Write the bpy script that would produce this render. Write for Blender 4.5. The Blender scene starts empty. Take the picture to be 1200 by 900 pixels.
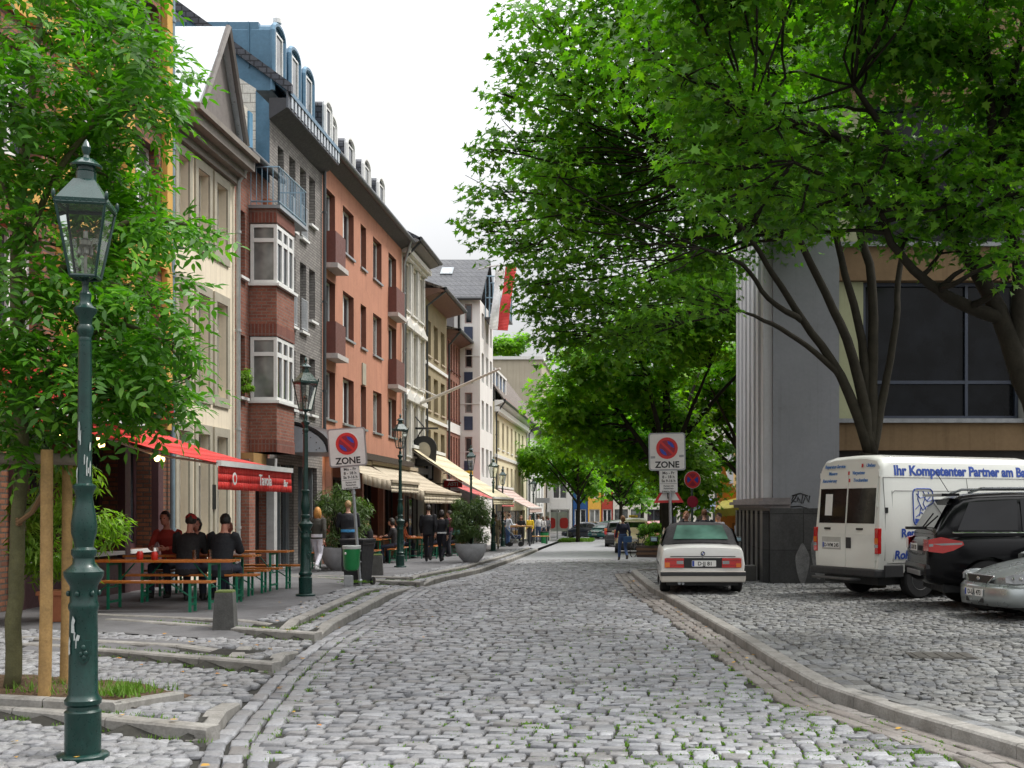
import bpy, bmesh, math, random
import numpy as np
from mathutils import Vector, Matrix, Quaternion
from mathutils.kdtree import KDTree

random.seed(7)
RNG = np.random.default_rng(7)
PI = math.pi
R = math.radians
SC = bpy.context.scene
COL = SC.collection

# ------------------------------------------------------------------ survey
FPX, CX, HY, EYE = 1400.0, 745.0, 594.0, 1.75      # survey of the photograph: focal length, street axis, eye level


def grade(y):
    """height of the carriageway along the street (it falls away gently)"""
    y = float(y)
    if y < 22: return 0.0
    if y < 30: return -0.015 * (y - 22) ** 2 / 16
    if y < 60: return -0.06 - 0.015 * (y - 30)
    return -0.51 - 0.011 * (y - 60)


def grade_np(y):
    return np.where(y < 22, 0, np.where(y < 30, -0.015 * (y - 22) ** 2 / 16,
                    np.where(y < 60, -0.06 - 0.015 * (y - 30), -0.51 - 0.011 * (y - 60))))


def at(px, py, y):
    return Vector(((px - CX) * y / FPX, y, EYE + (HY - py) * y / FPX))


def X(px, y): return (px - CX) * y / FPX
def Zh(py, y): return EYE + (HY - py) * y / FPX


# ------------------------------------------------------------------ scene graph helpers
def tag(o, label=None, cat=None, group=None, kind=None):
    if label: o['label'] = label
    if cat: o['category'] = cat
    if group: o['group'] = group
    if kind: o['kind'] = kind
    return o


def thing(name, label, cat, loc=(0, 0, 0), rz=0, group=None):
    o = bpy.data.objects.new(name, None)
    o.empty_display_size = 0.2
    COL.objects.link(o)
    o.location = loc
    o.rotation_euler = (0, 0, rz)
    return tag(o, label, cat, group)


def dup(o, parent=None, loc=None, rz=None, label=None):
    c = o.copy()
    COL.objects.link(c)
    if parent is not None: c.parent = parent
    if loc is not None: c.location = loc
    if rz is not None: c.rotation_euler = (0, 0, rz)
    if label: c['label'] = label
    for ch in list(o.children):
        dup(ch, c)
    return c


class MB:
    """collects faces for one mesh"""
    def __init__(s):
        s.v = []; s.f = []; s.m = []; s.mi = 0

    def add(s, vs, fs, mi=None):
        n = len(s.v)
        s.v.extend([tuple(p) for p in vs])
        k = s.mi if mi is None else mi
        for f in fs:
            s.f.append(tuple(i + n for i in f)); s.m.append(k)
        return s

    def quad(s, a, b, c, d, mi=None): return s.add([a, b, c, d], [(0, 1, 2, 3)], mi)

    def box(s, x0, x1, y0, y1, z0, z1, mi=None):
        v = [(x0, y0, z0), (x1, y0, z0), (x1, y1, z0), (x0, y1, z0), (x0, y0, z1), (x1, y0, z1), (x1, y1, z1), (x0, y1, z1)]
        return s.add(v, [(0, 3, 2, 1), (4, 5, 6, 7), (0, 1, 5, 4), (1, 2, 6, 5), (2, 3, 7, 6), (3, 0, 4, 7)], mi)

    def bbox(s, x0, x1, y0, y1, z0, z1, b=0.01, mi=None):
        """box with chamfered vertical and horizontal edges"""
        bm = bmesh.new()
        bmesh.ops.create_cube(bm, size=1)
        for v in bm.verts:
            v.co = Vector(((x0 + x1) / 2 + v.co.x * (x1 - x0), (y0 + y1) / 2 + v.co.y * (y1 - y0), (z0 + z1) / 2 + v.co.z * (z1 - z0)))
        bmesh.ops.bevel(bm, geom=bm.edges[:], offset=b, segments=2, profile=0.6, affect='EDGES')
        return s.bm(bm, mi)

    def bm(s, bm, mi=None, M=None):
        bm.verts.index_update()
        vs = [(M @ v.co if M else v.co) for v in bm.verts]
        s.add(vs, [tuple(v.index for v in f.verts) for f in bm.faces], mi)
        bm.free()
        return s

    def prism(s, poly, z0, z1, mi=None):
        """vertical prism over a plan polygon (z values may be callables)"""
        f0 = z0 if callable(z0) else (lambda x, y: z0)
        f1 = z1 if callable(z1) else (lambda x, y: z1)
        a = 0
        n = len(poly)
        for i in range(n):
            x1, y1 = poly[i]; x2, y2 = poly[(i + 1) % n]
            a += x1 * y2 - x2 * y1
        if a < 0: poly = poly[::-1]
        v = [(x, y, f0(x, y)) for x, y in poly] + [(x, y, f1(x, y)) for x, y in poly]
        f = [tuple(range(n, 2 * n)), tuple(range(n - 1, -1, -1))]
        f += [(i, (i + 1) % n, (i + 1) % n + n, i + n) for i in range(n)]
        return s.add(v, f, mi)

    def extrude(s, poly, o, u, w, d, mi=None):
        """polygon given in (u,w) axes from origin o, thickness vector d"""
        o, u, w, d = Vector(o), Vector(u), Vector(w), Vector(d)
        n = len(poly)
        v = [o + u * a + w * b for a, b in poly] + [o + u * a + w * b + d for a, b in poly]
        f = [tuple(range(n - 1, -1, -1)), tuple(range(n, 2 * n))]
        f += [(i, (i + 1) % n, (i + 1) % n + n, i + n) for i in range(n)]
        return s.add(v, f, mi)

    def tube(s, pts, rad, n=8, mi=None, cap=True):
        pts = [Vector(p) for p in pts]
        if not hasattr(rad, '__len__'): rad = [rad] * len(pts)
        V = []; F = []
        prev = None
        for i, p in enumerate(pts):
            t = (pts[min(i + 1, len(pts) - 1)] - pts[max(i - 1, 0)])
            if t.length < 1e-9: t = Vector((0, 0, 1))
            t.normalize()
            if prev is None:
                a = Vector((0, 0, 1)) if abs(t.z) < .9 else Vector((1, 0, 0))
                u = t.cross(a).normalized()
            else:
                u = (prev - t * prev.dot(t)).normalized()
            prev = u
            w = t.cross(u)
            for k in range(n):
                an = 2 * PI * k / n
                V.append(p + (u * math.cos(an) + w * math.sin(an)) * rad[i])
        for i in range(len(pts) - 1):
            for k in range(n):
                k2 = (k + 1) % n
                F.append((i * n + k, i * n + k2, (i + 1) * n + k2, (i + 1) * n + k))
        if cap:
            F.append(tuple(range(n - 1, -1, -1)))
            F.append(tuple((len(pts) - 1) * n + k for k in range(n)))
        return s.add(V, F, mi)

    def lathe(s, prof, n=24, o=(0, 0, 0), mi=None, rot=0, mod=None):
        """profile [(r,z)] turned about z"""
        V = []; F = []
        for r, z in prof:
            for k in range(n):
                a = 2 * PI * k / n + rot
                rr = max(r, 1e-4)
                if mod: rr *= mod(a, z)
                V.append((o[0] + rr * math.cos(a), o[1] + rr * math.sin(a), o[2] + z))
        for i in range(len(prof) - 1):
            for k in range(n):
                k2 = (k + 1) % n
                F.append((i * n + k, i * n + k2, (i + 1) * n + k2, (i + 1) * n + k))
        F.append(tuple(range(n - 1, -1, -1)))
        F.append(tuple((len(prof) - 1) * n + k for k in range(n)))
        return s.add(V, F, mi)

    def ball(s, c, r, mi=None, seg=12, ring=8):
        rx, ry, rz = r if hasattr(r, '__len__') else (r, r, r)
        V = []; F = []
        for i in range(ring + 1):
            t = PI * i / ring
            for k in range(seg):
                a = 2 * PI * k / seg
                q = max(math.sin(t), 1e-4)
                V.append((c[0] + rx * q * math.cos(a), c[1] + ry * q * math.sin(a), c[2] - rz * math.cos(t)))
        for i in range(ring):
            for k in range(seg):
                k2 = (k + 1) % seg
                F.append((i * seg + k, i * seg + k2, (i + 1) * seg + k2, (i + 1) * seg + k))
        return s.add(V, F, mi)

    def xf(s, M, start=0):
        s.v[start:] = [tuple(M @ Vector(p)) for p in s.v[start:]]
        return s

    def mesh(s, name, mats):
        me = bpy.data.meshes.new(name)
        me.from_pydata(s.v, [], s.f)
        if not isinstance(mats, (list, tuple)): mats = [mats]
        for m in mats: me.materials.append(m)
        if len(mats) > 1: me.polygons.foreach_set('material_index', s.m)
        me.update()
        return me

    def build(s, name, mats, parent=None, smooth=None, loc=None):
        return link(name, s.mesh(name, mats), parent, smooth, loc)


def link(name, me, parent=None, smooth=None, loc=None):
    o = bpy.data.objects.new(name, me)
    COL.objects.link(o)
    if parent is not None: o.parent = parent
    if loc is not None: o.location = loc
    if smooth is not None:
        me.polygons.foreach_set('use_smooth', [True] * len(me.polygons))
        if smooth < 180:
            bm = bmesh.new(); bm.from_mesh(me)
            lim = R(smooth)
            for e in bm.edges:
                if len(e.link_faces) == 2 and e.calc_face_angle(0) > lim: e.smooth = False
            bm.to_mesh(me); bm.free()
    return o


def np_mesh(name, verts, faces_flat, sizes, mats, mat_idx=None):
    me = bpy.data.meshes.new(name)
    me.vertices.add(len(verts))
    me.vertices.foreach_set('co', np.ascontiguousarray(verts, dtype=np.float32).ravel())
    me.loops.add(len(faces_flat))
    me.loops.foreach_set('vertex_index', np.ascontiguousarray(faces_flat, dtype=np.int32))
    me.polygons.add(len(sizes))
    st = np.concatenate([[0], np.cumsum(sizes)[:-1]]).astype(np.int32)
    me.polygons.foreach_set('loop_start', st)
    if not isinstance(mats, (list, tuple)): mats = [mats]
    for m in mats: me.materials.append(m)
    if mat_idx is not None: me.polygons.foreach_set('material_index', np.asarray(mat_idx, dtype=np.int32))
    me.update(calc_edges=True)
    me.validate()
    return me


def evaluated(me, mods):
    """apply modifiers [(type, {props})] to a mesh and return the result"""
    o = bpy.data.objects.new('tmp', me)
    COL.objects.link(o)
    for t, kw in mods:
        m = o.modifiers.new('m', t)
        for k, v in kw.items(): setattr(m, k, v)
    dg = bpy.context.evaluated_depsgraph_get()
    res = bpy.data.meshes.new_from_object(o.evaluated_get(dg), depsgraph=dg)
    bpy.data.objects.remove(o)
    return res


def text_mb(txt, size, bold=0.0, shear=0.0, align='CENTER', depth=0.002, xs=1.0):
    """lettering as a thin solid in the xy plane; returns (verts, faces) of an upright text, x right, y up"""
    cu = bpy.data.curves.new('t', 'FONT')
    cu.body = txt; cu.size = size; cu.align_x = align; cu.extrude = depth; cu.offset = bold; cu.shear = shear
    cu.resolution_u = 3
    o = bpy.data.objects.new('tmp', cu); COL.objects.link(o)
    dg = bpy.context.evaluated_depsgraph_get(); dg.update()
    me = bpy.data.meshes.new_from_object(o.evaluated_get(dg), depsgraph=dg)
    bpy.data.objects.remove(o)
    vs = [(v.co.x * xs, v.co.y, v.co.z) for v in me.vertices]
    fs = [tuple(p.vertices) for p in me.polygons]
    bpy.data.meshes.remove(me)
    return vs, fs


def put_text(mb, txt, size, o, u, w, n, mi=None, **kw):
    """letters on a plane: origin o, right u, up w, normal n"""
    vs, fs = text_mb(txt, size, **kw)
    o, u, w, n = Vector(o), Vector(u), Vector(w), Vector(n)
    mb.add([o + u * a + w * b + n * c for a, b, c in vs], fs, mi)
# ------------------------------------------------------------------ materials
MATS = {}


class NT:
    def __init__(s, name):
        m = bpy.data.materials.new(name); m.use_nodes = True
        s.m = m; s.t = m.node_tree; s.n = s.t.nodes; s.l = s.t.links
        s.n.clear()
        s.out = s.n.new('ShaderNodeOutputMaterial')

    def new(s, t, **kw):
        n = s.n.new('ShaderNode' + t)
        for k, v in kw.items():
            if k in n.inputs: n.inputs[k].default_value = v
            else: setattr(n, k, v)
        return n

    def ln(s, a, b): s.l.new(a, b)

    def bsdf(s, col=(.5, .5, .5), rough=.6, metal=0., spec=.5, **kw):
        b = s.new('BsdfPrincipled')
        b.inputs['Base Color'].default_value = (*col, 1)
        b.inputs['Roughness'].default_value = rough
        b.inputs['Metallic'].default_value = metal
        b.inputs['Specular IOR Level'].default_value = spec
        for k, v in kw.items(): b.inputs[k.replace('_', ' ')].default_value = v
        s.ln(b.outputs[0], s.out.inputs[0])
        return b

    def coords(s, kind='Object'):
        return s.new('TexCoord').outputs[kind]

    def noise(s, scale, detail=4, rough=.55, vec=None, dist=0):
        n = s.new('TexNoise'); n.inputs['Scale'].default_value = scale; n.inputs['Detail'].default_value = detail
        n.inputs['Roughness'].default_value = rough; n.inputs['Distortion'].default_value = dist
        s.ln(vec if vec is not None else s.coords(), n.inputs['Vector'])
        return n.outputs['Fac']

    def ramp(s, fac, stops, interp='LINEAR'):
        r = s.new('ValToRGB'); r.color_ramp.interpolation = interp
        el = r.color_ramp.elements
        while len(el) < len(stops): el.new(.5)
        for e, (p, c) in zip(el, stops):
            e.position = p
            e.color = (*c, 1) if hasattr(c, '__len__') else (c, c, c, 1)
        s.ln(fac, r.inputs[0])
        return r.outputs[0]

    def mul(s, a, b, fac=1.0, mode='MULTIPLY'):
        m = s.new('Mix', data_type='RGBA', blend_type=mode)
        if hasattr(fac, 'node'): s.ln(fac, m.inputs[0])
        else: m.inputs[0].default_value = fac
        for x, i in ((a, 6), (b, 7)):
            if hasattr(x, 'node'): s.ln(x, m.inputs[i])
            else: m.inputs[i].default_value = (*x, 1) if hasattr(x, '__len__') else (x, x, x, 1)
        return m.outputs[2]

    def math(s, op, a, b=None):
        m = s.new('Math', operation=op)
        for x, i in ((a, 0), (b, 1)):
            if x is None: continue
            if hasattr(x, 'node'): s.ln(x, m.inputs[i])
            else: m.inputs[i].default_value = x
        return m.outputs[0]

    def bump(s, b, h, strength=.3, dist=.01):
        n = s.new('Bump'); n.inputs['Strength'].default_value = strength; n.inputs['Distance'].default_value = dist
        s.ln(h, n.inputs['Height']); s.ln(n.outputs[0], b.inputs['Normal'])


def M(name, col=None, rough=.6, metal=0., spec=.5, var=.18, scale=5., bump=.0, bscale=60., grime=0., rvar=.1, **kw):
    """generic surface: base colour broken by two scales of noise, uneven gloss, fine bump"""
    if name in MATS: return MATS[name]
    t = NT(name)
    b = t.bsdf(col, rough, metal, spec, **kw)
    if var:
        a = t.ramp(t.noise(scale, 5, .6), [(.25, 1 - var), (.75, 1 + var * .6)])
        c = t.mul(col, a)
        f = t.ramp(t.noise(scale * 9, 3), [(.3, 1 - var * .5), (.7, 1 + var * .3)])
        c = t.mul(c, f)
        if grime:
            g = t.ramp(t.noise(scale * .7, 6, .7), [(.45, 0.), (.7, 1.)])
            c = t.mul(c, (.35, .32, .27), t.math('MULTIPLY', g, grime))
        t.ln(c, b.inputs['Base Color'])
        r = t.ramp(t.noise(scale * 3, 3), [(.3, max(rough - rvar, .02)), (.7, min(rough + rvar, 1))])
        t.ln(r, b.inputs['Roughness'])
    if bump: t.bump(b, t.noise(bscale, 4), bump, .01)
    MATS[name] = t.m
    return t.m


def wall_coords(t):
    """(x+y, z) plane coordinates that work for walls in both directions"""
    sp = t.new('SeparateXYZ'); t.ln(t.coords(), sp.inputs[0])
    cb = t.new('CombineXYZ')
    t.ln(t.math('ADD', sp.outputs[0], sp.outputs[1]), cb.inputs[0]); t.ln(sp.outputs[2], cb.inputs[1])
    return cb.outputs[0], sp


def brick(name, c1, c2, mortar, bw=.25, bh=.075, mort=.012, rough=.85, var=.25, off=.5, bump=.5, streak=.25, bands=None):
    if name in MATS: return MATS[name]
    t = NT(name)
    b = t.bsdf(c1, rough, spec=.3)
    uv, sp = wall_coords(t)
    n = t.new('TexBrick'); n.offset = off
    n.inputs['Color1'].default_value = (*c1, 1); n.inputs['Color2'].default_value = (*c2, 1); n.inputs['Mortar'].default_value = (*mortar, 1)
    n.inputs['Scale'].default_value = 1; n.inputs['Brick Width'].default_value = bw; n.inputs['Row Height'].default_value = bh
    n.inputs['Mortar Size'].default_value = mort; n.inputs['Mortar Smooth'].default_value = .2
    t.ln(uv, n.inputs['Vector'])
    c = t.mul(n.outputs['Color'], t.ramp(t.noise(3, 6, .65), [(.25, 1 - var), (.75, 1 + var * .5)]))
    c = t.mul(c, t.ramp(t.noise(30, 3), [(.3, .8), (.7, 1.15)]))
    if streak:
        mp = t.new('Mapping'); mp.inputs['Scale'].default_value = (3, 3, .15); t.ln(t.coords(), mp.inputs[0])
        g = t.ramp(t.noise(1.5, 5, .7, mp.outputs[0]), [(.5, 0.), (.75, streak)])
        c = t.mul(c, (.4, .37, .33), g)
    t.ln(c, b.inputs['Base Color'])
    t.bump(b, t.math('SUBTRACT', t.math('MULTIPLY', t.noise(60, 3), .3), n.outputs['Fac']), bump, .008)
    MATS[name] = t.m
    return t.m


def plaster(name, col, var=.12, streak=.35, rough=.9, bump=.15, patch=0.):
    """rendered wall with rain streaks and blotches"""
    if name in MATS: return MATS[name]
    t = NT(name)
    b = t.bsdf(col, rough, spec=.25)
    c = t.mul(col, t.ramp(t.noise(.8, 6, .65), [(.25, 1 - var), (.75, 1 + var * .4)]))
    c = t.mul(c, t.ramp(t.noise(14, 4), [(.3, 1 - var * .4), (.7, 1 + var * .25)]))
    mp = t.new('Mapping'); mp.inputs['Scale'].default_value = (4, 4, .12); t.ln(t.coords(), mp.inputs[0])
    g = t.ramp(t.noise(1.6, 6, .7, mp.outputs[0]), [(.5, 0.), (.8, streak)])
    c = t.mul(c, (.42, .39, .34), g)
    if patch:
        g2 = t.ramp(t.noise(1.1, 7, .75), [(.56, 0.), (.62, patch)])
        c = t.mul(c, (.6, .55, .5), g2)
    t.ln(c, b.inputs['Base Color'])
    t.bump(b, t.noise(90, 4), bump, .01)
    MATS[name] = t.m
    return t.m


def stones_mat(name, cols, rough=.55, moss=.0, spec=.45):
    """setts: every stone its own tone, worn tops with a dull sheen"""
    t = NT(name)
    b = t.bsdf(cols[0], rough, spec=spec)
    geo = t.new('NewGeometry')
    c = t.ramp(geo.outputs['Random Per Island'], [(i / (len(cols) - 1), k) for i, k in enumerate(cols)])
    c = t.mul(c, t.ramp(t.noise(.35, 4, .6), [(.3, .74), (.7, 1.15)]))
    c = t.mul(c, t.ramp(t.noise(45, 4), [(.3, .78), (.7, 1.18)]))
    g = t.ramp(t.noise(1.3, 5, .7), [(.5, 0.), (.75, .5)])
    c = t.mul(c, (.62, .55, .46), g)
    t.ln(c, b.inputs['Base Color'])
    r = t.ramp(t.noise(2.2, 4), [(.3, rough - .1), (.7, rough + .2)])
    t.ln(r, b.inputs['Roughness'])
    t.bump(b, t.noise(70, 5), .45, .01)
    MATS[name] = t.m
    return t.m


def leaf_mat(name, cols, trans=.45, rough=.45, tcol=None):
    t = NT(name)
    geo = t.new('NewGeometry')
    c = t.ramp(geo.outputs['Random Per Island'], [(i / (len(cols) - 1), k) for i, k in enumerate(cols)])
    c = t.mul(c, t.ramp(t.noise(.7, 3), [(.3, .8), (.7, 1.2)]))
    b = t.new('BsdfPrincipled'); b.inputs['Roughness'].default_value = rough; b.inputs['Specular IOR Level'].default_value = .45
    t.ln(c, b.inputs['Base Color'])
    tr = t.new('BsdfTranslucent')
    t.ln(t.mul(c, tcol or (1.5, 1.9, .5)), tr.inputs[0])
    mx = t.new('MixShader'); mx.inputs[0].default_value = trans
    t.ln(b.outputs[0], mx.inputs[1]); t.ln(tr.outputs[0], mx.inputs[2])
    t.ln(mx.outputs[0], t.out.inputs[0])
    MATS[name] = t.m
    return t.m


def glass_mat(name, tint=(.02, .025, .03), rough=.06, spec=.9):
    """window pane seen by day: dark room behind a mirror-like sheet, sometimes a pale curtain"""
    if name in MATS: return MATS[name]
    t = NT(name)
    b = t.bsdf(tint, rough, spec=spec)
    c = t.mul(tint, t.ramp(t.noise(1.3, 3), [(.35, .4), (.7, 1.8)]))
    t.ln(c, b.inputs['Base Color'])
    t.bump(b, t.noise(1.1, 2), .04, .05)
    MATS[name] = t.m
    return t.m


def clear_glass(name, col=(.9, .95, .95), alpha=.12, rough=.03):
    if name in MATS: return MATS[name]
    t = NT(name)
    g = t.new('BsdfGlossy'); g.inputs['Roughness'].default_value = rough
    tr = t.new('BsdfTransparent'); tr.inputs[0].default_value = (*col, 1)
    fr = t.new('Fresnel'); fr.inputs[0].default_value = 1.45
    mx = t.new('MixShader')
    t.ln(t.math('ADD', fr.outputs[0], alpha), mx.inputs[0]); t.ln(tr.outputs[0], mx.inputs[1]); t.ln(g.outputs[0], mx.inputs[2])
    t.ln(mx.outputs[0], t.out.inputs[0])
    MATS[name] = t.m
    return t.m


def emit(name, col, s):
    if name in MATS: return MATS[name]
    t = NT(name); e = t.new('Emission'); e.inputs[0].default_value = (*col, 1); e.inputs[1].default_value = s
    t.ln(e.outputs[0], t.out.inputs[0]); MATS[name] = t.m
    return t.m


def tiles_mat(name, c1, c2, bw=.3, bh=.3, rough=.5):
    return brick(name, c1, c2, tuple(x * .35 for x in c1), bw, bh, .02, rough, .2, .5, .8, .15)


GLASS = glass_mat('pane_glass')
GLASS_L = glass_mat('pane_glass_curtain', (.16, .165, .16), .12)
WHITE = M('white_frame', (.72, .72, .70), .45, var=.1)
BEIGEFR = M('stone_frame', (.36, .33, .26), .8, var=.15, bump=.1)
DKFRAME = M('dark_frame', (.05, .035, .03), .5)
BLACK = M('black_paint', (.012, .013, .014), .4)
DKGREY = M('dark_grey_metal', (.05, .055, .06), .45)
ZINC = M('zinc', (.32, .35, .37), .4, .5, var=.15)
GREEN_L = M('lamp_green', (.004, .034, .027), .34, spec=.4, var=.3, scale=12, bump=.15, bscale=140, Coat_Weight=.15)
GALV = M('galvanised', (.38, .40, .42), .42, .7, var=.15, scale=20)
ASPH = M('asphalt_mat', (.13, .13, .135), .75, var=.25, scale=1.2, bump=.4, bscale=200, grime=.5)
# ------------------------------------------------------------------ ground, setts, kerbs
def lerp_tab(tab):
    xs = np.array([a for a, _ in tab]); ys = np.array([b for _, b in tab])
    return lambda y: np.interp(y, xs, ys)


XE = lerp_tab([(0, -2.2), (8, -2.95), (8.9, -3.2), (12.7, -3.85), (15.7, -4.2), (25.9, -4.88), (27, -4.7), (34, -4.4), (45, -4.6), (67, -5.2), (130, -6)])
XR = lerp_tab([(0, 4.1), (6, 3.2), (8.28, 2.69), (10.75, 1.77), (13, 1.52), (15.5, 1.3), (21.6, .66), (25, .3), (30, .02), (33, -.12), (33.8, .1), (34.3, .6), (34.6, 1.4)])
FR = [5.6, 8.9, 12.6, 15.6, 26.5]
SKEW = .37
TOP = .17


def saw(y, off):
    """height of the kerb islands along the road edge: a step up at each front, then a ramp back down"""
    z = np.zeros_like(y)
    for i, f in enumerate(FR):
        f2 = FR[i + 1] if i + 1 < len(FR) else None
        a = y >= f + off
        if f2 is None: v = np.ones_like(y)
        elif f2 - f > 5: v = np.clip((f2 - .5 - y) / 3.5, 0, 1)
        else: v = np.clip(1 - (y - f - off - .55) / 1.3, 0, 1)
        z = np.where(a, v, z)
    return z


def left_z(x, y):
    x = np.asarray(x, float); y = np.asarray(y, float)
    e = XE(y)
    d = e - x
    yp = y - SKEW * np.clip(d, 0, 4)
    lo = .10 * saw(yp, 0.)
    hi = .07 * saw(yp, .45) * (d > .42) * (yp > 12)
    t = np.clip((d - .5) / 3.2, 0, 1)
    return (lo + hi) * (1 - t) + TOP * t + grade_np(y) - .012 * (d < 0)


def right_z(x, y):
    return .085 + grade_np(np.asarray(y, float)) + 0 * np.asarray(x)


def road_z(x, y):
    x = np.asarray(x, float); y = np.asarray(y, float)
    c = (XE(y) + XR(y)) / 2; w = np.maximum((XR(y) - XE(y)) / 2, 1)
    return grade_np(y) + .05 * (1 - np.clip((x - c) / w, -1, 1) ** 2) - .02


LZ = lambda x, y: float(left_z(x, y))
RZ = lambda x, y: float(right_z(x, y))


def stones(x0, x1, y0, y1, row, wmin, wmax, zf, mask, gap=.016, jit=.007, lift=.014, wav=.03, slant=0., seed=1, dome=.35):
    """rows of setts: returns centres-based pillow blocks"""
    rg = np.random.default_rng(seed)
    cx = []; cy = []; hw = []; hl = []
    y = y0
    while y < y1:
        rr = row * rg.uniform(.9, 1.1)
        n = int((x1 - x0) / wmin) + 2
        w = rg.uniform(wmin, wmax, n)
        e = np.cumsum(w) + x0 - rg.uniform(0, wmax)
        c = e - w / 2
        k = c < x1
        c = c[k]; w = w[k]
        cx.append(c); hw.append(w / 2)
        cy.append(y + rr / 2 + wav * np.sin(c * 1.3 + y * .8) + wav * .6 * np.sin(c * .45 - y * .3) + slant * (c - x0) + rg.normal(0, jit, len(c)))
        hl.append(np.full(len(c), rr / 2))
        y += rr
    cx, cy, hw, hl = map(np.concatenate, (cx, cy, hw, hl))
    k = mask(cx, cy)
    return cx[k], cy[k], hw[k], hl[k], np.zeros(k.sum()) + slant, rg


def along(line, off0, rows, row, l0, l1, seed=3):
    """setts laid lengthwise in rows along a line y -> x (gutter rows)"""
    rg = np.random.default_rng(seed)
    cx = []; cy = []; hw = []; hl = []; an = []
    f, y0, y1, sgn = line
    for r in range(rows):
        y = y0 + rg.uniform(0, .2)
        while y < y1:
            L = rg.uniform(l0, l1)
            ym = y + L / 2
            s = float(f(ym + .1) - f(ym - .1)) / .2
            cx.append(float(f(ym)) + sgn * (off0 + (r + .5) * row) + rg.normal(0, .006)); cy.append(ym)
            hw.append(row / 2); hl.append(L / 2); an.append(s)
            y += L * 1.0 / math.sqrt(1 + s * s)
    return np.array(cx), np.array(cy), np.array(hw), np.array(hl), np.array(an), rg


def blocks(sets, zf, gap=.016, lift=.014, dome=.3, jit=.006, flat_tilt=.006):
    V = []; F = []; base = 0
    for cx, cy, hw, hl, an, rg in sets:
        n = len(cx)
        if not n: continue
        z = zf(cx, cy)
        sx = np.array([-1, 1, 1, -1]); sy = np.array([-1, -1, 1, 1])
        shear_x = np.where(np.abs(an) > .11, an, 0)           # gutter rows lean with the kerb
        rows_slant = np.where(np.abs(an) <= .11, an, 0)

        def ring(inset, zz, tilt):
            X_ = (hw[:, None] - gap / 2 - inset) * sx; Y_ = (hl[:, None] - gap / 2 - inset) * sy
            X_ = X_ + rg.normal(0, jit, (n, 4)); Y_ = Y_ + rg.normal(0, jit, (n, 4))
            px = cx[:, None] + X_ + shear_x[:, None] * Y_
            py = cy[:, None] + Y_ + rows_slant[:, None] * X_
            pz = z[:, None] + zz + tilt
            return np.stack([px, py, pz], -1)
        tl = rg.normal(0, flat_tilt, (n, 1)) + rg.normal(0, flat_tilt * .5, (n, 4))
        b = np.minimum(hw, hl)[:, None] * dome
        r0 = ring(0, -.035, 0 * tl)
        r1 = ring(0, -.006, tl)
        r2 = ring(b * .45, .008, tl)
        r3 = ring(b * 1.25, lift, tl)
        v = np.stack([r0, r1, r2, r3], 1).reshape(n, 16, 3)
        V.append(v.reshape(-1, 3))
        loc = []
        for q in range(3):
            for k in range(4):
                k2 = (k + 1) % 4
                loc.append((q * 4 + k, q * 4 + k2, q * 4 + 4 + k2, q * 4 + 4 + k))
        loc.append((12, 13, 14, 15))
        f = (np.array(loc)[None] + (base + 16 * np.arange(n))[:, None, None])
        F.append(f.reshape(-1))
        base += 16 * n
    return np.concatenate(V), np.concatenate(F)


def grid(x0f, x1f, ys, nx, zf, dz):
    V = []
    for y in ys:
        a = float(x0f(y)) if callable(x0f) else x0f
        b = float(x1f(y)) if callable(x1f) else x1f
        xs = np.linspace(a, b, nx + 1)
        zz = zf(xs, np.full(nx + 1, y)) + dz
        V.append(np.stack([xs, np.full(nx + 1, y), zz], -1))
    V = np.concatenate(V)
    F = []
    for j in range(len(ys) - 1):
        for i in range(nx):
            a = j * (nx + 1) + i
            F.append((a, a + 1, a + nx + 2, a + nx + 1))
    return V, np.array(F).reshape(-1)


def paved(name, sets, zf, sheets, mats, smat=None, **kw):
    V, F = blocks(sets, zf, **kw)
    mi = []
    for i, s in enumerate(sets): mi += [smat[i] if smat else 0] * (13 * len(s[0]))
    for gv, gf, m in sheets:
        F = np.concatenate([F, gf + len(V)]); V = np.concatenate([V, gv])
        mi += [m] * (len(gf) // 4)
    me = np_mesh(name, V, F, np.full(len(F) // 4, 4), mats, mi)
    return tag(link(name, me), kind='structure')


JOINT = M('joint_soil', (.026, .025, .020), .95, var=.5, scale=2.5, bump=.5, bscale=120)
ROADST = stones_mat('road_setts', [(.13, .133, .142), (.25, .256, .272), (.185, .187, .195), (.32, .326, .342), (.155, .15, .147), (.275, .28, .296)], .45)
BAYST = stones_mat('bay_setts', [(.105, .11, .115), (.20, .205, .21), (.15, .15, .145), (.25, .255, .25), (.125, .125, .12)], .55)
PAVST = stones_mat('pavement_setts', [(.16, .163, .172), (.25, .253, .266), (.20, .203, .205), (.30, .303, .312)], .55)
KERB = M('kerb_stone', (.27, .26, .24), .75, var=.3, scale=4, bump=.5, bscale=50, grime=.6)
GUTST = stones_mat('gutter_setts', [(.15, .135, .12), (.22, .20, .185), (.18, .16, .145), (.25, .235, .22)], .6)
FARROAD = M('far_road', (.225, .23, .24), .6, var=.25, scale=1.5, bump=.5, bscale=8)
GROUND = M('ground_earth', (.12, .115, .105), .9, var=.3, scale=.2)


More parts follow.
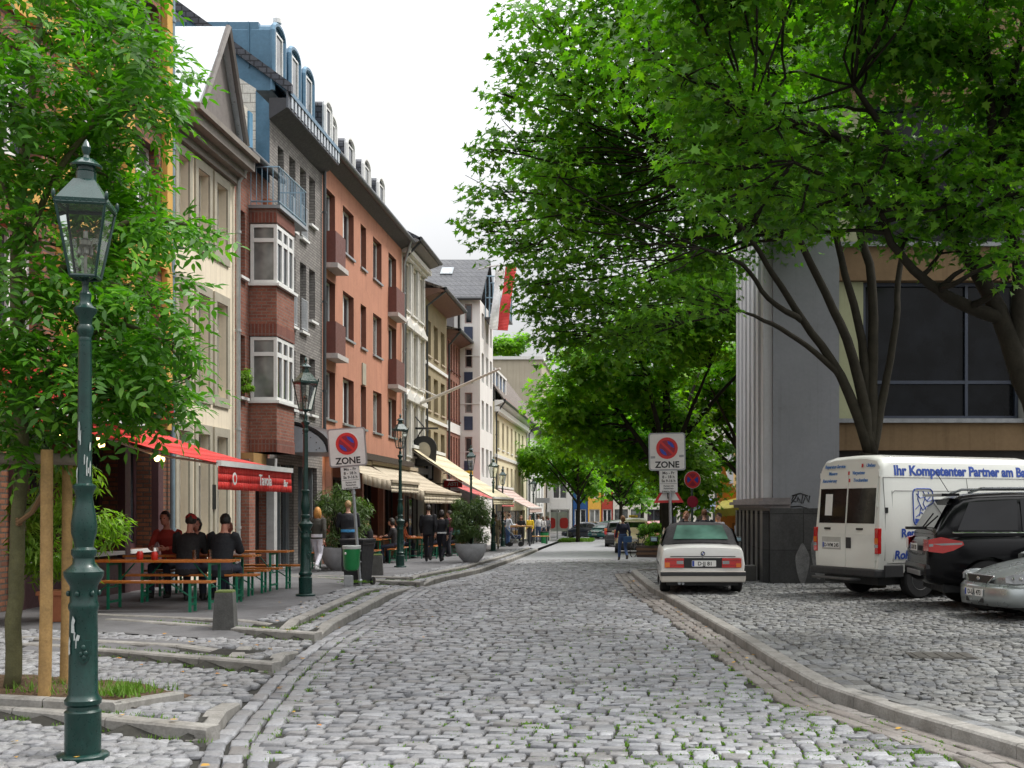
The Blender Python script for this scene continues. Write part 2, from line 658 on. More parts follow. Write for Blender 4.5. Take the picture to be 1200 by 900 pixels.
def ground_all():
    # far ground sheet, out to the horizon
    ys = list(np.arange(-30, 60, 5.)) + [60, 100, 150, 250, 500, 1200, 3000]
    v, f = grid(lambda y: -1500 if y > 200 else -200, lambda y: 1500 if y > 200 else 200, ys, 6, lambda x, y: np.maximum(grade_np(y), -3.), -.22)
    tag(link('ground', np_mesh('ground', v, f, np.full(len(f) // 4, 4), GROUND)), kind='structure')

    # carriageway
    inroad = lambda x, y: (x > XE(y) + .50) & (x < XR(y) - .52) & ((y < 46))
    s = stones(-5.4, 6.5, 3.6, 46, .145, .12, .23, road_z, inroad, slant=.035, seed=11)
    g1 = along((XE, 4., 46., 1), .0, 3, .165, .22, .36, 5)
    g2 = along((XR, 4., 33.2, -1), .0, 3, .16, .24, .40, 6)
    # beyond the right-hand kerb end the carriageway opens to the right
    s2 = stones(-.4, 7.5, 34.3, 46, .145, .12, .23, road_z, lambda x, y: (x > XR(y) - .36) & (y > 34.75), slant=.035, seed=12)
    gv, gf = grid(lambda y: XE(y) - .15, lambda y: (XR(y) + .15 if y < 34.6 else 8.), np.arange(3., 46.01, .5), 14, road_z, -.022)
    fv, ff = grid(lambda y: XE(y), 8., list(np.arange(45.6, 70, 2.)) + [75, 85, 100, 120, 150], 8, road_z, .006)
    paved('road', [s, g1, g2, s2], road_z, [(gv, gf, 1), (fv, ff, 2)], [ROADST, JOINT, FARROAD, GUTST], smat=[0, 0, 3, 0], gap=.026, lift=.010, dome=.24, flat_tilt=.005)

    # right-hand bay
    inbay = lambda x, y: (x > XR(y) + .50) & (y < 34.2)
    s = stones(-.2, 13, 4, 34.4, .118, .09, .15, right_z, inbay, wav=.05, slant=.06, seed=21)
    g = along((XR, 4.5, 33., 1), .17, 2, .155, .2, .3, 9)
    gv, gf = grid(lambda y: XR(y) + .1, 13.5, np.arange(3., 34.61, .8), 10, right_z, -.02)
    paved('parking_bay', [s, g], right_z, [(gv, gf, 1)], [BAYST, JOINT], gap=.016, lift=.008, dome=.2)

    # left pavement: setts, strip along the kerb, asphalt walk
    def inleft(x, y):
        e = XE(y)
        a = (x < e - np.where(left_z(e - .1, y) > grade_np(y) + .03, .21, .05)) & (x > -9.6)
        d = e - x; yp = y - SKEW * np.clip(d, 0, 4)
        for f in FR:
            for off, ins in ((0, 0), (.45, .40))[:1 if f < 12 else 2]:
                yl = f + off + SKEW * np.clip(d, 0, 4)
                step = left_z(x, yl + .07) - left_z(x, yl - .05)
                a &= ~((y > yl - .05) & (y < yl + .235) & (d > ins) & (step > .012))
        for ya, yb in ((13.05, 13.7), (16.05, 26.), (26.95, 62)):
            a &= ~((d > .37) & (d < .63) & (y > ya) & (y < yb))
        bed = (x > -6.6) & (x < -4.1) & (y > 9.62) & (y < 11.1)
        walk = (y > 15.4 + .1 * np.sin(x * 9)) & (x < XE(y) - 1.0)
        slab = (y > 13.45) & (y < 14.5) & (x > -7) & (x < -5.15)
        return a & ~bed & ~walk & ~slab & (y < 62)
    s = stones(-9.6, -2.2, 3.5, 62, .125, .10, .17, left_z, inleft, slant=-.05, wav=.04, seed=31)
    g = along((XE, 16., 25.6, -1), .17, 1, .14, .2, .3, 19)
    ys = np.concatenate([np.arange(3, 28.01, .15), np.arange(28.5, 62.1, 1.5)])
    gv, gf = grid(-9.75, lambda y: XE(y) - .1, ys, 34, left_z, -.02)
    wv, wf = grid(-9.7, lambda y: XE(y) - 1.0, np.concatenate([np.arange(15.45, 30, .4), np.arange(31, 64, 1.5), [80, 100, 125]]), 6,
                  lambda x, y: left_z(x, y), .004)
    fv, ff = grid(lambda y: XE(y) - 1.1, lambda y: XE(y) - .1, np.concatenate([np.arange(61.8, 64, 1.5), [80, 100, 125]]), 3, left_z, -.004)
    sv, sf = grid(-7, -5.15, np.arange(13.45, 14.55, .2), 6, left_z, .004)
    paved('pavement', [s, g], left_z, [(gv, gf, 1), (wv, wf, 2), (sv, sf, 2), (fv, ff, 3)], [PAVST, JOINT, ASPH, FARROAD], gap=.016, lift=.012)

    # kerbs
    rg = random.Random(4)
    kb = MB()

    def kerb_run(pts, w, ztop, zbot, L=(.8, 1.15), side=1):
        """kerb stones along a plan line; body lies on the `side` of the line (1 = left of travel)"""
        seg = []
        for a, b in zip(pts[:-1], pts[1:]):
            a = Vector(a); b = Vector(b); d = (b - a); n = max(1, int(round(d.length / rg.uniform(*L))))
            for i in range(n): seg.append((a + d * (i / n), a + d * ((i + 1) / n)))
        for a, b in seg:
            d = (b - a).normalized(); nrm = Vector((-d.y, d.x)) * side
            a2 = a + d * .006; b2 = b - d * .006
            j = [rg.uniform(-.006, .006) for _ in range(4)]
            c = .018
            def pt(p, o, z): return (p.x + nrm.x * o, p.y + nrm.y * o, z)
            za, zb = ztop(a), ztop(b); ya, yb = zbot(a), zbot(b)
            if max(za - ya, zb - yb) < .012: continue
            ya -= .06; yb -= .06
            v = [pt(a2, j[0], ya), pt(a2, j[0], za - c), pt(a2, c + j[0], za), pt(a2, w, za), pt(a2, w, ya),
                 pt(b2, j[1], yb), pt(b2, j[1], zb - c), pt(b2, c + j[1], zb), pt(b2, w, zb), pt(b2, w, yb)]
            kb.add(v, [(4, 3, 2, 1, 0), (5, 6, 7, 8, 9), (0, 1, 6, 5), (1, 2, 7, 6), (2, 3, 8, 7), (3, 4, 9, 8), (4, 0, 5, 9)])

    rz = lambda p: float(grade(p.y)) + .095
    ry = lambda p: float(grade(p.y)) - .03
    yy = list(np.arange(4, 33.1, 1.45))
    run = [(float(XR(y)), y) for y in yy] + [(-.1, 33.5), (.12, 34.0), (.6, 34.45), (1.4, 34.65), (4, 34.7), (8, 34.7)]
    kerb_run(run, .17, rz, ry, side=-1)
    # island fronts (two steps each)
    for f in FR:
        for off, inset in ((0, 0.), (.45, .42))[:1 if f < 12 else 2]:
            e0 = float(XE(f + off)) - inset
            pts = [(e0 - d, f + off + SKEW * (d + inset)) for d in (0, .9, 1.8, 2.7, 3.3)]
            top = lambda p: LZ(p.x, p.y + .12) + .012
            bot = lambda p: LZ(p.x, p.y - .05)
            kerb_run(pts, .16, top, bot, side=-1)
    # kerbs along the carriageway on the raised stretches
    for y0, y1 in ((8.9, 10.6), (12.6, 14.3), (15.6, 26.0), (26.5, 62), ):
        for inset in ((0., .42) if y0 > 12 else (0.,)):
            o = .45 * (inset > 0)
            ya, yb = y0 + o, y1
            n = max(1, int((yb - ya) / 1.2))
            pts = [(float(XE(ya + (yb - ya) * i / n)) - inset, ya + (yb - ya) * i / n) for i in range(n + 1)]
            top = lambda p, q=inset: LZ(p.x - .1, p.y) + .012
            bot = lambda p, q=inset: (LZ(p.x + .08, p.y) if q else grade(p.y) - .02)
            kerb_run(pts, .15, top, bot, side=1)
    # tree bed edging
    kerb_run([(-6.6, 9.7), (-5.4, 9.72), (-4.15, 9.5), (-4.0, 10.6)], .11, lambda p: LZ(p.x, p.y) + .085, lambda p: LZ(p.x, p.y) - .03, side=1)
    o = kb.build('kerb', KERB); tag(o, kind='structure')

    # soil of the tree bed
    rgn = np.random.default_rng(2)
    nx, ny = 40, 26
    V = []
    for j in range(ny + 1):
        for i in range(nx + 1):
            x = -6.6 + 2.5 * i / nx; y = 9.74 + 1.4 * j / ny
            e = min(i, nx - i, 6) / 6 * min(j, ny - j, 6) / 6
            V.append((x, y, LZ(x, y) + .01 + .10 * e + rgn.normal(0, .012)))
    F = [(j * (nx + 1) + i, j * (nx + 1) + i + 1, (j + 1) * (nx + 1) + i + 1, (j + 1) * (nx + 1) + i) for j in range(ny) for i in range(nx)]
    MBs = MB(); MBs.add(V, F)
    o = MBs.build('soil', M('bed_soil', (.10, .06, .03), .95, var=.5, scale=9, bump=.8, bscale=60)); tag(o, kind='structure')

    # cast-iron covers
    dk = M('cast_iron', (.10, .095, .085), .6, .3, var=.3, scale=10, bump=.4)
    b = MB(); b.box(3.05, 3.75, 13.0, 13.55, .06, RZ(3, 13) + .018)
    for i in range(5): b.box(3.1 + .13 * i, 3.18 + .13 * i, 13.05, 13.5, RZ(3, 13) + .018, RZ(3, 13) + .024)
    tag(b.build('drain_cover', dk), 'rectangular iron cover set into the setts of the parking bay', 'drain cover')


ground_all()


# weeds and fallen leaves between the stones
def blades(name, pts, h, n, mat, lab=None, kind='stuff', spread=.03, wid=.006):
    rg = np.random.default_rng(5)
    P = np.repeat(np.array(pts), n, 0)
    m = len(P)
    P = P + np.stack([rg.normal(0, spread, m), rg.normal(0, spread, m), np.zeros(m)], 1)
    a = rg.uniform(0, 2 * PI, m); ln = rg.uniform(.5, 1.2, m) * h
    tilt = rg.uniform(.1, .9, m)
    d = np.stack([np.cos(a) * tilt * ln, np.sin(a) * tilt * ln, ln], 1)
    s = np.stack([-np.sin(a), np.cos(a), 0 * a], 1) * wid
    V = np.stack([P - s, P + s, P + d * .6 + s * .7, P + d, ], 1).reshape(-1, 3)
    F = (np.arange(m)[:, None] * 4 + np.array([0, 1, 2, 3])).reshape(-1)
    o = link(name, np_mesh(name, V, F, np.full(m, 4), mat))
    return tag(o, lab, 'grass' if lab else None, kind=kind)


WEED = leaf_mat('weed_leaf', [(.07, .15, .012), (.12, .23, .02), (.09, .18, .016)], .25, .7)


def weeds():
    rg = random.Random(9)
    P = []
    for _ in range(5200):                      # road joints, thickest near right foreground
        y = rg.uniform(7.6, 19); x = rg.uniform(float(XE(y)) + .3, float(XR(y)) - .1)
        k = math.exp(-((x - 1.2) / 1.7) ** 2) * math.exp(-max(0, y - 9) / 2.6) + .055
        if x < -1.5: k *= .8
        if rg.random() < k * 1.35: P.append((x, y, float(road_z(x, y)) - .012))
    tag(blades('joint_weeds', P, .024, 8, WEED, 'low green weeds growing in the joints of the cobbled road', wid=.012, spread=.024), None, 'weeds')
    P = []
    for f in FR[1:]:
        for _ in range(90):
            d = rg.uniform(0, 2.2); y = f + SKEW * d - .04; x = float(XE(f)) - d
            if rg.random() < .5: P.append((x, y, LZ(x, y - .05)))
            if rg.random() < .6:
                x2 = x - .42; y2 = y + .45 - .03; P.append((x2, y2, LZ(x2, y2 - .05)))
    for _ in range(420):
        y = rg.uniform(15.8, 34); x = float(XE(y)) - .40
        if 24.5 < y < 26.8: continue
        if rg.random() < .6: P.append((x, y, LZ(x + .06, y)))
    for _ in range(110):
        y = rg.uniform(8, 16); x = float(XE(y)) + rg.choice([.33, .495])
        P.append((x, y, float(road_z(x, y)) - .01))
    for _ in range(160):                        # foot of the sign post and bins
        P.append((rg.gauss(-5.95, .12), rg.gauss(25.3, .15), TOP + grade(25)))
    blades('kerb_weeds', P, .034, 5, WEED, 'tufts of green weeds along the foot of the kerbs')
    P = []
    for _ in range(150):
        x = rg.choice([rg.gauss(-4.35, .14), rg.gauss(-4.5, .2), rg.uniform(-6.5, -4.2), rg.gauss(-5.0, .15)]); y = rg.uniform(9.85, 10.7)
        P.append((min(max(x, -6.55), -4.15), y, LZ(x, y) + .08))
    blades('bed_grass', P, .09, 6, WEED, 'grass tufts growing on the soil around the young tree')
    # fallen leaves
    V = []; F = []
    for _ in range(90):
        if rg.random() < .6: y = rg.uniform(8, 20); x = float(XE(y)) + rg.gauss(-.5, .9)
        else: y = rg.uniform(8.5, 30); x = float(XR(y)) - abs(rg.gauss(0, .25)) - .02
        z = (float(road_z(x, y)) if x > XE(y) else LZ(x, y)) + .022
        a = rg.uniform(0, 6.28); s = rg.uniform(.02, .04)
        n = len(V)
        for k, (r, t) in enumerate(((1, 0), (.6, .9), (.9, 2.0), (.7, 3.1), (.9, 4.3), (.6, 5.4))):
            V.append((x + math.cos(a + t) * s * r, y + math.sin(a + t) * s * r, z + rg.uniform(0, .012)))
        F.append(tuple(range(n, n + 6)))
    b = MB(); b.add(V, F)
    tag(b.build('fallen_leaves', leaf_mat('dry_leaf', [(.45, .16, .02), (.5, .3, .05), (.25, .12, .03)], .1, .7)), 'yellow and brown fallen leaves scattered along the gutters', 'leaves', kind='stuff')


weeds()
# ------------------------------------------------------------------ buildings
XF = -9.5                                           # line of the left-hand house fronts


def uz(px, py):
    """a spot on the left house front, as (distance along the street, height)"""
    y = XF * FPX / (px - CX)
    return y, EYE + (HY - py) * y / FPX


class Wall:
    """a plane with openings: origin o, u along the wall, n outward"""
    def __init__(s, o, u, n):
        s.o, s.u, s.n = Vector(o), Vector(u), Vector(n); s.w = Vector((0, 0, 1))

    def p(s, u, z, d=0): return s.o + s.u * u + s.w * z + s.n * d

    def bar(s, mb, u0, u1, z0, z1, d0, d1, mi=None):
        P = [s.p(u, z, d) for d in (d0, d1) for u, z in ((u0, z0), (u1, z0), (u1, z1), (u0, z1))]
        return mb.add(P, [(3, 2, 1, 0), (4, 5, 6, 7), (0, 1, 5, 4), (1, 2, 6, 5), (2, 3, 7, 6), (3, 0, 4, 7)], mi)

    def sheet(s, mb, u0, u1, z0, z1, opens, depth=.2, mi=0, mi_rev=None):
        us = sorted({u0, u1, *[min(max(o[0], u0), u1) for o in opens], *[min(max(o[1], u0), u1) for o in opens]})
        zs = sorted({z0, z1, *[min(max(o[2], z0), z1) for o in opens], *[min(max(o[3], z0), z1) for o in opens]})
        for a, b in zip(us[:-1], us[1:]):
            for c, d in zip(zs[:-1], zs[1:]):
                um, zm = (a + b) / 2, (c + d) / 2
                if any(o[0] < um < o[1] and o[2] < zm < o[3] for o in opens): continue
                mb.quad(s.p(a, c), s.p(b, c), s.p(b, d), s.p(a, d), mi)
        for o in opens:
            a, b, c, d = o[:4]; k = mi if mi_rev is None else mi_rev; e = o[4] if len(o) > 4 else depth
            mb.quad(s.p(a, c), s.p(a, c, -e), s.p(a, d, -e), s.p(a, d), k)
            mb.quad(s.p(b, c), s.p(b, d), s.p(b, d, -e), s.p(b, c, -e), k)
            mb.quad(s.p(a, d), s.p(a, d, -e), s.p(b, d, -e), s.p(b, d), k)
            mb.quad(s.p(a, c), s.p(b, c), s.p(b, c, -e), s.p(a, c, -e), k)


WRG = random.Random(31)


def window(w, root, a, b, c, d, depth=.2, frame=WHITE, leaves=2, trans=0., sill=None, fw=.06, glass=None, name='window', bars=0):
    """casement set back in its opening, with pane and sill"""
    f = MB()
    e = -depth + .02
    w.bar(f, a, a + fw, c, d, e - .05, e)
    w.bar(f, b - fw, b, c, d, e - .05, e)
    w.bar(f, a + fw, b - fw, c, c + fw, e - .05, e)
    w.bar(f, a + fw, b - fw, d - fw, d, e - .05, e)
    for k in range(1, leaves):
        m = a + (b - a) * k / leaves
        w.bar(f, m - fw * .7, m + fw * .7, c + fw, d - fw, e - .048, e + .012)
    if trans:
        z = d - (d - c) * trans
        w.bar(f, a + fw, b - fw, z - fw * .6, z + fw * .6, e - .046, e + .006)
    for k in range(bars):
        z = c + (d - c) * (k + 1) / (bars + 1)
        w.bar(f, a + fw, b - fw, z - .015, z + .015, e - .04, e + .002)
    fo = f.build(name, frame, root)
    g = MB(); g.quad(w.p(a + .01, c + .01, e - .03), w.p(b - .01, c + .01, e - .03), w.p(b - .01, d - .01, e - .03), w.p(a + .01, d - .01, e - .03))
    g.build('pane', glass or (GLASS_L if WRG.random() < .3 else GLASS), fo)
    if sill:
        sm, over = sill
        s = MB(); w.bar(s, a - .04, b + .04, c - .07, c - .003, -depth + .03, over)
        s.build('sill', sm, fo)
    return fo


def pipe(root, pts, mat=ZINC, r=.05, name='downpipe'):
    b = MB(); b.tube(pts, r, 10)
    for i in range(len(pts) - 1):
        p, q = Vector(pts[i]), Vector(pts[i + 1])
        L = (q - p).length
        for k in range(int(L / 2.2)):
            m = p + (q - p) * ((k + .5) / max(int(L / 2.2), 1))
            d = (q - p).normalized()
            b.tube([m - d * .03, m + d * .03], r * 1.35, 10)
    return b.build(name, mat, root, smooth=50)


def slope_roof(root, y0, y1, xe, ze, xr, zr, mat, th=.12, name='roof', back=4.):
    b = MB()
    for x0, z0, x1, z1 in ((xe, ze, xr, zr), (xr, zr, xr - back, ze)):
        b.add([(x0, y0, z0), (x0, y1, z0), (x1, y1, z1), (x1, y0, z1), (x0, y0, z0 - th), (x0, y1, z0 - th), (x1, y1, z1 - th), (x1, y0, z1 - th)],
              [(0, 1, 2, 3), (7, 6, 5, 4), (0, 4, 5, 1), (1, 5, 6, 2), (2, 6, 7, 3), (3, 7, 4, 0)])
    return b.build(name, mat, root)


BR_RED = brick('brick_red', (.23, .08, .055), (.31, .12, .08), (.22, .17, .14), .24, .08, .012)
BR_DK = brick('brick_dark', (.16, .07, .045), (.30, .13, .07), (.10, .085, .07), .25, .085, .014)
BR_GREY = brick('brick_grey', (.21, .195, .185), (.30, .28, .26), (.15, .14, .13), .26, .08, .014)
SOLDIER = brick('brick_soldier', (.17, .05, .035), (.22, .075, .05), (.20, .13, .11), .09, .30, .014, off=0)
RENDER_RED = plaster('render_red', (.47, .225, .15), .16, .5, bump=.5, patch=.22)
CREAM = plaster('render_cream', (.78, .69, .54), .1, .4, patch=.1)
CREAM_UP = CREAM
PALE = plaster('render_pale', (.66, .62, .54), .1, .4)
WHITEW = plaster('render_white', (.70, .69, .67), .08, .3)
OLIVE = plaster('render_olive', (.30, .25, .16), .15, .4)
TAN = plaster('render_tan', (.42, .37, .29), .12, .4)
OCHRE = plaster('render_ochre', (.60, .36, .10), .1, .3)
STONEW = brick('white_ashlar', (.60, .57, .50), (.70, .68, .62), (.38, .36, .32), .42, .24, .015, .8)
BLUEM = M('blue_zinc', (.09, .185, .27), .38, .35, var=.2, scale=1.5)
SLATE = tiles_mat('slate', (.055, .06, .075), (.085, .09, .105), .22, .16, .45)
DKTILE = tiles_mat('dark_roof_tiles', (.065, .068, .078), (.09, .093, .10), .28, .33, .4)
REDTILE = tiles_mat('red_roof_tiles', (.35, .12, .06), (.28, .10, .06), .25, .3, .7)
BROWNTILE = tiles_mat('brown_roof_tiles', (.16, .135, .12), (.20, .17, .15), .25, .3, .8)
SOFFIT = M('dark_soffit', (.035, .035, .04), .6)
CORNICE = M('painted_cornice', (.21, .185, .16), .7, var=.2, bump=.1)
LEAD = M('lead_sheet', (.55, .58, .60), .35, .5, var=.15)
RUST = M('brown_panel', (.13, .045, .035), .6, var=.2)
DARKIN = M('dark_interior', (.012, .010, .009), .9)


def core_box(root, x0, x1, y0, y1, z0, z1, mat, name='wall_core', skip=()):
    b = MB(); b.box(x0, x1, y0, y1, z0, z1)
    return b.build(name, mat, root)


# ---- A: ochre and brick corner house behind the young tree -------------------------------------------------
def house_a():
    t = thing('house', 'ochre and red brick house behind the young tree, nearest on the left', 'house', (0, 0, 0))
    w = Wall((XF, 0, 0), (0, 1, 0), (1, 0, 0))
    y0, y1 = 8.0, 24.4
    ops = []
    cols = [(10.0, 11.3), (12.6, 13.9), (15.2, 16.5), (17.8, 19.1), (20.4, 21.7), (22.7, 23.8)]
    for a, b in cols:
        for z in (4.3, 7.1, 9.9): ops.append((a, b, z, z + 1.75))
    shop = [(18.4, 20.0, .95, 3.0), (20.25, 21.9, .95, 3.0), (22.15, 23.4, .95, 3.0)]
    wl = MB()
    w.sheet(wl, y0, y1, -.3, 3.4, shop, .3)
    w.sheet(wl, y0, y1, 3.4, 13.2, ops, .22)
    wl.quad((XF, y1, -.3), (XF, y1, 13.2), (XF - 8, y1, 13.2), (XF - 8, y1, -.3))
    wl.quad((XF, y0, -.3), (XF - 8, y0, -.3), (XF - 8, y0, 13.2), (XF, y0, 13.2))
    wl.build('wall', BR_DK, t)
    fr = MB()
    for z0, z1 in ((3.3, 3.75), (6.5, 6.85), (9.3, 9.65), (12.3, 12.7)): w.bar(fr, y0, y1, z0, z1, .003, .1)
    for y in (9.5, 12, 14.5, 17.1, 19.75, 22.2, 24.1): w.bar(fr, y - .17, y + .17, 3.75, 6.5, .003, .12); w.bar(fr, y - .17, y + .17, 6.85, 9.3, .003, .12); w.bar(fr, y - .17, y + .17, 9.65, 12.3, .003, .12)
    fr.build('timber_band', OCHRE, t)
    for o in ops: window(w, t, *o, depth=.22, leaves=2, trans=.3, sill=(WHITE, .08))
    purple = M('plum_paint', (.09, .045, .05), .5, var=.2)
    for o in shop:
        window(w, t, *o, depth=.3, frame=purple, leaves=2, fw=.09, sill=(WHITE, .14), glass=GLASS)
    po = MB()
    for y in (18.22, 20.12, 22.02, 23.55): w.bar(po, y - .12, y + .12, 0, 3.2, .003, .14)
    w.bar(po, 18.1, 23.7, .15, .82, .003, .09)
    po.build('shopfront_frame', purple, t)
    fa = MB(); w.bar(fa, 13.4, 24.0, 3.42, 3.9, .104, .22)
    fa.build('fascia', M('red_fascia', (.38, .02, .018), .5), t)
    tx = MB(); put_text(tx, 'TAVERNA', .34, w.p(21.3, 3.54, .222), (0, -1, 0), (0, 0, 1), (1, 0, 0), bold=.006)
    # letters read along the street
    slope_roof(t, y0, y1 - .05, XF + .35, 13.2, XF - 3.5, 17.4, DKTILE)
    pipe(t, [(XF + .10, 24.25, 12.9), (XF + .10, 24.25, 0)], M('blue_grey_pipe', (.20, .28, .33), .45, .3))


house_a()


# ---- B: cream house with triangular dormer ----------------------------------------------------------------
def house_b():
    t = thing('house', 'narrow cream rendered house with stone window frames and a pointed dormer', 'house')
    y0, y1 = 24.42, 28.3
    w = Wall((XF, 0, 0), (0, 1, 0), (1, 0, 0))
    zc = 9.55
    cols = [(24.75, 25.35), (25.85, 26.55), (27.0, 27.7)]
    rows = [(7.55, 9.1), (4.25, 6.4), (1.0, 3.35)]
    ops = [(a, b, c, d) for a, b in cols for c, d in rows]
    wl = MB(); w.sheet(wl, y0, y1, -.3, zc, ops, .18)
    wl.quad((XF, y1, zc), (XF, y1, -.3), (XF - 6, y1, -.3), (XF - 6, y1, zc))
    wl.quad((XF, y0, -.3), (XF, y0, zc), (XF - 6, y0, zc), (XF - 6, y0, -.3))
    wl.build('wall', CREAM, t)
    for o in ops:
        window(w, t, *o, depth=.18, leaves=2, trans=.28 if o[3] - o[2] > 1.6 else 0, fw=.05, frame=M('cream_window', (.62, .58, .5), .5), glass=GLASS_L if WRG.random() < .6 else GLASS)
    st = MB()
    for a, b, c, d in ops:
        for q in ((a - .16, a, c - .22, d + .2), (b, b + .16, c - .22, d + .2), (a, b, d, d + .2), (a, b, c - .22, c - .003)):
            w.bar(st, *q, .004, .045)
    st.build('window_surround', BEIGEFR, t)
    c = MB()
    for z0, z1, d in ((9.35, 9.52, .12), (9.52, 9.68, .28), (9.68, 9.9, .48), (9.9, 10.02, .6)): w.bar(c, y0, y1, z0, z1, -.1, d)
    c.build('cornice', CORNICE, t)
    slope_roof(t, y0 + .02, y1 - .02, XF + .45, 10.03, XF - 3.2, 13.0, LEAD, name='roof')
    # pointed dormer facing the street
    d = MB()
    ya, yb, yt = 24.85, 27.65, 26.4
    xd = XF + .30
    zb, zt = 10.15, 12.25
    d.add([(xd, ya, zb), (xd, yb, zb), (xd, yt, zt)], [(0, 1, 2)])
    do = d.build('dormer', M('dormer_boarding', (.17, .15, .14), .7, var=.2), t)
    r = MB()
    for q in (ya, yb):
        s = -1 if q == ya else 1
        r.add([(xd + .18, q + s * .16, zb - .02), (xd + .18, yt, zt + .12), (xd - 3.4, yt, zt + .12), (xd - 3.4, q + s * .16, zb - .02),
               (xd + .18, q + s * .16, zb - .14), (xd + .18, yt, zt), (xd - 3.4, yt, zt), (xd - 3.4, q + s * .16, zb - .14)],
              [(0, 1, 2, 3), (7, 6, 5, 4), (0, 4, 5, 1), (2, 6, 7, 3), (3, 7, 4, 0)])
    r.build('dormer_roof', LEAD, do)
    v = MB()
    for q in (ya, yb):
        v.tube([(xd + .2, q, zb - .05), (xd + .2, yt, zt + .1)], .07, 6)
    v.build('dormer_verge', M('verge_grey', (.14, .125, .115), .6), do)
    pipe(t, [(XF + .42, 28.2, 9.9), (XF + .12, 28.2, 9.4), (XF + .12, 28.2, .1)], M('light_pipe', (.42, .44, .44), .45, .3))
    lb = MB(); w.bar(lb, 26.68, 26.88, 1.7, 2.25, .004, .06); lb.build('menu_board', BLACK, t)


house_b()


# ---- C: brick house with oriel windows and roof terrace, and the tall grey brick house --------------------------
def house_c():
    t = thing('house', 'red brick house with white oriel windows and a balcony on top', 'house')
    y0, y1 = 28.32, 31.0
    w = Wall((XF, 0, 0), (0, 1, 0), (1, 0, 0))
    ops = [(28.55, 29.05, 7.3, 8.9), (28.55, 29.05, 4.4, 5.9), (29.75, 30.75, .2, 2.5)]
    wl = MB(); w.sheet(wl, y0, y1, -.3, 10.15, ops, .25)
    wl.quad((XF, y0, -.3), (XF, y0, 10.15), (XF - 5, y0, 10.15), (XF - 5, y0, -.3))
    wl.build('wall', BR_RED, t)
    window(w, t, *ops[0], leaves=1, sill=(WHITE, .1)); window(w, t, *ops[1], leaves=1, sill=(WHITE, .1))
    dr = MB(); w.bar(dr, 29.75, 30.75, .2, 2.5, -.25, -.2); dr.build('door', BLACK, t)
    # brick piers and lintel at street level
    p = MB()
    w.bar(p, 28.5, 28.95, 0, 2.9, .004, .28); w.bar(p, 30.0, 30.0 + .004, 0, .01, .004, .01)
    p.build('pier', BR_RED, t)
    s = MB(); w.bar(s, 30.72, 30.98, 0, 3.0, .004, .2); s.build('door_post', M('pale_stone', (.5, .5, .49), .7), t)
    g = MB(); w.bar(g, 28.6, 29.6, 2.75, 3.05, .004, .35); g.build('wooden_canopy', M('varnished_board', (.36, .21, .08), .6), t)
    # oriel
    o0, o1, xo = 29.35, 30.85, XF + .68
    wo = Wall((xo, 0, 0), (0, 1, 0), (1, 0, 0)); ws = Wall((XF, o0, 0), (1, 0, 0), (0, -1, 0))
    wn = Wall((XF, o1, 0), (1, 0, 0), (0, 1, 0))
    orl = MB()
    wins = [(4.32, 5.95), (7.2, 8.72)]
    zz = [(3.1, 4.32), (5.95, 7.2), (8.72, 9.08)]
    for a, b in zz:
        orl = MB(); orl.box(XF + .004, xo, o0, o1, a, b); oo = orl.build('oriel', BR_RED, t)
    for a in (3.1, 5.95, 8.72):
        so = MB(); so.box(XF + .006, xo + .012, o0 - .012, o1 + .012, a + (.0 if a < 8 else .02), a + .3); so.build('soldier_course', SOLDIER, oo)
    for c, d in wins:
        window(ws, t, .03, .68, c + .05, d - .02, depth=.03, leaves=1, trans=.27, fw=.08, glass=GLASS_L, name='oriel_window')
        window(wo, t, o0 + .02, o1 - .02, c + .05, d - .02, depth=.03, leaves=3, trans=.27, fw=.09, glass=GLASS, name='oriel_window')
        window(wn, t, .03, .68, c + .05, d - .02, depth=.03, leaves=1, trans=.27, fw=.08, name='oriel_window')
        sl = MB(); sl.box(XF, xo + .08, o0 - .08, o1 + .08, c - .02, c + .05); sl.build('oriel_sill', WHITE, oo)
    bm_ = MB(); bm_.box(XF, xo, o0, o1, 4.2, 8.8, 0)
    # balcony railing on top of the oriel
    br = MB()
    RB = M('rail_blue', (.22, .33, .42), .4, .2)
    cor = [(XF + .05, o0 - .02), (xo + .05, o0 - .02), (xo + .05, o1 + .9), (XF + .05, o1 + .9)]
    slab = MB(); slab.box(XF, xo + .1, o0 - .06, o1 + .95, 9.08, 9.16); slab.build('balcony_slab', ZINC, t)
    for zt in (9.25, 10.1):
        br.tube([(x, y, zt) for x, y in cor], .022, 6)
    for (xa, ya), (xb, yb) in zip(cor[:-1], cor[1:]):
        n = max(2, int(math.hypot(xb - xa, yb - ya) / .13))
        for i in range(n + 1):
            k = i / n; br.tube([(xa + (xb - xa) * k, ya + (yb - ya) * k, 9.17), (xa + (xb - xa) * k, ya + (yb - ya) * k, 10.1)], .011, 5)
    br.build('railing', RB, t)
    pot = MB(); pot.lathe([(.09, 0), (.13, .22), (.11, .22)], 12, (XF + .35, o0 + .35, 9.16)); pot.build('flower_pot', M('terracotta', (.42, .15, .07), .8), t)
    # roof with blue shuttered dormer
    slope_roof(t, y0 + .02, y1 - .02, XF + .3, 10.25, XF - 1.4, 11.6, SLATE)
    gt = MB(); gt.tube([(XF + .36, y0, 10.2), (XF + .36, y1, 10.2)], .08, 8); gt.build('gutter', DKGREY, t, smooth=60)
    d = MB(); d.box(XF - 1.6, XF - .25, 28.9, 30.0, 10.3, 11.75); do = d.build('dormer', STONEW, t)
    for y in (28.62, 30.0):
        sh = MB(); sh.box(XF - .3, XF - .2, y, y + .26, 10.45, 11.7); sh.build('shutter', M('shutter_blue', (.09, .24, .38), .5), do)
    ivy = None

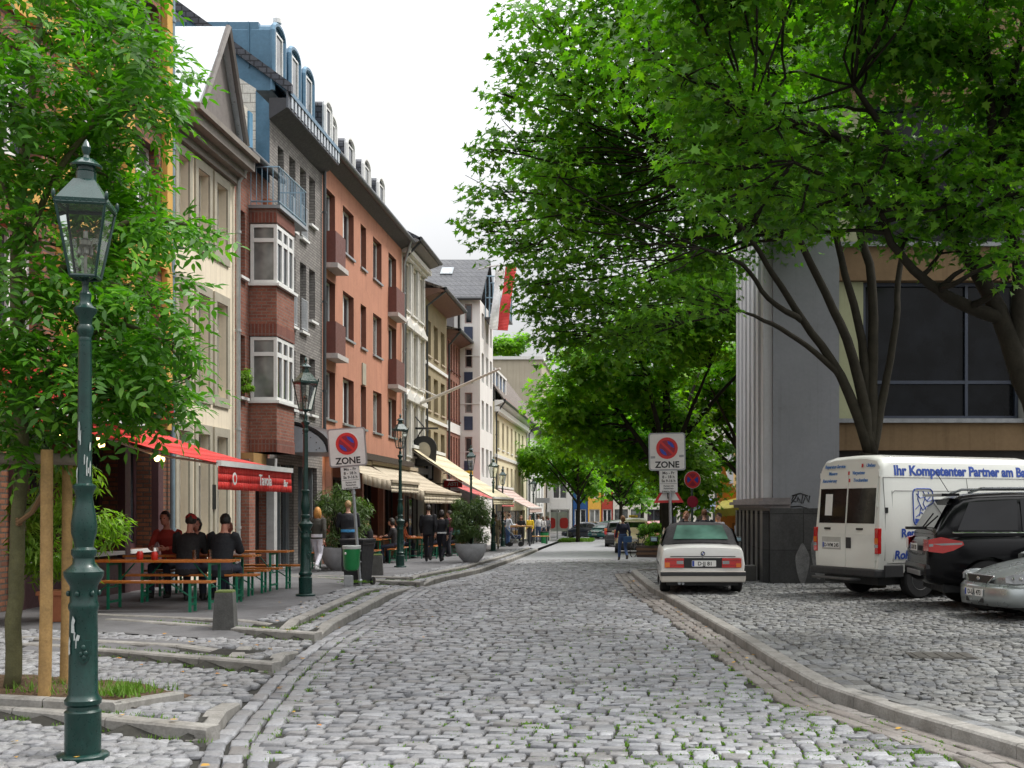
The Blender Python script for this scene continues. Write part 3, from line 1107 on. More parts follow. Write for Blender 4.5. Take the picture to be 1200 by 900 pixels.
    # tall grey brick house
    t = thing('house', 'tall grey brick house with blue zinc attic and three rounded dormers', 'house')
    y0, y1 = 31.0, 36.2
    ze = 12.15
    ops = [(31.7, 32.25, 9.5, 11.35), (32.75, 33.35, 9.4, 11.4), (33.8, 34.45, 9.4, 11.4), (34.75, 35.4, 10.0, 11.4),
           (32.75, 33.35, 6.75, 8.7), (33.8, 34.45, 6.75, 8.7), (34.75, 35.4, 7.2, 8.7), (31.7, 32.25, 7.0, 8.7),
           (32.75, 33.35, 4.45, 6.1), (33.8, 34.45, 4.45, 6.1), (34.75, 35.4, 4.45, 6.1), (31.7, 32.25, 4.45, 6.1),
           (31.45, 33.2, .1, 2.9), (33.6, 35.6, .1, 2.9)]
    wl = MB(); w.sheet(wl, y0, y1, -.3, ze, ops, .24)
    wl.build('wall', BR_GREY, t)
    gw = MB()
    gw.quad((XF - .35, y0, 0), (XF - .35, y0, 12.6), (XF - 6, y0, 16.2), (XF - 6, y0, 0)); gw.build('gable_wall', STONEW, t)
    st = MB(); st.quad((XF, y0 - .01, 9), (XF, y0 - .01, 12.2), (XF - .36, y0 - .01, 12.55), (XF - .36, y0 - .01, 9)); st.build('corner_sheet', BLUEM, t)
    for o in ops[:12]:
        fr = window(w, t, *o, depth=.24, leaves=2 if o[1] - o[0] > .6 else 1, sill=(WHITE, .1))
        if o[3] - o[2] > 1.8:
            r = MB()
            n = 5
            for i in range(n + 1):
                u = o[0] + .03 + (o[1] - o[0] - .06) * i / n; r.tube([w.p(u, o[2] + .05, .05), w.p(u, o[2] + .9, .05)], .009, 4)
            for z in (o[2] + .06, o[2] + .9): r.tube([w.p(o[0], z, .05), w.p(o[1], z, .05)], .014, 5)
            r.build('window_rail', M('rail_white', (.6, .63, .66), .4), fr)
    gl = MB(); w.bar(gl, 31.45, 33.2, .1, 2.9, -.24, -.2); w.bar(gl, 33.6, 35.6, .1, 2.9, -.24, -.2); gl.build('entrance_door', GLASS, t)
    df = MB()
    for u in (31.45, 32.3, 33.1, 33.6, 34.6, 35.5): w.bar(df, u, u + .08, .1, 2.9, -.199, -.12)
    df.build('door_frame', ZINC, t)
    # deep soffit, slatted fascia
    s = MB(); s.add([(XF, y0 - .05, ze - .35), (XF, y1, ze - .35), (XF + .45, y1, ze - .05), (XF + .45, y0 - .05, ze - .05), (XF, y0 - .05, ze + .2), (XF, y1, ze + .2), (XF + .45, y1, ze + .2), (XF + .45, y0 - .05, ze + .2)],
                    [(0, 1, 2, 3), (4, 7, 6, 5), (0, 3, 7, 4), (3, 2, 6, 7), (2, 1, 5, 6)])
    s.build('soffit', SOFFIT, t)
    f = MB(); f.box(XF + .45, XF + .50, y0 - .05, y1, ze - .05, ze + .42); fo = f.build('fascia_board', M('fascia_dark', (.09, .10, .12), .5), t)
    sl = MB()
    for i in range(16):
        y = y0 + .15 + i * .325; sl.box(XF + .503, XF + .53, y, y + .16, ze, ze + .36)
    sl.build('fascia_slats', M('fascia_pale', (.46, .5, .54), .5), fo)
    # steep zinc attic with rounded dormers
    slope_roof(t, y0 + .02, y1, XF + .55, ze + .42, XF - 5, ze + 4.4, BLUEM, name='roof')
    vg = MB(); vg.add([(XF + .6, y0 - .12, ze + .3), (XF - 5, y0 - .12, ze + 4.3), (XF - 5, y0 - .12, ze + 4.62), (XF + .6, y0 - .12, ze + .55), (XF + .6, y0 + .02, ze + .3), (XF - 5, y0 + .02, ze + 4.3), (XF - 5, y0 + .02, ze + 4.62), (XF + .6, y0 + .02, ze + .55)],
                      [(0, 1, 2, 3), (7, 6, 5, 4), (0, 4, 5, 1), (3, 2, 6, 7), (0, 3, 7, 4)])
    vg.build('verge', SLATE, t)

    def dormer(root, yc, wd, zb, zt, xf, dep, cladm, frontm, win=True, nm='dormer'):
        prof = [(-wd / 2, zb)]
        rr = wd / 2
        for i in range(9):
            a = PI - PI * i / 8; prof.append((rr * math.cos(a), zt - rr * .55 + rr * .55 * math.sin(a)))
        prof.append((wd / 2, zb))
        b = MB(); b.extrude(prof, (xf - dep, yc, 0), (0, 1, 0), (0, 0, 1), (dep, 0, 0))
        o = b.build(nm, cladm, root)
        rim = MB()
        pts = [(xf + .03, yc + a, z) for a, z in prof]
        rim.tube(pts, .07, 6); rim.build('dormer_rim', frontm, o)
        wv = Wall((xf + .01, 0, 0), (0, 1, 0), (1, 0, 0))
        window(wv, o, yc - wd * .32, yc + wd * .32, zb + .25, zt - rr * .5, depth=-.03, leaves=1, fw=.05)
        return o
    dormer(t, 31.5, .95, ze + .42, ze + 2.25, XF + .05, 3.0, BLUEM, BLUEM)
    dormer(t, 32.95, .95, ze + .42, ze + 2.2, XF + .05, 3.0, BLUEM, BLUEM)
    dormer(t, 34.35, .95, ze + .42, ze + 2.15, XF + .05, 3.0, BLUEM, BLUEM)
    dormer(t, 35.75, .75, ze + .42, ze + 1.7, XF + .25, 2.4, SLATE, WHITE)
    # standing seams on the big zinc cheek
    ck = MB(); ck.box(XF - 4.6, XF - .3, y0 + .03, y0 + 5.0, ze + 1.0, ze + 2.2); co = ck.build('attic_storey', BLUEM, t)
    for x in np.arange(XF - 4.4, XF - .35, .55):
        sm = MB(); sm.box(x - .015, x + .015, y0 - .01, y0 + .027, ze + 1.0 if x > XF - 1.2 else ze + 1.4, ze + 2.19); sm.build('standing_seam', BLUEM, co)
    vp = MB(); vp.tube([(XF - .4, 33, ze + 2.3), (XF - .4, 33, ze + 2.95)], .07, 8); vp.lathe([(.12, 0), (.12, .12), (.0, .16)], 10, (XF - .4, 33, ze + 2.95)); vp.build('vent_pipe', WHITE, t)
    # curved metal entrance canopy
    cp = MB()
    prof = [(0, 0)] + [(1.32 * math.sin(a), .75 * math.cos(a)) for a in np.linspace(0, PI / 2, 9)]
    cp.extrude(prof, (XF + .004, 31.6, 3.2), (1, 0, 0), (0, 0, 1), (0, 2.9, 0)); co = cp.build('canopy', M('canopy_sheet', (.42, .48, .53), .4, .4, var=.12), t)
    rm = MB()
    rm.extrude([(p[0] * 1.02, p[1] * 1.03 + .01) for p in prof[1:]] + [(p[0] * 1.12, p[1] * 1.14) for p in prof[1:][::-1]], (XF + .004, 31.57, 3.2), (1, 0, 0), (0, 0, 1), (0, 2.98, 0))
    rm.build('canopy_rim', BLACK, co)
    rv = MB()
    for a in np.linspace(.15, 1.4, 6): rv.ball((XF + 1.15 * math.sin(a), 31.597, 3.2 + .62 * math.cos(a)), .016)
    for x in (.15, .45, .75, 1.05): rv.ball((XF + x, 31.597, 3.26), .016)
    rv.build('rivets', DKGREY, co)
    pipe(t, [(XF + .1, 36.1, 12), (XF + .1, 36.1, 3.9)], DKGREY)
    return dormer


dormer = house_c()


# ---- D: red rendered house --------------------------------------------------------------------------------
def house_d():
    t = thing('house', 'long red rendered apartment house with brown balcony panels and slate dormers', 'house')
    y0, y1 = 36.22, 48.5
    w = Wall((XF, 0, 0), (0, 1, 0), (1, 0, 0))
    ze = 12.45
    ops = []
    doors = []
    for k, z in enumerate((10.05, 7.28, 4.47)):
        for a, b, kind in ((36.6, 37.75, 'd'), (38.75, 40.25, 'w'), (41.25, 42.1, 'n'), (43.2, 44.65, 'w'), (45.9, 47.4, 'd')):
            c = z - .85 if (kind == 'd' and k < 2) else z
            o = (a, b, c, z + 1.5)
            ops.append(o)
            if kind == 'd' and k < 2: doors.append(o)
    shop = [(36.9, 40.6, .5, 2.7), (41.2, 44.0, .05, 2.75), (44.6, 47.9, .5, 2.7)]
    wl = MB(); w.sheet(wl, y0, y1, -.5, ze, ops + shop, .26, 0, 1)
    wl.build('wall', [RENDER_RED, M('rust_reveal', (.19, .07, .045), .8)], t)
    for o in ops:
        f = window(w, t, *o, depth=.2, leaves=2 if o[1] - o[0] > 1 else 1, fw=.075, sill=None if o in doors else (ZINC, .07))
    for o in shop: window(w, t, *o, depth=.26, frame=DKFRAME, leaves=4, fw=.07, glass=GLASS)
    for a, b, c, d in doors:
        p = MB()
        w.bar(p, a - .05, b + .05, c + .02, c + 1.0, .28, .32)
        w.bar(p, a - .05, a, c + .02, c + 1.0, .004, .28); w.bar(p, b, b + .05, c + .02, c + 1.0, .004, .28)
        po = p.build('balcony', RUST, t)
        s = MB(); w.bar(s, a - .12, b + .12, c - .13, c + .02, .004, .40); s.build('balcony_slab', M('balcony_slab', (.45, .42, .40), .8), po)
    # eaves
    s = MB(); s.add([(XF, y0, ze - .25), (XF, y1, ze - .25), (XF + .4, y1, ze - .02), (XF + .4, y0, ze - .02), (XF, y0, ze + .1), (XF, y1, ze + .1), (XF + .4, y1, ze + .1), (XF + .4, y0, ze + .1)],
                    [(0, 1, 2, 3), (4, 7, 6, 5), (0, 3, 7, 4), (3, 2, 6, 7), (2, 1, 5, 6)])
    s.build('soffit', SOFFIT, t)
    g = MB(); g.tube([(XF + .47, y0, ze + .05), (XF + .47, y1, ze + .05)], .10, 8); g.build('gutter', DKGREY, t, smooth=60)
    slope_roof(t, y0, y1, XF + .45, ze + .12, XF - 3.5, ze + 3.4, SLATE)
    for yc in (37.4, 39.8, 42.2, 44.6): dormer(t, yc, 1.0, ze + .1, ze + 1.55, XF - .05, 2.2, SLATE, WHITE)
    # dark canopy board over the restaurant and pale relief
    c = MB(); w.bar(c, 36.4, 48.3, 3.35, 3.55, .004, .55); c.build('canopy_board', DKFRAME, t)
    r = MB(); w.bar(r, 41.4, 41.9, 6.0, 6.75, .004, .05); r.build('relief', BEIGEFR, t)
    for y in (36.7, 40.9, 44.3, 48.1):
        po = MB(); w.bar(po, y - .12, y + .12, -.3, 3.3, .004, .16); po.build('pier', M('pink_pier', (.50, .27, .20), .7), t)
    pipe(t, [(XF + .47, y1 - .5, ze), (XF + .15, y1 - .25, ze - .9), (XF + .12, y1 - .2, -.2)], ZINC)
    ch = MB(); ch.box(XF - 1.4, XF - .9, 46.9, 47.5, ze + .6, ze + 1.7); ch.box(XF - 1.5, XF - .8, 46.8, 47.6, ze + 1.7, ze + 1.8); ch.build('chimney', DKGREY, t)


house_d()


# ---- further houses of the left row -----------------------------------------------------------------------
def row_house(label, y0, y1, ze, wallm, wins, shopz=None, roofm=DKTILE, rise=3., eave=.5, x=XF, frame=WHITE, bands=(), leaves=2, ornate=False, zb=-.9, soff=SOFFIT, roof=True, nearwall=True):
    t = thing('house', label, 'house')
    w = Wall((x, 0, 0), (0, 1, 0), (1, 0, 0))
    ops = list(wins) + ([shopz] if shopz else [])
    wl = MB(); w.sheet(wl, y0, y1, zb, ze, ops, .22)
    if nearwall: wl.quad((x, y0, zb), (x, y0, ze), (x - 7, y0, ze), (x - 7, y0, zb))
    wl.quad((x, y1, ze), (x, y1, zb), (x - 7, y1, zb), (x - 7, y1, ze))
    wl.build('wall', wallm, t)
    for o in wins: window(w, t, *o, depth=.2, leaves=leaves, trans=.3, fw=.07, frame=frame, sill=(frame, .08))
    if shopz: window(w, t, *shopz, depth=.22, leaves=4, frame=DKFRAME, name='shop_window', glass=GLASS)
    b = MB()
    for z0, z1, d in bands:
        q = b if ornate else MB()
        w.bar(q, y0 + .01, y1 - .01, z0, z1, .004, d)
        if not ornate: q.build('storey_band', WHITE, t)
    if ornate:
        for a, bb, c, d in wins:
            w.bar(b, a - .18, a - .03, c - .1, d + .15, .004, .09); w.bar(b, bb + .03, bb + .18, c - .1, d + .15, .004, .09)
            w.bar(b, a - .25, bb + .25, d + .16, d + .34, .004, .2)
            b.add([w.p(a - .25, d + .34, .006), w.p(bb + .25, d + .34, .006), w.p((a + bb) / 2, d + .62, .006), w.p(a - .25, d + .34, .16), w.p(bb + .25, d + .34, .16), w.p((a + bb) / 2, d + .62, .16)],
                  [(3, 4, 5), (0, 2, 1), (0, 3, 5, 2), (1, 2, 5, 4)])
    if b.f: b.build('moulding', frame if ornate else WHITE, t)
    if eave:
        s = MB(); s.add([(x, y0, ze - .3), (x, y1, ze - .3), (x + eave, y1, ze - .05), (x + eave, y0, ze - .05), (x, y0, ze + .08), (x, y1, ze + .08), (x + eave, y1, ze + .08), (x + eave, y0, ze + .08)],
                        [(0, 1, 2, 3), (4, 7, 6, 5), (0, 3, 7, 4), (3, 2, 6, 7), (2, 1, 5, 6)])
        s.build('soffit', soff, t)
        g = MB(); g.tube([(x + eave + .06, y0, ze + .05), (x + eave + .06, y1, ze + .05)], .09, 8); g.build('gutter', DKGREY, t, smooth=60)
        pipe(t, [(x + eave + .05, y0 + .25, ze), (x + .1, y0 + .2, ze - .7), (x + .1, y0 + .2, zb + .5)], DKGREY, .055)
    if roof: slope_roof(t, y0, y1, x + eave + .05, ze + .1, x - 3.5, ze + .1 + rise, roofm)
    return t, w


def wgrid(cols, rows): return [(a, b, c, d) for c, d in rows for a, b in cols]


row_house('white ornate plaster house with pedimented windows beside the red apartment house', 48.52, 53.6, 12.6, PALE,
          wgrid([(49.0, 50.0), (50.6, 51.6), (52.2, 53.2)], [(3.9, 6.0), (6.9, 9.0), (9.9, 11.8)]), (48.9, 53.2, -.2, 2.5), roofm=SLATE, rise=2.2, eave=.7,
          bands=((3.2, 3.45, .2), (6.35, 6.5, .12), (9.2, 9.4, .14), (12.1, 12.3, .35)), ornate=True, frame=M('old_white', (.62, .61, .57), .6), soff=M('grey_soffit', (.18, .17, .17), .7))
row_house('olive grey house with brown eaves between the white and the brick house', 53.62, 60.0, 11.5, OLIVE,
          wgrid([(54.3, 55.4), (56.2, 57.4), (58.2, 59.4)], [(3.7, 5.3), (6.2, 7.8), (8.7, 10.3)]), (54.2, 59.4, -.3, 2.2), roofm=BROWNTILE, rise=1.5, eave=.9,
          soff=M('brown_soffit', (.16, .085, .06), .7), frame=M('tan_frame', (.42, .35, .26), .7), bands=((5.7, 5.85, .08), (8.2, 8.35, .08)))
row_house('red brick house with white storey bands and narrow windows', 60.02, 64.6, 10.6, BR_RED,
          wgrid([(60.4, 60.9), (61.3, 61.8), (62.2, 62.7), (63.1, 63.6), (64.0, 64.4)], [(3.4, 5.4), (6.3, 8.3), (8.8, 10.2)]), (60.6, 64.2, -.4, 2.0), roofm=BROWNTILE, rise=1., eave=.6,
          bands=((2.6, 3.1, .05), (5.6, 6.1, .05)), frame=RUST, soff=M('brown_soffit', (.16, .085, .06), .7), leaves=1)


# ---- H: white block with tiled roof ------------------------------------------------------------------------
def house_h():
    t = thing('apartment_block', 'white apartment block with dark tiled roof and skylight at the bend', 'apartment block')
    yb = 64.62
    w = Wall((-14.5, yb, 0), (1, 0, 0), (0, -1, 0))          # faces back down the street
    xr = -8.42
    off = 14.5
    fx = lambda px: X(px, yb) + off
    zt = 12.95
    wins = []
    for py0, py1 in ((356, 379), (408, 431), (460, 484), (512, 538)):
        wins.append((fx(544.5), fx(553.5), Zh(py1, yb), Zh(py0, yb)))
    pans = [(fx(544), fx(554), Zh(py1, yb), Zh(py0, yb)) for py0, py1 in ((383, 400), (436, 449), (488, 504), (540, 552))]
    side = [(fx(520), fx(532), Zh(397, yb), Zh(355, yb))]
    wl = MB(); w.sheet(wl, 0, xr + off, -1, zt, wins, .12)
    w2 = Wall((xr, 0, 0), (0, 1, 0), (1, 0, 0))
    ops = wgrid([(65.3, 66.3), (67.2, 68.3), (69.0, 69.9)], [(3.4, 5.), (6., 7.6), (8.6, 10.2), (11., 12.4)])
    w2.sheet(wl, yb, 70.4, -1, zt, ops, .2)
    wl.build('wall', WHITEW, t)
    for o in wins: window(w, t, *o, depth=.12, leaves=1, fw=.07, frame=M('grey_pink_frame', (.38, .29, .27), .6))
    for o in pans:
        b = MB(); w.bar(b, *o, .004, .04); b.build('parapet_panel', M('navy_panel', (.03, .045, .09), .4), t)
    b = MB()
    for o in side: w.bar(b, *o, .004, .03)
    b.build('blind', M('grey_blind', (.16, .15, .15), .6), t)
    for o in ops: window(w2, t, *o, depth=.2, leaves=2)
    sc = MB()
    for z in (4.7, 7.3, 9.9): w.bar(sc, 0, xr + off, z, z + .05, .002, .03)
    sc.build('storey_line', WHITE, t)
    r = MB()
    x0, x1 = -14.8, xr + .12
    r.add([(x0, yb - .35, zt - .05), (x1, yb - .35, zt - .05), (x1, yb + 3.6, zt + 2.75), (x0, yb + 3.6, zt + 2.75), (x1, 70.6, zt - .05), (x0, 70.6, zt - .05),
           (x0, yb - .35, zt + .12), (x1, yb - .35, zt + .12), (x1, yb + 3.6, zt + 2.92), (x0, yb + 3.6, zt + 2.92), (x1, 70.6, zt + .12), (x0, 70.6, zt + .12)],
          [(6, 7, 8, 9), (9, 8, 10, 11), (3, 2, 1, 0), (5, 4, 2, 3), (0, 1, 7, 6), (1, 2, 8, 7), (2, 4, 10, 8)])
    ro = r.build('roof', DKTILE, t)
    sk = MB()
    def onroof(px, py):
        # point on the front slope seen at this spot
        for k in np.linspace(0, 1, 200):
            y = yb - .35 + 3.95 * k; z = zt + .12 + 2.8 * k
            if HY - (z - EYE) * FPX / y <= py: return Vector((X(px, y), y, z))
        return Vector((X(px, y), y, z))
    c = onroof(524, 318)
    for a, b2, m in ((.34, .06, 0), (.24, .075, 1)):
        u = Vector((1, 0, 0)); v = Vector((0, 3.95, 2.8)).normalized(); n = u.cross(v)
        P = [c + u * sx * a + v * sy * a * 1.25 + n * d for d in (-.02, b2) for sx, sy in ((-1, -1), (1, -1), (1, 1), (-1, 1))]
        sk.add(P, [(4, 5, 6, 7), (0, 1, 5, 4), (1, 2, 6, 5), (2, 3, 7, 6), (3, 0, 4, 7)], m)
    sk.build('skylight', [ZINC, glass_mat('sky_pane', (.5, .55, .58), .1)], ro)
    g = MB(); g.tube([(x0, yb - .42, zt), (x1, yb - .42, zt)], .09, 8); g.build('gutter', DKGREY, t, smooth=60)
    pipe(t, [(X(538, yb), yb - .38, zt), (X(538, yb), yb - .1, zt - .3), (X(538, yb), yb - .1, 0)], BLACK, .06)
    bl = MB(); bl.box(xr, xr + 1.35, 66.5, 68.6, 12.2, 12.32)
    bo = bl.build('balcony', DKGREY, t)
    rl = MB()
    cor = [(xr + .05, 66.55), (xr + 1.3, 66.55), (xr + 1.3, 68.55), (xr + .05, 68.55)]
    for z in (13.4, 14.6): rl.tube([(x, y, z) for x, y in cor], .035, 6)
    for (xa, ya), (xb, yb2) in zip(cor[:-1], cor[1:]):
        for i in range(7): k = i / 6; rl.tube([(xa + (xb - xa) * k, ya + (yb2 - ya) * k, 12.3), (xa + (xb - xa) * k, ya + (yb2 - ya) * k, 14.6)], .03, 5)
    rl.build('balcony_rail', M('rail_blue', (.22, .33, .42), .4, .2), bo)


house_h()


# ---- cream, white and tan houses at the end ---------------------------------------------------------------
def end_houses():
    x = -8.35
    t, w = row_house('cream house with red tiled eaves and a blue dormer beyond the white block', 70.6, 91.0, 8.0, plaster('render_lemon', (.66, .60, .42), .08, .25),
                     wgrid([(72 + 2.6 * i, 73.2 + 2.6 * i) for i in range(7)], [(2.4, 4.3), (5.3, 7.0)]), (72, 90, -.6, 1.5), roofm=BROWNTILE, rise=5.6, eave=.55, x=x, bands=((4.7, 4.9, .1), (7.4, 7.7, .3)), soff=WHITE)
    d = MB(); d.box(x - 2.6, x - .15, 71.3, 77.5, 8.15, 9.9); do = d.build('dormer', M('dormer_navy', (.05, .10, .19), .5, var=.2), t)
    f = MB()
    for i in range(4): f.box(x - .15, x - .05, 71.4 + i * 1.9, 71.8 + i * 1.9, 8.2, 9.95)
    f.box(x - 2.7, x - .02, 71.2, 77.6, 9.9, 10.05)
    f.build('dormer_frame', WHITE, do)
    g = MB(); g.add([(x + .62, 72, 8.14), (x + .62, 90.5, 8.14), (x - .12, 90.5, 8.9), (x - .12, 72, 8.9)], [(0, 1, 2, 3)])
    g.add([(x + .62, 72, 8.135), (x + .62, 90.5, 8.135), (x - .12, 90.5, 8.895), (x - .12, 72, 8.895)], [(3, 2, 1, 0)])
    g.build('tile_course', REDTILE, t)
    row_house('white house with grey roof, furthest of the left row', 91.1, 107.0, 8.0, WHITEW,
              wgrid([(92.5 + 3 * i, 93.8 + 3 * i) for i in range(5)], [(2., 3.8), (4.9, 6.7)]), (92, 106, -.7, 1.2), roofm=BROWNTILE, rise=5.2, eave=.5, x=x + .1)
    t = thing('building', 'tall tan building with flat roof behind the row of houses', 'building')
    b = MB(); b.box(-19.5, -9.3, 118, 134, -2, 16.3); b.build('wall', TAN, t)
    b = MB(); b.box(-19.7, -9.1, 117.8, 134.2, 16.3, 16.6); b.build('parapet', WHITEW, t)
    w = Wall((-19.5, 118, 0), (1, 0, 0), (0, -1, 0))
    for i in range(3):
        for z in (4, 7.2, 10.4): window(w, t, 1.2 + 3 * i, 2.6 + 3 * i, z, z + 1.7, depth=-.02, leaves=2)
    # street end: coloured shop houses
    data = [('white', -9.2, -6.6, WHITEW, 9.5), ('blue', -6.5, -5.0, plaster('render_blue', (.03, .09, .25), .1, .2), 8.0), ('yellow', -4.95, -3.6, plaster('render_yellow', (.75, .42, .08), .1, .2), 9.2),
            ('red', -3.55, -2.4, plaster('render_crimson', (.40, .06, .04), .1, .2), 8.6), ('pale grey', -2.35, 9.5, PALE, 10.5)]
    for nm, xa, xb, m, h in data:
        t = thing('shop_house', f'distant {nm} shop house closing the street beyond the parked cars', 'house')
        w = Wall((xa, 124, 0), (1, 0, 0), (0, -1, 0))
        n = max(1, int((xb - xa) / 1.5)); du = (xb - xa) / n
        ops = [(i * du + du * .22, i * du + du * .78, z, z + 1.7) for i in range(n) for z in (2.6, 5.4)] + [(i * du + du * .1, i * du + du * .9, -.7, 1.5) for i in range(n)]
        wl = MB(); w.sheet(wl, 0, xb - xa, -2, h, ops, .2); wl.quad((xa, 124, -2), (xa, 132, -2), (xa, 132, h), (xa, 124, h)); wl.quad((xb, 124, -2), (xb, 124, h), (xb, 132, h), (xb, 132, -2))
        wl.build('wall', m, t)
        for o in ops: window(w, t, *o, depth=.2, leaves=2, fw=.09, frame=WHITE if nm != 'pale grey' else DKGREY)
        r = MB(); r.add([(xa, 123.6, h), (xb, 123.6, h), (xb, 128, h + 3), (xa, 128, h + 3), (xa, 132, h), (xb, 132, h)], [(0, 1, 2, 3), (3, 2, 5, 4)]); r.build('roof', BROWNTILE, t)


end_houses()


# ---- right-hand side ---------------------------------------------------------------------------------------
def right_side():
    t = thing('office_building', 'dark modern office building with light grey fluted pilasters and stone base', 'office building')
    LG = plaster('grey_panel', (.25, .26, .28), .12, .45, .6, .08, .15)
    LG2 = plaster('grey_flute', (.56, .57, .59), .12, .5, .6, .08)
    PLINTH = brick('dark_granite', (.05, .05, .05), (.075, .075, .075), (.03, .03, .03), 1.3, .8, .012, .4, .35, 0, .2)
    SAND = plaster('brown_sandstone', (.20, .135, .075), .2, .5)
    H = 15
    b = MB(); b.box(3.02, 4.48, 26.3, 34.2, 1.72, H); b.build('pier', LG, t)
    f = MB()
    for i in range(7):
        y = 26.42 + i * 1.1; f.box(2.82, 3.016, y, y + .52, 1.95, H)
    f.build('pilaster', LG2, t)
    b = MB(); b.box(2.95, 6.2, 26.22, 34.25, -.2, 1.72)
    for i in range(7):
        y = 26.40 + i * 1.1; b.box(2.80, 2.946, y, y + .56, -.2, 1.66)
    b.build('base', PLINTH, t)
    c = MB()
    ST = M('base_moulding', (.20, .18, .18), .6, var=.25)
    for z0, z1, d in ((1.722, 1.80, .10), (1.80, 1.88, .22), (1.88, 1.95, .12)):
        c.box(3.02 - d - .12, 3.016, 26.298 - d, 34.2, z0, z1)
        c.box(3.02, 3.4, 26.298 - d * .5, 26.297, z0, z1)
    c.build('moulding', ST, t)
    # front to the bay
    w = Wall((4.5, 28.6, 0), (1, 0, 0), (0, -1, 0))
    L = 14
    d = MB(); w.bar(d, 0, L, -.2, 3.1, -.6, -.3); d.build('ground_floor_wall', M('dark_stone', (.05, .045, .04), .6), t)
    s = MB()
    for z0, z1 in ((3.1, 3.75), (7.15, 7.95), (11.4, 12.2)): w.bar(s, 0, L, z0, z1, -.5, .12)
    s.build('spandrel', SAND, t)
    k = MB()
    for z in (3.752, 7.952): w.bar(k, 0, L, z, z + .10, -.3, .22)
    k.build('sill', M('lead_sill', (.26, .27, .28), .6, var=.3), t)
    p = MB()
    for z0, z1 in ((3.86, 7.14), (8.06, 11.39)): w.bar(p, 0, .95, z0, z1, -.3, -.02)
    p.build('panel', plaster('olive_panel', (.38, .39, .24), .1, .3), t)
    for z0, z1 in ((3.86, 7.14), (8.06, 11.39)):
        for a, bb in ((.96, 4.7), (5.75, 9.4), (10.3, 13.8)):
            fr = MB()
            for u in (a, a + (bb - a) * .66, bb - .07): w.bar(fr, u, u + .07, z0, z1, -.3, -.16)
            for z in (z0, z0 + .85, z1 - .08): w.bar(fr, a + .07, bb - .07, z, z + .08, -.298, -.164)
            fo = fr.build('window', M('steel_blue_frame', (.035, .045, .07), .4), t)
            g = MB(); g.quad(w.p(a, z0, -.27), w.p(bb, z0, -.27), w.p(bb, z1, -.27), w.p(a, z1, -.27)); g.build('pane', glass_mat('dark_office_glass', (.006, .007, .009), .08, .22), fo)
        for a, bb in ((4.72, 5.73), (9.42, 10.28)):
            q = MB(); w.bar(q, a, bb, z0 - .1, z1 + .0, -.28, .35); q.build('column', plaster('column_grey', (.46, .47, .44), .08, .25), t)
    r = MB(); r.box(4.4, 18.5, 28.2, 40, 12.2, 15); r.build('upper_wall', SAND, t)
    # spray tags on the pier and base
    gr = MB()
    def scrawl(pts, y, r=.022): gr.tube([(x, y, z) for x, z in pts], r, 5)
    def sp(pxs, y): return [(X(a, y), Zh(b2, y)) for a, b2 in pxs]
    yy = 26.292
    for pts in ([(926, 591), (931, 585), (934, 580), (930, 581), (928, 586), (933, 588)], [(934, 588), (935, 582), (939, 590), (941, 580)], [(941, 590), (944, 581), (948, 588), (949, 581)], [(928, 581), (938, 578), (947, 581)], [(925, 594), (938, 593), (948, 596)]):
        scrawl(sp(pts, yy), yy, .014)
    gr.build('graffiti_tag', BLACK, t)
    gw = MB()
    for cx_, cz_, rx, rz, d in ((3.66, .50, .15, .42, .004), (4.02, .72, .17, .52, .005), (4.22, .40, .16, .30, .006)):
        o = [(cx_ + rx * (1 + .12 * math.sin(3 * a)) * math.cos(a), cz_ + rz * (1 + .1 * math.cos(4 * a)) * math.sin(a)) for a in np.linspace(0, 2 * PI, 22)[:-1]]
        gw.extrude(o, (0, 26.22, 0), (1, 0, 0), (0, 0, 1), (0, -d, 0))
    gw.build('graffiti_paint', M('grey_spray', (.17, .17, .17), .7, var=.45, scale=5), t)
    # cellar windows in the base flank
    cw = MB()
    for i in range(6):
        y = 27.02 + i * 1.1; cw.box(2.9, 2.947, y, y + .38, .75, 1.5)
    cw.build('base_window', BLACK, t)
    bl = MB(); bl.bbox(2.05, 2.75, 27.2, 27.5, .05, .42, .03)
    tag(bl.build('stone_block', M('granite_dark', (.12, .115, .11), .7, bump=.3)), 'low stone block standing against the grey building beside the white car', 'stone')

    t = thing('house', 'warm yellow house half hidden by the street trees on the right', 'house')
    w = Wall((7.2, 40, 0), (0, 1, 0), (-1, 0, 0))
    ops = wgrid([(2 + 3.2 * i, 3.4 + 3.2 * i) for i in range(14)], [(3, 5), (6.2, 8.2), (9.4, 11.2)])
    wl = MB(); w.sheet(wl, 0, 48, -1.2, 13, ops, .2); wl.quad((7.2, 40, -1), (7.2, 40, 13), (14, 40, 13), (14, 40, -1))
    wl.build('wall', plaster('render_warm', (.62, .40, .16), .1, .3), t)
    for o in ops[::1]: window(w, t, *o, depth=.2, leaves=2)
    r = MB(); r.add([(6.8, 40, 13), (6.8, 88, 13), (11, 88, 16), (11, 40, 16)], [(0, 1, 2, 3)]); r.build('roof', BROWNTILE, t)


right_side()
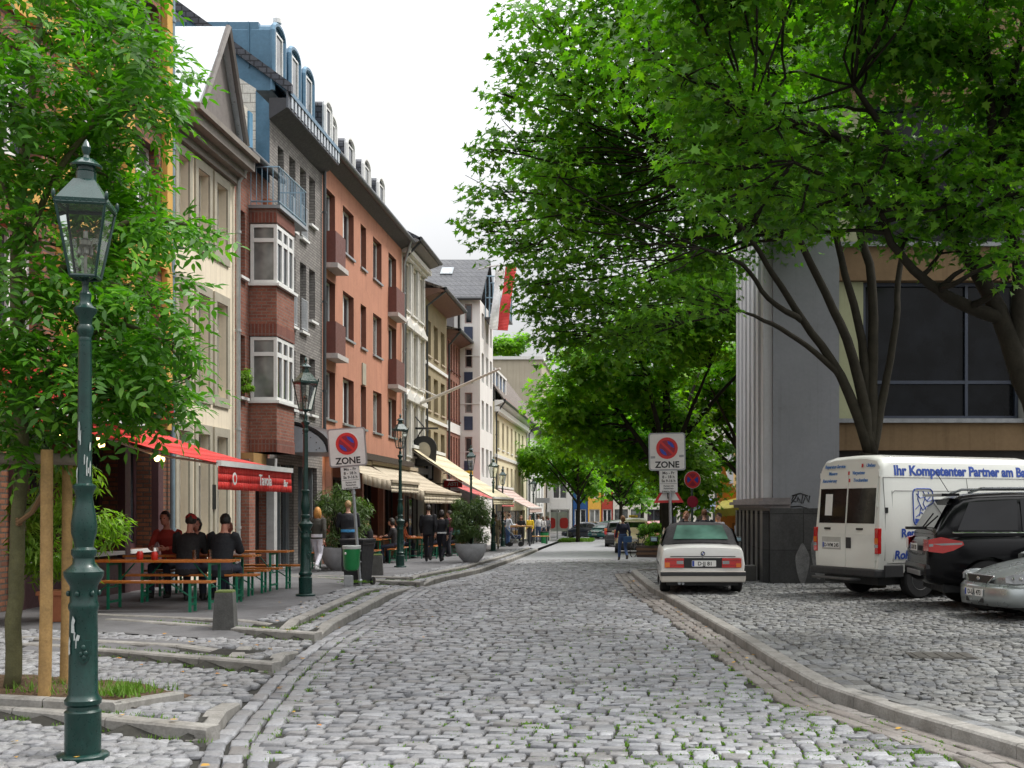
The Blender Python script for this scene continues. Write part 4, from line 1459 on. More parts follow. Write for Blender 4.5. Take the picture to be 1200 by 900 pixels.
# ------------------------------------------------------------------ trees and shrubs
BARK = M('maple_bark', (.026, .023, .016), .95, spec=.2, var=.35, scale=6, bump=.7, bscale=25, grime=.3)
BARK_G = M('mossy_bark', (.10, .095, .04), .9, var=.35, scale=8, bump=.6, bscale=30, grime=.3)
MAPLE = leaf_mat('maple_leaf', [(.04, .13, .008), (.10, .25, .012), (.07, .19, .010), (.17, .34, .016), (.04, .11, .012)], .38, .5)
MAPLE_Y = leaf_mat('maple_leaf_light', [(.08, .20, .010), (.16, .32, .016), (.11, .25, .012), (.23, .40, .022), (.06, .16, .012)], .50, .55)
ASHL = leaf_mat('ash_leaf', [(.03, .11, .008), (.08, .23, .012), (.05, .16, .010), (.14, .31, .018)], .33, .42)
OLIVEL = leaf_mat('oleander_leaf', [(.05, .10, .025), (.09, .15, .045), (.07, .12, .03), (.13, .18, .07)], .25, .5)
BAMBOO = leaf_mat('bamboo_leaf', [(.12, .24, .015), (.17, .30, .025), (.22, .34, .04)], .45, .5)

_m = [(0, 0), (.10, .04), (.36, -.08), (.23, .15), (.56, .33), (.25, .37), (.24, .60), (.11, .56), (0, .98)]
LEAF_MAPLE = np.array(_m + [(-x, y) for x, y in _m[1:-1][::-1]])
LEAF_OVAL = np.array([(0, 0), (.15, .28), (.17, .55), (0, 1), (-.17, .55), (-.15, .28)])
LEAF_LANCE = np.array([(0, 0), (.085, .4), (0, 1), (-.085, .4)])


def leaf_cloud(shape, P, N, D, size):
    """leaves at P with face normal N and midrib direction D"""
    n = len(P)
    N = N / np.linalg.norm(N, axis=1, keepdims=True)
    D = D - N * (D * N).sum(1, keepdims=True)
    D = D / (np.linalg.norm(D, axis=1, keepdims=True) + 1e-9)
    S = np.cross(D, N)
    k = len(shape)
    fold = np.abs(shape[:, 0]) * .35
    droop = -(shape[:, 1] ** 2) * .18
    v = (P[:, None] + S[:, None] * (shape[:, 0] * size[:, None])[..., None] + D[:, None] * (shape[:, 1] * size[:, None])[..., None]
         + N[:, None] * ((fold + droop)[None] * size[:, None])[..., None])
    return v.reshape(-1, 3), (np.arange(n)[:, None] * k + np.arange(k)).reshape(-1), np.full(n, k)


def clump_leaves(rg, c, r, n, size, up=.55, out=.5, layers=0, shape=LEAF_MAPLE):
    """one bough of foliage: leaves in loose, roughly level sprays inside an ellipsoid, denser to the outside"""
    c = np.array(c); r = np.array(r if hasattr(r, '__len__') else (r, r, r * .7))
    d = rg.normal(size=(n, 3)); d /= np.linalg.norm(d, axis=1, keepdims=True)
    rad = rg.random(n) ** .45
    q = d * rad[:, None]
    if layers:
        z = q[:, 2]; zl = (np.round(z * layers / 2) / layers * 2)
        q[:, 2] = zl + rg.normal(0, .2, n) - .25 * (q[:, 0] ** 2 + q[:, 1] ** 2) * .5
    P = c + q * r
    N = d * out + np.array([0, 0, 1.]) * up + rg.normal(0, .30, (n, 3))
    D = d * np.array([1, 1, .2]) + rg.normal(0, .6, (n, 3)) + np.array([0, 0, -.35])
    return P, N, D, size * rg.uniform(.65, 1.25, n)


def limb(mb, p0, p1, r0, r1, rg, bend=.12, n=6, seg=7):
    p0, p1 = Vector(p0), Vector(p1)
    d = p1 - p0; L = d.length
    a = Vector((rg.normal(), rg.normal(), rg.normal() * .5)) * L * bend
    pts = []; rs = []
    for i in range(seg):
        t = i / (seg - 1)
        s = math.sin(PI * t)
        pts.append(p0 + d * t + a * s * .6 + Vector((rg.normal(), rg.normal(), rg.normal())) * L * .012 * (0 < i < seg - 1) + Vector((0, 0, -.08 * L * s)) * 0)
        rs.append(r0 + (r1 - r0) * t ** .8)
    mb.tube(pts, rs, n)
    return pts, rs


def tree(name, label, base, limbs, clumps, leaf, shape, size, bark, seed, group=None, layers=0, up=.85, cat='tree', out=.38, twig=.02, join=.055):
    """limbs: list of (points, radii); clumps: (centre, radii, number)"""
    rg = np.random.default_rng(seed)
    b = Vector(base)
    t = thing(name, label, cat, base, 0, group)
    wood = MB(); nodes = []
    for pts, rad in limbs:
        pts = [Vector(p) - b for p in pts]
        # resample as a smooth curve
        sm = []; sr = []
        for i in range(len(pts) - 1):
            p0 = pts[max(i - 1, 0)]; p1 = pts[i]; p2 = pts[i + 1]; p3 = pts[min(i + 2, len(pts) - 1)]
            for k in range(4):
                u = k / 4
                sm.append(.5 * ((2 * p1) + (-p0 + p2) * u + (2 * p0 - 5 * p1 + 4 * p2 - p3) * u * u + (-p0 + 3 * p1 - 3 * p2 + p3) * u ** 3) + Vector(rg.normal(0, .012, 3)) * (rad[i] * 6 + .2))
                sr.append(rad[i] + (rad[i + 1] - rad[i]) * u)
        sm.append(pts[-1]); sr.append(rad[-1])
        wood.tube(sm, sr, 10)
        nodes += [(p, r) for p, r in zip(sm, sr) if p.z > .9]
    A = []
    sub = []
    for c, r, n in clumps:
        c = Vector(c) - b
        if nodes:
            best = min(nodes, key=lambda q: (q[0] - c).length + max(0, q[0].z - c.z) * .8)
            rr = min(best[1] * .7, join)
            if (best[0] - c).length > .25:
                pts, rs = limb(wood, best[0], c, rr, twig * .8, rg, .12, 6)
                sub += list(zip(pts[2:], rs[2:]))
            rx = np.array(r if hasattr(r, '__len__') else (r, r, r * .7))
            for _ in range(4):
                e = c + Vector(np.clip(rg.normal(0, .5, 3), -.75, .75) * rx)
                limb(wood, c + (best[0] - c) * rg.uniform(0, .25), e, twig * .8, twig * .25, rg, .15, 4, 4)
        A.append(clump_leaves(rg, c, r, n, size, up, out, layers, shape))
    wood.build('trunk', bark, t, smooth=180)
    P, N, D, S = (np.concatenate(k) for k in zip(*A))
    v, f, k = leaf_cloud(shape, P, N, D, S)
    link('crown', np_mesh('crown', v, f, k, leaf), t)
    return t


def shell_clumps(rg, c, r, n, cr, leaves, zmin=-.6, inner=.25, keep=None):
    """boughs spread over an ellipsoidal crown, most of them near its surface"""
    out = []
    i = 0
    ga = PI * (3 - 5 ** .5)
    for k in range(n * 3):
        if len(out) >= n: break
        z = 1 - 2 * ((k * .618034 + rg.random() * .08) % 1)
        if z < zmin: continue
        a = k * ga + rg.random() * .5
        q = math.sqrt(max(0, 1 - z * z))
        rad = rg.uniform(.72, 1.0) if rg.random() > inner else rg.uniform(.2, .7)
        p = np.array([q * math.cos(a), q * math.sin(a), z]) * rad * np.array(r) + np.array(c)
        if keep and not keep(p): continue
        s = cr * rg.uniform(.7, 1.3)
        out.append((tuple(p), (s, s, s * .55), int(leaves * (s / cr) ** 2)))
    return out


def maples():
    rg = np.random.default_rng(5)
    # multi-stemmed maple behind the van
    Y2 = 24.6
    bx = X(1022, Y2)
    B = (bx, Y2, .07)
    P = lambda px, py, y=Y2: tuple(at(px, py, y))
    fork = P(1021, 532)
    limbs = [([B, P(1023, 575), fork], [.30, .25, .24]),
             ([fork, P(985, 440, 24.4), P(940, 375, 24), P(905, 320, 23.6), P(872, 270, 23.2), P(800, 190, 22.5)], [.13, .10, .075, .06, .045, .025]),
             ([fork, P(1000, 420, 24.4), P(968, 345, 24.2), P(930, 270, 24), P(895, 190, 23.8), P(850, 80, 23.5)], [.13, .105, .085, .065, .05, .025]),
             ([fork, P(1010, 400), P(990, 320), P(975, 250), P(965, 150, 24.4), P(940, 0, 24.2)], [.125, .09, .075, .06, .05, .025]),
             ([fork, P(1022, 420), P(1022, 330), P(1005, 250), P(1012, 120), P(1030, -60)], [.13, .11, .095, .08, .06, .03]),
             ([fork, P(1036, 460), P(1050, 380), P(1055, 310, 24.9), P(1075, 200, 25), P(1120, 40, 25)], [.115, .085, .07, .06, .045, .025]),
             ([P(985, 440, 24.4), P(945, 405, 24), P(905, 380, 23.4), P(868, 364, 22.8)], [.07, .055, .045, .02]),
             ([P(940, 375, 24), P(900, 350, 23.4), P(870, 310, 22.8), P(820, 290, 22)], [.07, .05, .04, .02])]
    cl = []
    def keep(p):
        x, y, z = p
        px = CX + FPX * x / y; py = HY - (z - EYE) * FPX / y
        out_ = float(np.interp(py, [-200, 0, 60, 110, 170, 230, 270, 300, 330, 380], [640, 612, 598, 585, 578, 570, 555, 572, 590, 640]))
        if px - 1.15 * FPX / y < out_: return False
        if px > 855 and py > 275 + max(0, min(1, (px - 855) / 60)) * 10 - (px > 930) * 60: return False
        return True
    cl += shell_clumps(rg, (3.0, 23.6, 9.7), (6.3, 4.8, 4.6), 170, 1.05, 330, -1, .35, keep)
    # boughs that make the left outline against the sky
    for px, py, y, r in ((620, 20, 22, .8), (612, 70, 22, .7), (590, 110, 22, .55), (600, 160, 22.3, .8), (575, 175, 22, .5), (582, 225, 22.2, .8), (562, 262, 22.2, .6), (590, 285, 22.4, .7),
                         (632, 335, 22.6, .7), (640, 360, 22.8, .8), (650, 395, 23, .6), (700, 350, 22, .9), (690, 300, 21.5, .9), (760, 330, 21, .9), (720, 385, 22, .8), (770, 370, 21, .7), (820, 335, 21, .7), (840, 365, 22, .5), (640, 330, 23.5, .9), (665, 380, 23.5, .9), (695, 400, 23.5, .8), (605, 292, 23.5, .6), (650, 305, 24, .9), (685, 350, 24, 1.), (735, 405, 23, .8), (640, 240, 24, 1.), (720, 330, 24, 1.), (775, 345, 24, 1.),
                         (640, 20, 21, .9), (660, 110, 21, .9), (650, 200, 21, .9), (640, 270, 21.5, .9), (655, 400, 23, .4)):
        cl.append((P(px, py, y), (r, r, r * .6), int(330 * (r / 1.05) ** 1.7)))
    tree('maple_tree', 'big multi-stemmed maple growing behind the white van', B, limbs, cl, MAPLE, LEAF_MAPLE, .155, BARK, 11, None, 2)

    # leaning maple whose trunk stands right of the frame
    Y1 = 15.5
    B = (X(1262, Y1), Y1, .08)
    P = lambda px, py, y=Y1: tuple(at(px, py, y))
    limbs = [([B, P(1250, 640), P(1228, 520), P(1190, 420), P(1160, 345)], [.28, .21, .17, .14, .10]),
             ([P(1190, 420), P(1160, 345), P(1120, 275, 15.4), P(1080, 215, 15.3), P(1045, 165, 15), P(1000, 100, 14.6)], [.13, .11, .09, .075, .055, .025]),
             ([P(1175, 375), P(1120, 352, 15.3), P(1080, 325, 15), P(1045, 285, 14.8), P(1020, 235, 14.6), P(930, 190, 14)], [.10, .08, .06, .05, .04, .02]),
             ([P(1190, 420), P(1195, 330), P(1180, 240), P(1160, 120), P(1150, -60)], [.11, .09, .075, .06, .03]),
             ([P(1120, 275, 15.4), P(1160, 190), P(1190, 80), P(1210, -40)], [.08, .07, .05, .03]),
             ([P(1080, 215, 15.3), P(1030, 190, 15), P(960, 150, 14.5), P(880, 130, 14)], [.06, .05, .04, .02]),
             ([P(1228, 520), P(1290, 380), P(1360, 200), P(1400, 0)], [.14, .1, .07, .03])]
    cl = []
    def keep1(p):
        x, y, z = p
        py = HY - (z - EYE) * FPX / y; px = CX + FPX * x / y
        lim = 215 if px > 880 else 260
        if 985 < px < 1180: lim = 185
        return py < lim
    cl += shell_clumps(rg, (5.2, 15.2, 8.0), (5.2, 3.9, 3.6), 95, .95, 360, -1, .4, keep1)
    for px, py, y, r in ((830, 240, 13.6, .5), (860, 200, 13.8, .55), (815, 190, 13.6, .5), (900, 230, 14, .5), (940, 255, 14, .38), (955, 215, 14, .5), (1010, 215, 14.2, .45), (1060, 235, 14.2, .4), (1110, 240, 14.6, .5), (1160, 255, 14.6, .4), (1180, 300, 14.2, .3),
                         (1100, 200, 14.5, .5), (1150, 205, 14.4, .5), (1040, 170, 14.2, .5), (850, 120, 13.5, .6), (800, 90, 13.6, .6), (905, 140, 13.6, .6), (880, 262, 14, .3), (1195, 225, 14.3, .4), (930, 250, 15, .5), (985, 240, 15, .4), (1090, 262, 15, .42), (1140, 268, 15, .4), (1060, 200, 15, .6), (1000, 190, 15, .6), (960, 170, 15, .6), (1120, 170, 15, .6), (1180, 170, 15, .6), (1190, 265, 15, .4), (1010, 268, 15, .4), (1060, 280, 15, .38), (1105, 292, 15, .4), (1150, 300, 14.8, .36), (1185, 318, 14.6, .34), (960, 272, 15, .34), (1120, 235, 15.4, .6), (1040, 240, 15.4, .55), (1180, 240, 15.4, .5)):
        cl.append((P(px, py, y), (r, r, r * .5), int(300 * (r / .95) ** 1.6)))
    tree('maple_tree', 'maple with thick dark limbs leaning in from the right edge above the parked cars', B, limbs, cl, MAPLE, LEAF_MAPLE, .145, BARK, 12, None, 2)

    # street trees further down
    def street_tree(label, px, y, zc, rad, hz, n, leaves, size, mat, seed, tr=.2, clear=2.6):
        bx = X(px, y); g = grade(y)
        B = (bx, y, g)
        r2 = np.random.default_rng(seed)
        limbs = [([B, (bx + .05, y, g + clear), (bx, y, zc - hz * .2), (bx, y, zc + hz * .6)], [tr, tr * .8, tr * .55, .04])]
        for k in range(7):
            a = k * 2.4 + r2.random(); q = rad * r2.uniform(.5, .8)
            z0 = g + clear + .2 * k
            limbs.append(([(bx, y, z0), (bx + math.cos(a) * q * .5, y + math.sin(a) * q * .5, z0 + hz * .4), (bx + math.cos(a) * q, y + math.sin(a) * q, z0 + hz * .75)], [tr * .5, tr * .3, .03]))
        cl = shell_clumps(r2, (bx, y, zc), (rad, rad, hz), n, rad * .27, leaves, -1, .35)
        tree('street_tree', label, B, limbs, cl, mat, LEAF_MAPLE, size, BARK, seed, 'trees along the street', 2)
    street_tree('dense bright green tree behind the right-hand zone sign', 781, 40, 6.0, 3.8, 4.6, 120, 210, .24, MAPLE_Y, 31, .24, 2.6)
    street_tree('wide green tree overhanging the road behind the woman walking', 776, 57, 6.2, 5.0, 4.2, 70, 150, .30, MAPLE_Y, 32, .2, 2.9)
    street_tree('slim street tree with thin trunk on the grass strip by the dark saloon', 677, 86, 5.6, 4.1, 3.9, 60, 130, .36, MAPLE_Y, 33, .16, 2.6)
    street_tree('street tree shading the parked cars at the far end', 727, 98, 5.5, 4.5, 3.6, 55, 120, .42, MAPLE, 34, .18, 2.6)
    street_tree('tall tree on the right beyond the orange kiosk', 880, 55, 7.0, 5.0, 5.2, 80, 150, .32, MAPLE_Y, 35, .25, 2.8)
    street_tree('light green tree rising over the white house roofs at the back', 592, 150, 20.4, 4.4, 3.6, 45, 120, .5, MAPLE_Y, 36, .3, 9)
    street_tree('tree between the far shop houses and the last cars', 752, 110, 6.0, 5.0, 4.2, 50, 110, .45, MAPLE, 37, .2, 3.)


maples()


def young_tree():
    Y0 = 10.1
    bx = X(14, Y0)
    B = (bx, Y0, LZ(bx, Y0) + .08)
    P = lambda px, py, y=Y0: tuple(at(px, py, y))
    rg = np.random.default_rng(8)
    limbs = [([B, P(18, 700), P(22, 600), P(26, 520), P(20, 400), P(22, 250), P(40, 90), P(60, -120)], [.068, .062, .058, .055, .05, .042, .03, .015]),
             ([P(22, 612), P(34, 600), P(46, 585), P(52, 560)], [.03, .03, .03, .028]),
             ([P(26, 480), P(70, 420), P(130, 380), P(190, 400), P(225, 440)], [.035, .03, .022, .016, .008]),
             ([P(20, 380), P(80, 310), P(150, 260), P(215, 262), P(255, 275)], [.035, .03, .022, .016, .008]),
             ([P(22, 300), P(70, 200), P(130, 120), P(190, 70)], [.03, .025, .02, .008]),
             ([P(22, 260), P(-20, 150), P(-60, 60)], [.03, .02, .01]),
             ([P(20, 400), P(-30, 350), P(-80, 300)], [.03, .02, .01])]
    cl = []
    # boughs: (px, py, depth, radius)
    spots = [(30, 30), (90, 20), (150, 30), (195, 45), (215, 75), (60, 80), (120, 80), (175, 105), (222, 85), (10, 120), (70, 140), (130, 150), (190, 150), (205, 120),
             (20, 190), (60, 210), (150, 200), (170, 215), (225, 265), (250, 268), (200, 250), (160, 270), (130, 225), (30, 260), (20, 320), (70, 350), (150, 320), (190, 330), (215, 345), (130, 360),
             (180, 380), (225, 405), (240, 398), (20, 390), (60, 410), (150, 420), (195, 430), (230, 470), (200, 475), (170, 465), (130, 470), (20, 450), (40, 480), (10, 500), (70, 475), (100, 440), (35, 515), (-20, 420), (-30, 300), (-20, 200), (-30, 100),
             (60, -30), (130, -30), (0, -40), (180, 0), (235, 455), (100, 400), (110, 170), (85, 250), (110, 300)]
    for px, py in spots:
        if px > 120: px -= 26 + (px - 120) * .16
        y = Y0 + rg.uniform(-.8, 1.1)
        if 60 < px < 130 and py < 340: y = Y0 + rg.uniform(.3, 1.2)
        r = rg.uniform(.24, .38)
        cl.append((P(px, py, y), (r, r, r * .6), 0))
    # pinnate leaves: build sprays of leaflets
    t_rg = np.random.default_rng(9)
    tr = tree('young_tree', 'young ash-like street tree tied to wooden stakes, nearest on the left', B, limbs, [(c, r, 1) for c, r, n in cl], ASHL, LEAF_OVAL, .09, BARK_G, 9, twig=.008, join=.02)
    PP = []; NN = []; DD = []; SS = []
    b = np.array(B)
    for c, r, n in cl:
        c = np.array(c) - b
        for _ in range(int(t_rg.integers(30, 44))):
            d = t_rg.normal(size=3); d /= np.linalg.norm(d)
            o = c + d * np.array(r) * t_rg.uniform(.1, 1.0)
            dirn = d * np.array([1, 1, .4]) + np.array([0, 0, -.25]) + t_rg.normal(0, .3, 3); dirn /= np.linalg.norm(dirn)
            up = np.array([0, 0, 1.]) + t_rg.normal(0, .35, 3)
            sd = np.cross(dirn, up); sd /= np.linalg.norm(sd)
            nrm = np.cross(sd, dirn)
            L = t_rg.uniform(.16, .30); m = 4
            sag = t_rg.uniform(.1, .5)
            for k in range(m):
                s = (k + .6) / m
                base = o + dirn * L * s - np.array([0, 0, 1]) * sag * L * s * s
                for sg in (-1, 1):
                    PP.append(base); DD.append(sd * sg + dirn * .55); NN.append(nrm + t_rg.normal(0, .22, 3)); SS.append(t_rg.uniform(.08, .13))
            PP.append(o + dirn * L * 1.02 - np.array([0, 0, 1]) * sag * L); DD.append(dirn); NN.append(nrm); SS.append(.11)
    v, f, k = leaf_cloud(LEAF_OVAL, np.array(PP), np.array(NN), np.array(DD), np.array(SS))
    for ch in tr.children:
        if ch.name.startswith('crown'):
            old = ch.data; ch.data = np_mesh('crown', v, f, k, ASHL)
    # stakes
    WOOD = M('stake_wood', (.36, .22, .08), .8, var=.35, scale=6, bump=.4)
    GREYW = M('weathered_log', (.20, .17, .13), .85, var=.3, bump=.4)
    t = thing('tree_stakes', 'pale wooden stakes with a round crossbar holding the young tree', 'tree stakes', (X(52, 10.0), 10.0, .15))
    o = Vector(t.location)
    def rel(px, py, y): return at(px, py, y) - o
    for px, y, top, r in ((52, 9.9, 527, .052), (76, 10.35, 542, .046)):
        zb = .12
        m = MB(); p0 = Vector((X(px, y), y, zb)) - o; p1 = rel(px + 3, top, y)
        m.tube([p0, p0 * .6 + p1 * .4 + Vector((.008, 0, 0)), p1], [r, r * .97, r * .92], 14); m.build('stake', WOOD, t, smooth=50)
    m = MB(); m.tube([rel(-30, 538, 10.15), rel(40, 537, 10.12), rel(92, 539, 10.1)], .048, 12); m.build('crossbar', GREYW, t, smooth=50)
    m = MB()
    for q in range(3):
        pts = [rel(22 + 3 * math.cos(a), 613 - q * 3 + 2 * math.sin(a), 10.1 - .08 * math.sin(a)) for a in np.linspace(0, 6.28, 9)]
        m.tube(pts, .014, 5)
    m.tube([rel(22, 612, 10.02), rel(38, 600, 10.0), rel(52, 575, 9.95)], .02, 6)
    m.build('tie', M('coconut_rope', (.16, .09, .04), .95), t)


young_tree()


def potted(label, base, plant_label, kind):
    pass


def shrub(name, label, base, hgt, rad, n, leaf, shape, size, seed, stem=.03, z0=.1, up=.3, group=None):
    rg = np.random.default_rng(seed)
    b = Vector(base)
    limbs = []
    for k in range(6):
        a = k * 1.05 + rg.random()
        q = rad * rg.uniform(.2, .6)
        limbs.append(([b, b + Vector((math.cos(a) * q * .3, math.sin(a) * q * .3, hgt * .45)), b + Vector((math.cos(a) * q, math.sin(a) * q, hgt * .85))], [stem, stem * .7, stem * .3]))
    cl = []
    for k in range(26):
        a = rg.uniform(0, 6.28); z = rg.uniform(z0, 1) ; q = rad * math.sqrt(max(0.05, 1 - (2 * (z - z0) / (1 - z0) - 1) ** 2)) * rg.uniform(.55, .92)
        r = rad * rg.uniform(.22, .36)
        cl.append((tuple(b + Vector((q * math.cos(a), q * math.sin(a), z * hgt))), (r, r, r), n))
    return tree(name, label, base, limbs, cl, leaf, shape, size, BARK, seed, group, 0, up, 'plant', .8, .008, .012)


def planters():
    BOWL = M('bowl_concrete', (.46, .47, .49), .55, var=.15, scale=4, bump=.15, grime=.35)
    SOIL = M('pot_soil', (.05, .035, .02), .95, bump=.6)
    for px, y, lab, plab, sd in ((398, 31.2, 'pale grey bowl planter beside the green bin', 'oleander bush in the bowl behind the man in black', 41), (552, 37.6, 'grey bowl planter behind the fourth lamp post', 'round oleander bush in the bowl by the couple', 42)):
        x = X(px, y); z = LZ(x, y)
        t = thing('bowl_planter', lab, 'planter', (x, y, z), 0, 'bowl planters on the pavement')
        m = MB(); m.lathe([(.22, 0), (.24, .03), (.38, .18), (.47, .38), (.505, .56), (.50, .60), (.46, .60), (.44, .55)], 32); m.build('bowl', BOWL, t, smooth=50)
        m = MB(); m.lathe([(.44, .52), (.2, .555), (.0, .56)], 20); m.build('soil', SOIL, t)
        shrub('oleander', plab, (x, y, z + .53), 1.55, .78, 190, OLIVEL, LEAF_LANCE, .15, sd, group='oleanders in the bowls')
    x = X(71, 16.6); y = 16.6; z = LZ(x, y)
    t = thing('plant_pot', 'square orange terracotta pot behind the wooden stakes', 'plant pot', (x, y, z))
    m = MB()
    m.add([(-.17, -.17, 0), (.17, -.17, 0), (.17, .17, 0), (-.17, .17, 0), (-.21, -.21, .36), (.21, -.21, .36), (.21, .21, .36), (-.21, .21, .36)], [(0, 3, 2, 1), (0, 1, 5, 4), (1, 2, 6, 5), (2, 3, 7, 6), (3, 0, 4, 7), (4, 5, 6, 7)])
    m.build('pot', M('terracotta', (.42, .15, .07), .8), t)
    m = MB(); m.bbox(-.235, .235, -.235, .235, .36, .42, .01); m.build('rim', M('terracotta', (.42, .15, .07), .8), t)
    shrub('bamboo', 'light green bamboo growing in the orange pot', (x + .1, y, z + .40), 1.75, .82, 120, BAMBOO, LEAF_LANCE, .17, 43, .012, .15, .5)
    # big bush on right by taxi
    y = 50.; x = X(760, y); z = grade(y)
    t = thing('wooden_planter', 'dark wooden planter box next to the leaning bicycle', 'planter', (x, y, z))
    m = MB(); m.bbox(-.5, .75, -.4, .4, 0, .5, .02); m.build('box', DKFRAME, t)
    m = MB()
    for q in (.12, .30): m.box(-.52, .77, -.42, -.402, q, q + .1)
    m.build('board', M('brown_board', (.12, .07, .04), .8), t)
    shrub('box_shrub', 'dark evergreen shrub filling the wooden planter', (x + .12, y, z + .45), .95, .62, 120, MAPLE, LEAF_OVAL, .12, 44, group=None)
    # ivy in a window box on the oriel house
    shrub('window_plant', 'small green plant hanging at the window left of the oriel', (XF + .12, 28.8, 4.5), .55, .22, 40, BAMBOO, LEAF_OVAL, .08, 45, .006)


planters()
# ------------------------------------------------------------------ street furniture
LANT_GL = clear_glass('lantern_glass', (.93, .97, .95), .05)


def lamp_post():
    """cast-iron gas lantern, 4.2 m"""
    t = thing('street_lamp', 'x', 'street lamp')
    b = MB()
    prof = [(.27, 0), (.27, .035), (.255, .045), (.185, .05), (.185, .33), (.19, .345), (.165, .36), (.16, .385), (.185, .40), (.19, .43), (.165, .45), (.15, .47), (.145, .9), (.14, 1.06), (.155, 1.08), (.155, 1.11), (.14, 1.13), (.14, 1.24), (.165, 1.27), (.20, 1.31), (.205, 1.345), (.16, 1.37), (.115, 1.40), (.105, 1.44), (.13, 1.47), (.13, 1.50), (.095, 1.52),
            (.10, 1.56), (.125, 1.62), (.128, 1.68), (.115, 1.75), (.095, 1.82), (.085, 1.88), (.10, 1.92), (.12, 1.945), (.12, 1.96), (.082, 1.975), (.076, 2.0), (.066, 2.9), (.064, 3.0)]
    prof = [(r * .82, z) for r, z in prof]
    b.lathe(prof, 28, mod=lambda a, z: 1 + (.05 * abs(math.sin(4 * a)) if 1.54 < z < 1.86 else (.04 * abs(math.sin(6 * a)) if 2.0 < z < 2.98 else 0)))
    # bosses and heraldic shield
    for k in range(6):
        a = k * PI / 3 + .3; b.ball((.125 * math.cos(a), .125 * math.sin(a), 1.19), .022, seg=8, ring=5)
    po = b.build('post', GREEN_L, t, smooth=40)
    s = MB()
    sh = [(-.055, .08), (.055, .08), (.058, -.01), (.04, -.06), (0, -.085), (-.04, -.06), (-.058, -.01)]
    s.extrude(sh, (.03, -.135, .78), (1, 0, 0), (0, 0, 1), (0, .05, 0))
    for dx, dz, r in ((.0, .03, .022), (.02, -.01, .02), (-.02, -.015, .018), (.005, -.04, .02)): s.ball((.03 + dx, -.137, .78 + dz), (r, .012, r), seg=8, ring=5)
    s.build('shield', GREEN_L, po, smooth=40)
    b = MB()
    b.lathe([(.05, 2.98), (.056, 3.0), (.05, 3.02), (.07, 3.06), (.07, 3.09), (.055, 3.11), (.06, 3.16), (.095, 3.20), (.10, 3.225), (.06, 3.25), (.045, 3.28), (.052, 3.33), (.03, 3.36), (.022, 3.42)], 24)
    b.tube([(0, 0, 3.40), (0, 0, 3.46)], .03, 8)
    b.build('collar', GREEN_L, t, smooth=40)
    # lantern frame: four-sided, wider at the top
    zb, zt, wb, wt = 3.45, 3.95, .105, .205
    f = MB()
    cb = [(sx * wb, sy * wb, zb) for sx, sy in ((-1, -1), (1, -1), (1, 1), (-1, 1))]
    ct = [(sx * wt, sy * wt, zt) for sx, sy in ((-1, -1), (1, -1), (1, 1), (-1, 1))]
    for i in range(4):
        j = (i + 1) % 4
        f.tube([cb[i], ct[i]], .013, 6); f.tube([cb[i], cb[j]], .014, 6); f.tube([ct[i], ct[j]], .016, 6)
        f.ball((ct[i][0] * 1.06, ct[i][1] * 1.06, zt + .05), (.018, .018, .035), seg=8, ring=6)
    f.tube([(0, 0, zb - .03), cb[0]], .009, 5); f.tube([(0, 0, zb - .03), cb[1]], .009, 5); f.tube([(0, 0, zb - .03), cb[2]], .009, 5); f.tube([(0, 0, zb - .03), cb[3]], .009, 5)
    # small crest points along the top edge
    for i in range(4):
        a, c = Vector(ct[i]), Vector(ct[(i + 1) % 4])
        for k in range(1, 8):
            p = a.lerp(c, k / 8); f.ball((p.x * 1.03, p.y * 1.03, zt + .012), (.012, .012, .018), seg=6, ring=4)
    fo = f.build('lantern_frame', GREEN_L, t, smooth=50)
    g = MB()
    for i in range(4):
        j = (i + 1) % 4; g.quad(cb[i], cb[j], ct[j], ct[i])
    g.build('lantern_glass', LANT_GL, t)
    r = MB()
    rot = PI / 4; q = math.sqrt(2)
    r.lathe([(wt * q * 1.06, zt + .0), (wt * q * 1.08, zt + .03), (wt * q * .98, zt + .035), (.12, zt + .19), (.10, zt + .19)], 4, rot=rot)
    r.lathe([(.085, zt + .18), (.085, zt + .25), (.075, zt + .26), (.08, zt + .30), (.13, zt + .285), (.135, zt + .30), (.07, zt + .345), (.03, zt + .355), (.022, zt + .375), (.035, zt + .40), (.04, zt + .43), (.02, zt + .47), (.0, zt + .49)], 16, mod=lambda a, z: 1 + (.06 * math.sin(8 * a) if zt + .28 < z < zt + .31 else 0))
    r.build('lantern_roof', M('lamp_roof', (.008, .045, .038), .25, spec=.6, var=.2, Coat_Weight=.3), t, smooth=30)
    m = MB(); m.lathe([(.014, 3.44), (.014, 3.66), (.05, 3.68), (.055, 3.71), (.02, 3.73), (.02, 3.78)], 12)
    for k in range(4):
        a = k * PI / 2 + .4; m.lathe([(.0, 3.60), (.022, 3.615), (.02, 3.66), (.008, 3.67)], 8, (.045 * math.cos(a), .045 * math.sin(a), .0))
    m.build('burner', M('burner_metal', (.35, .34, .30), .35, .6), t, smooth=50)
    return t


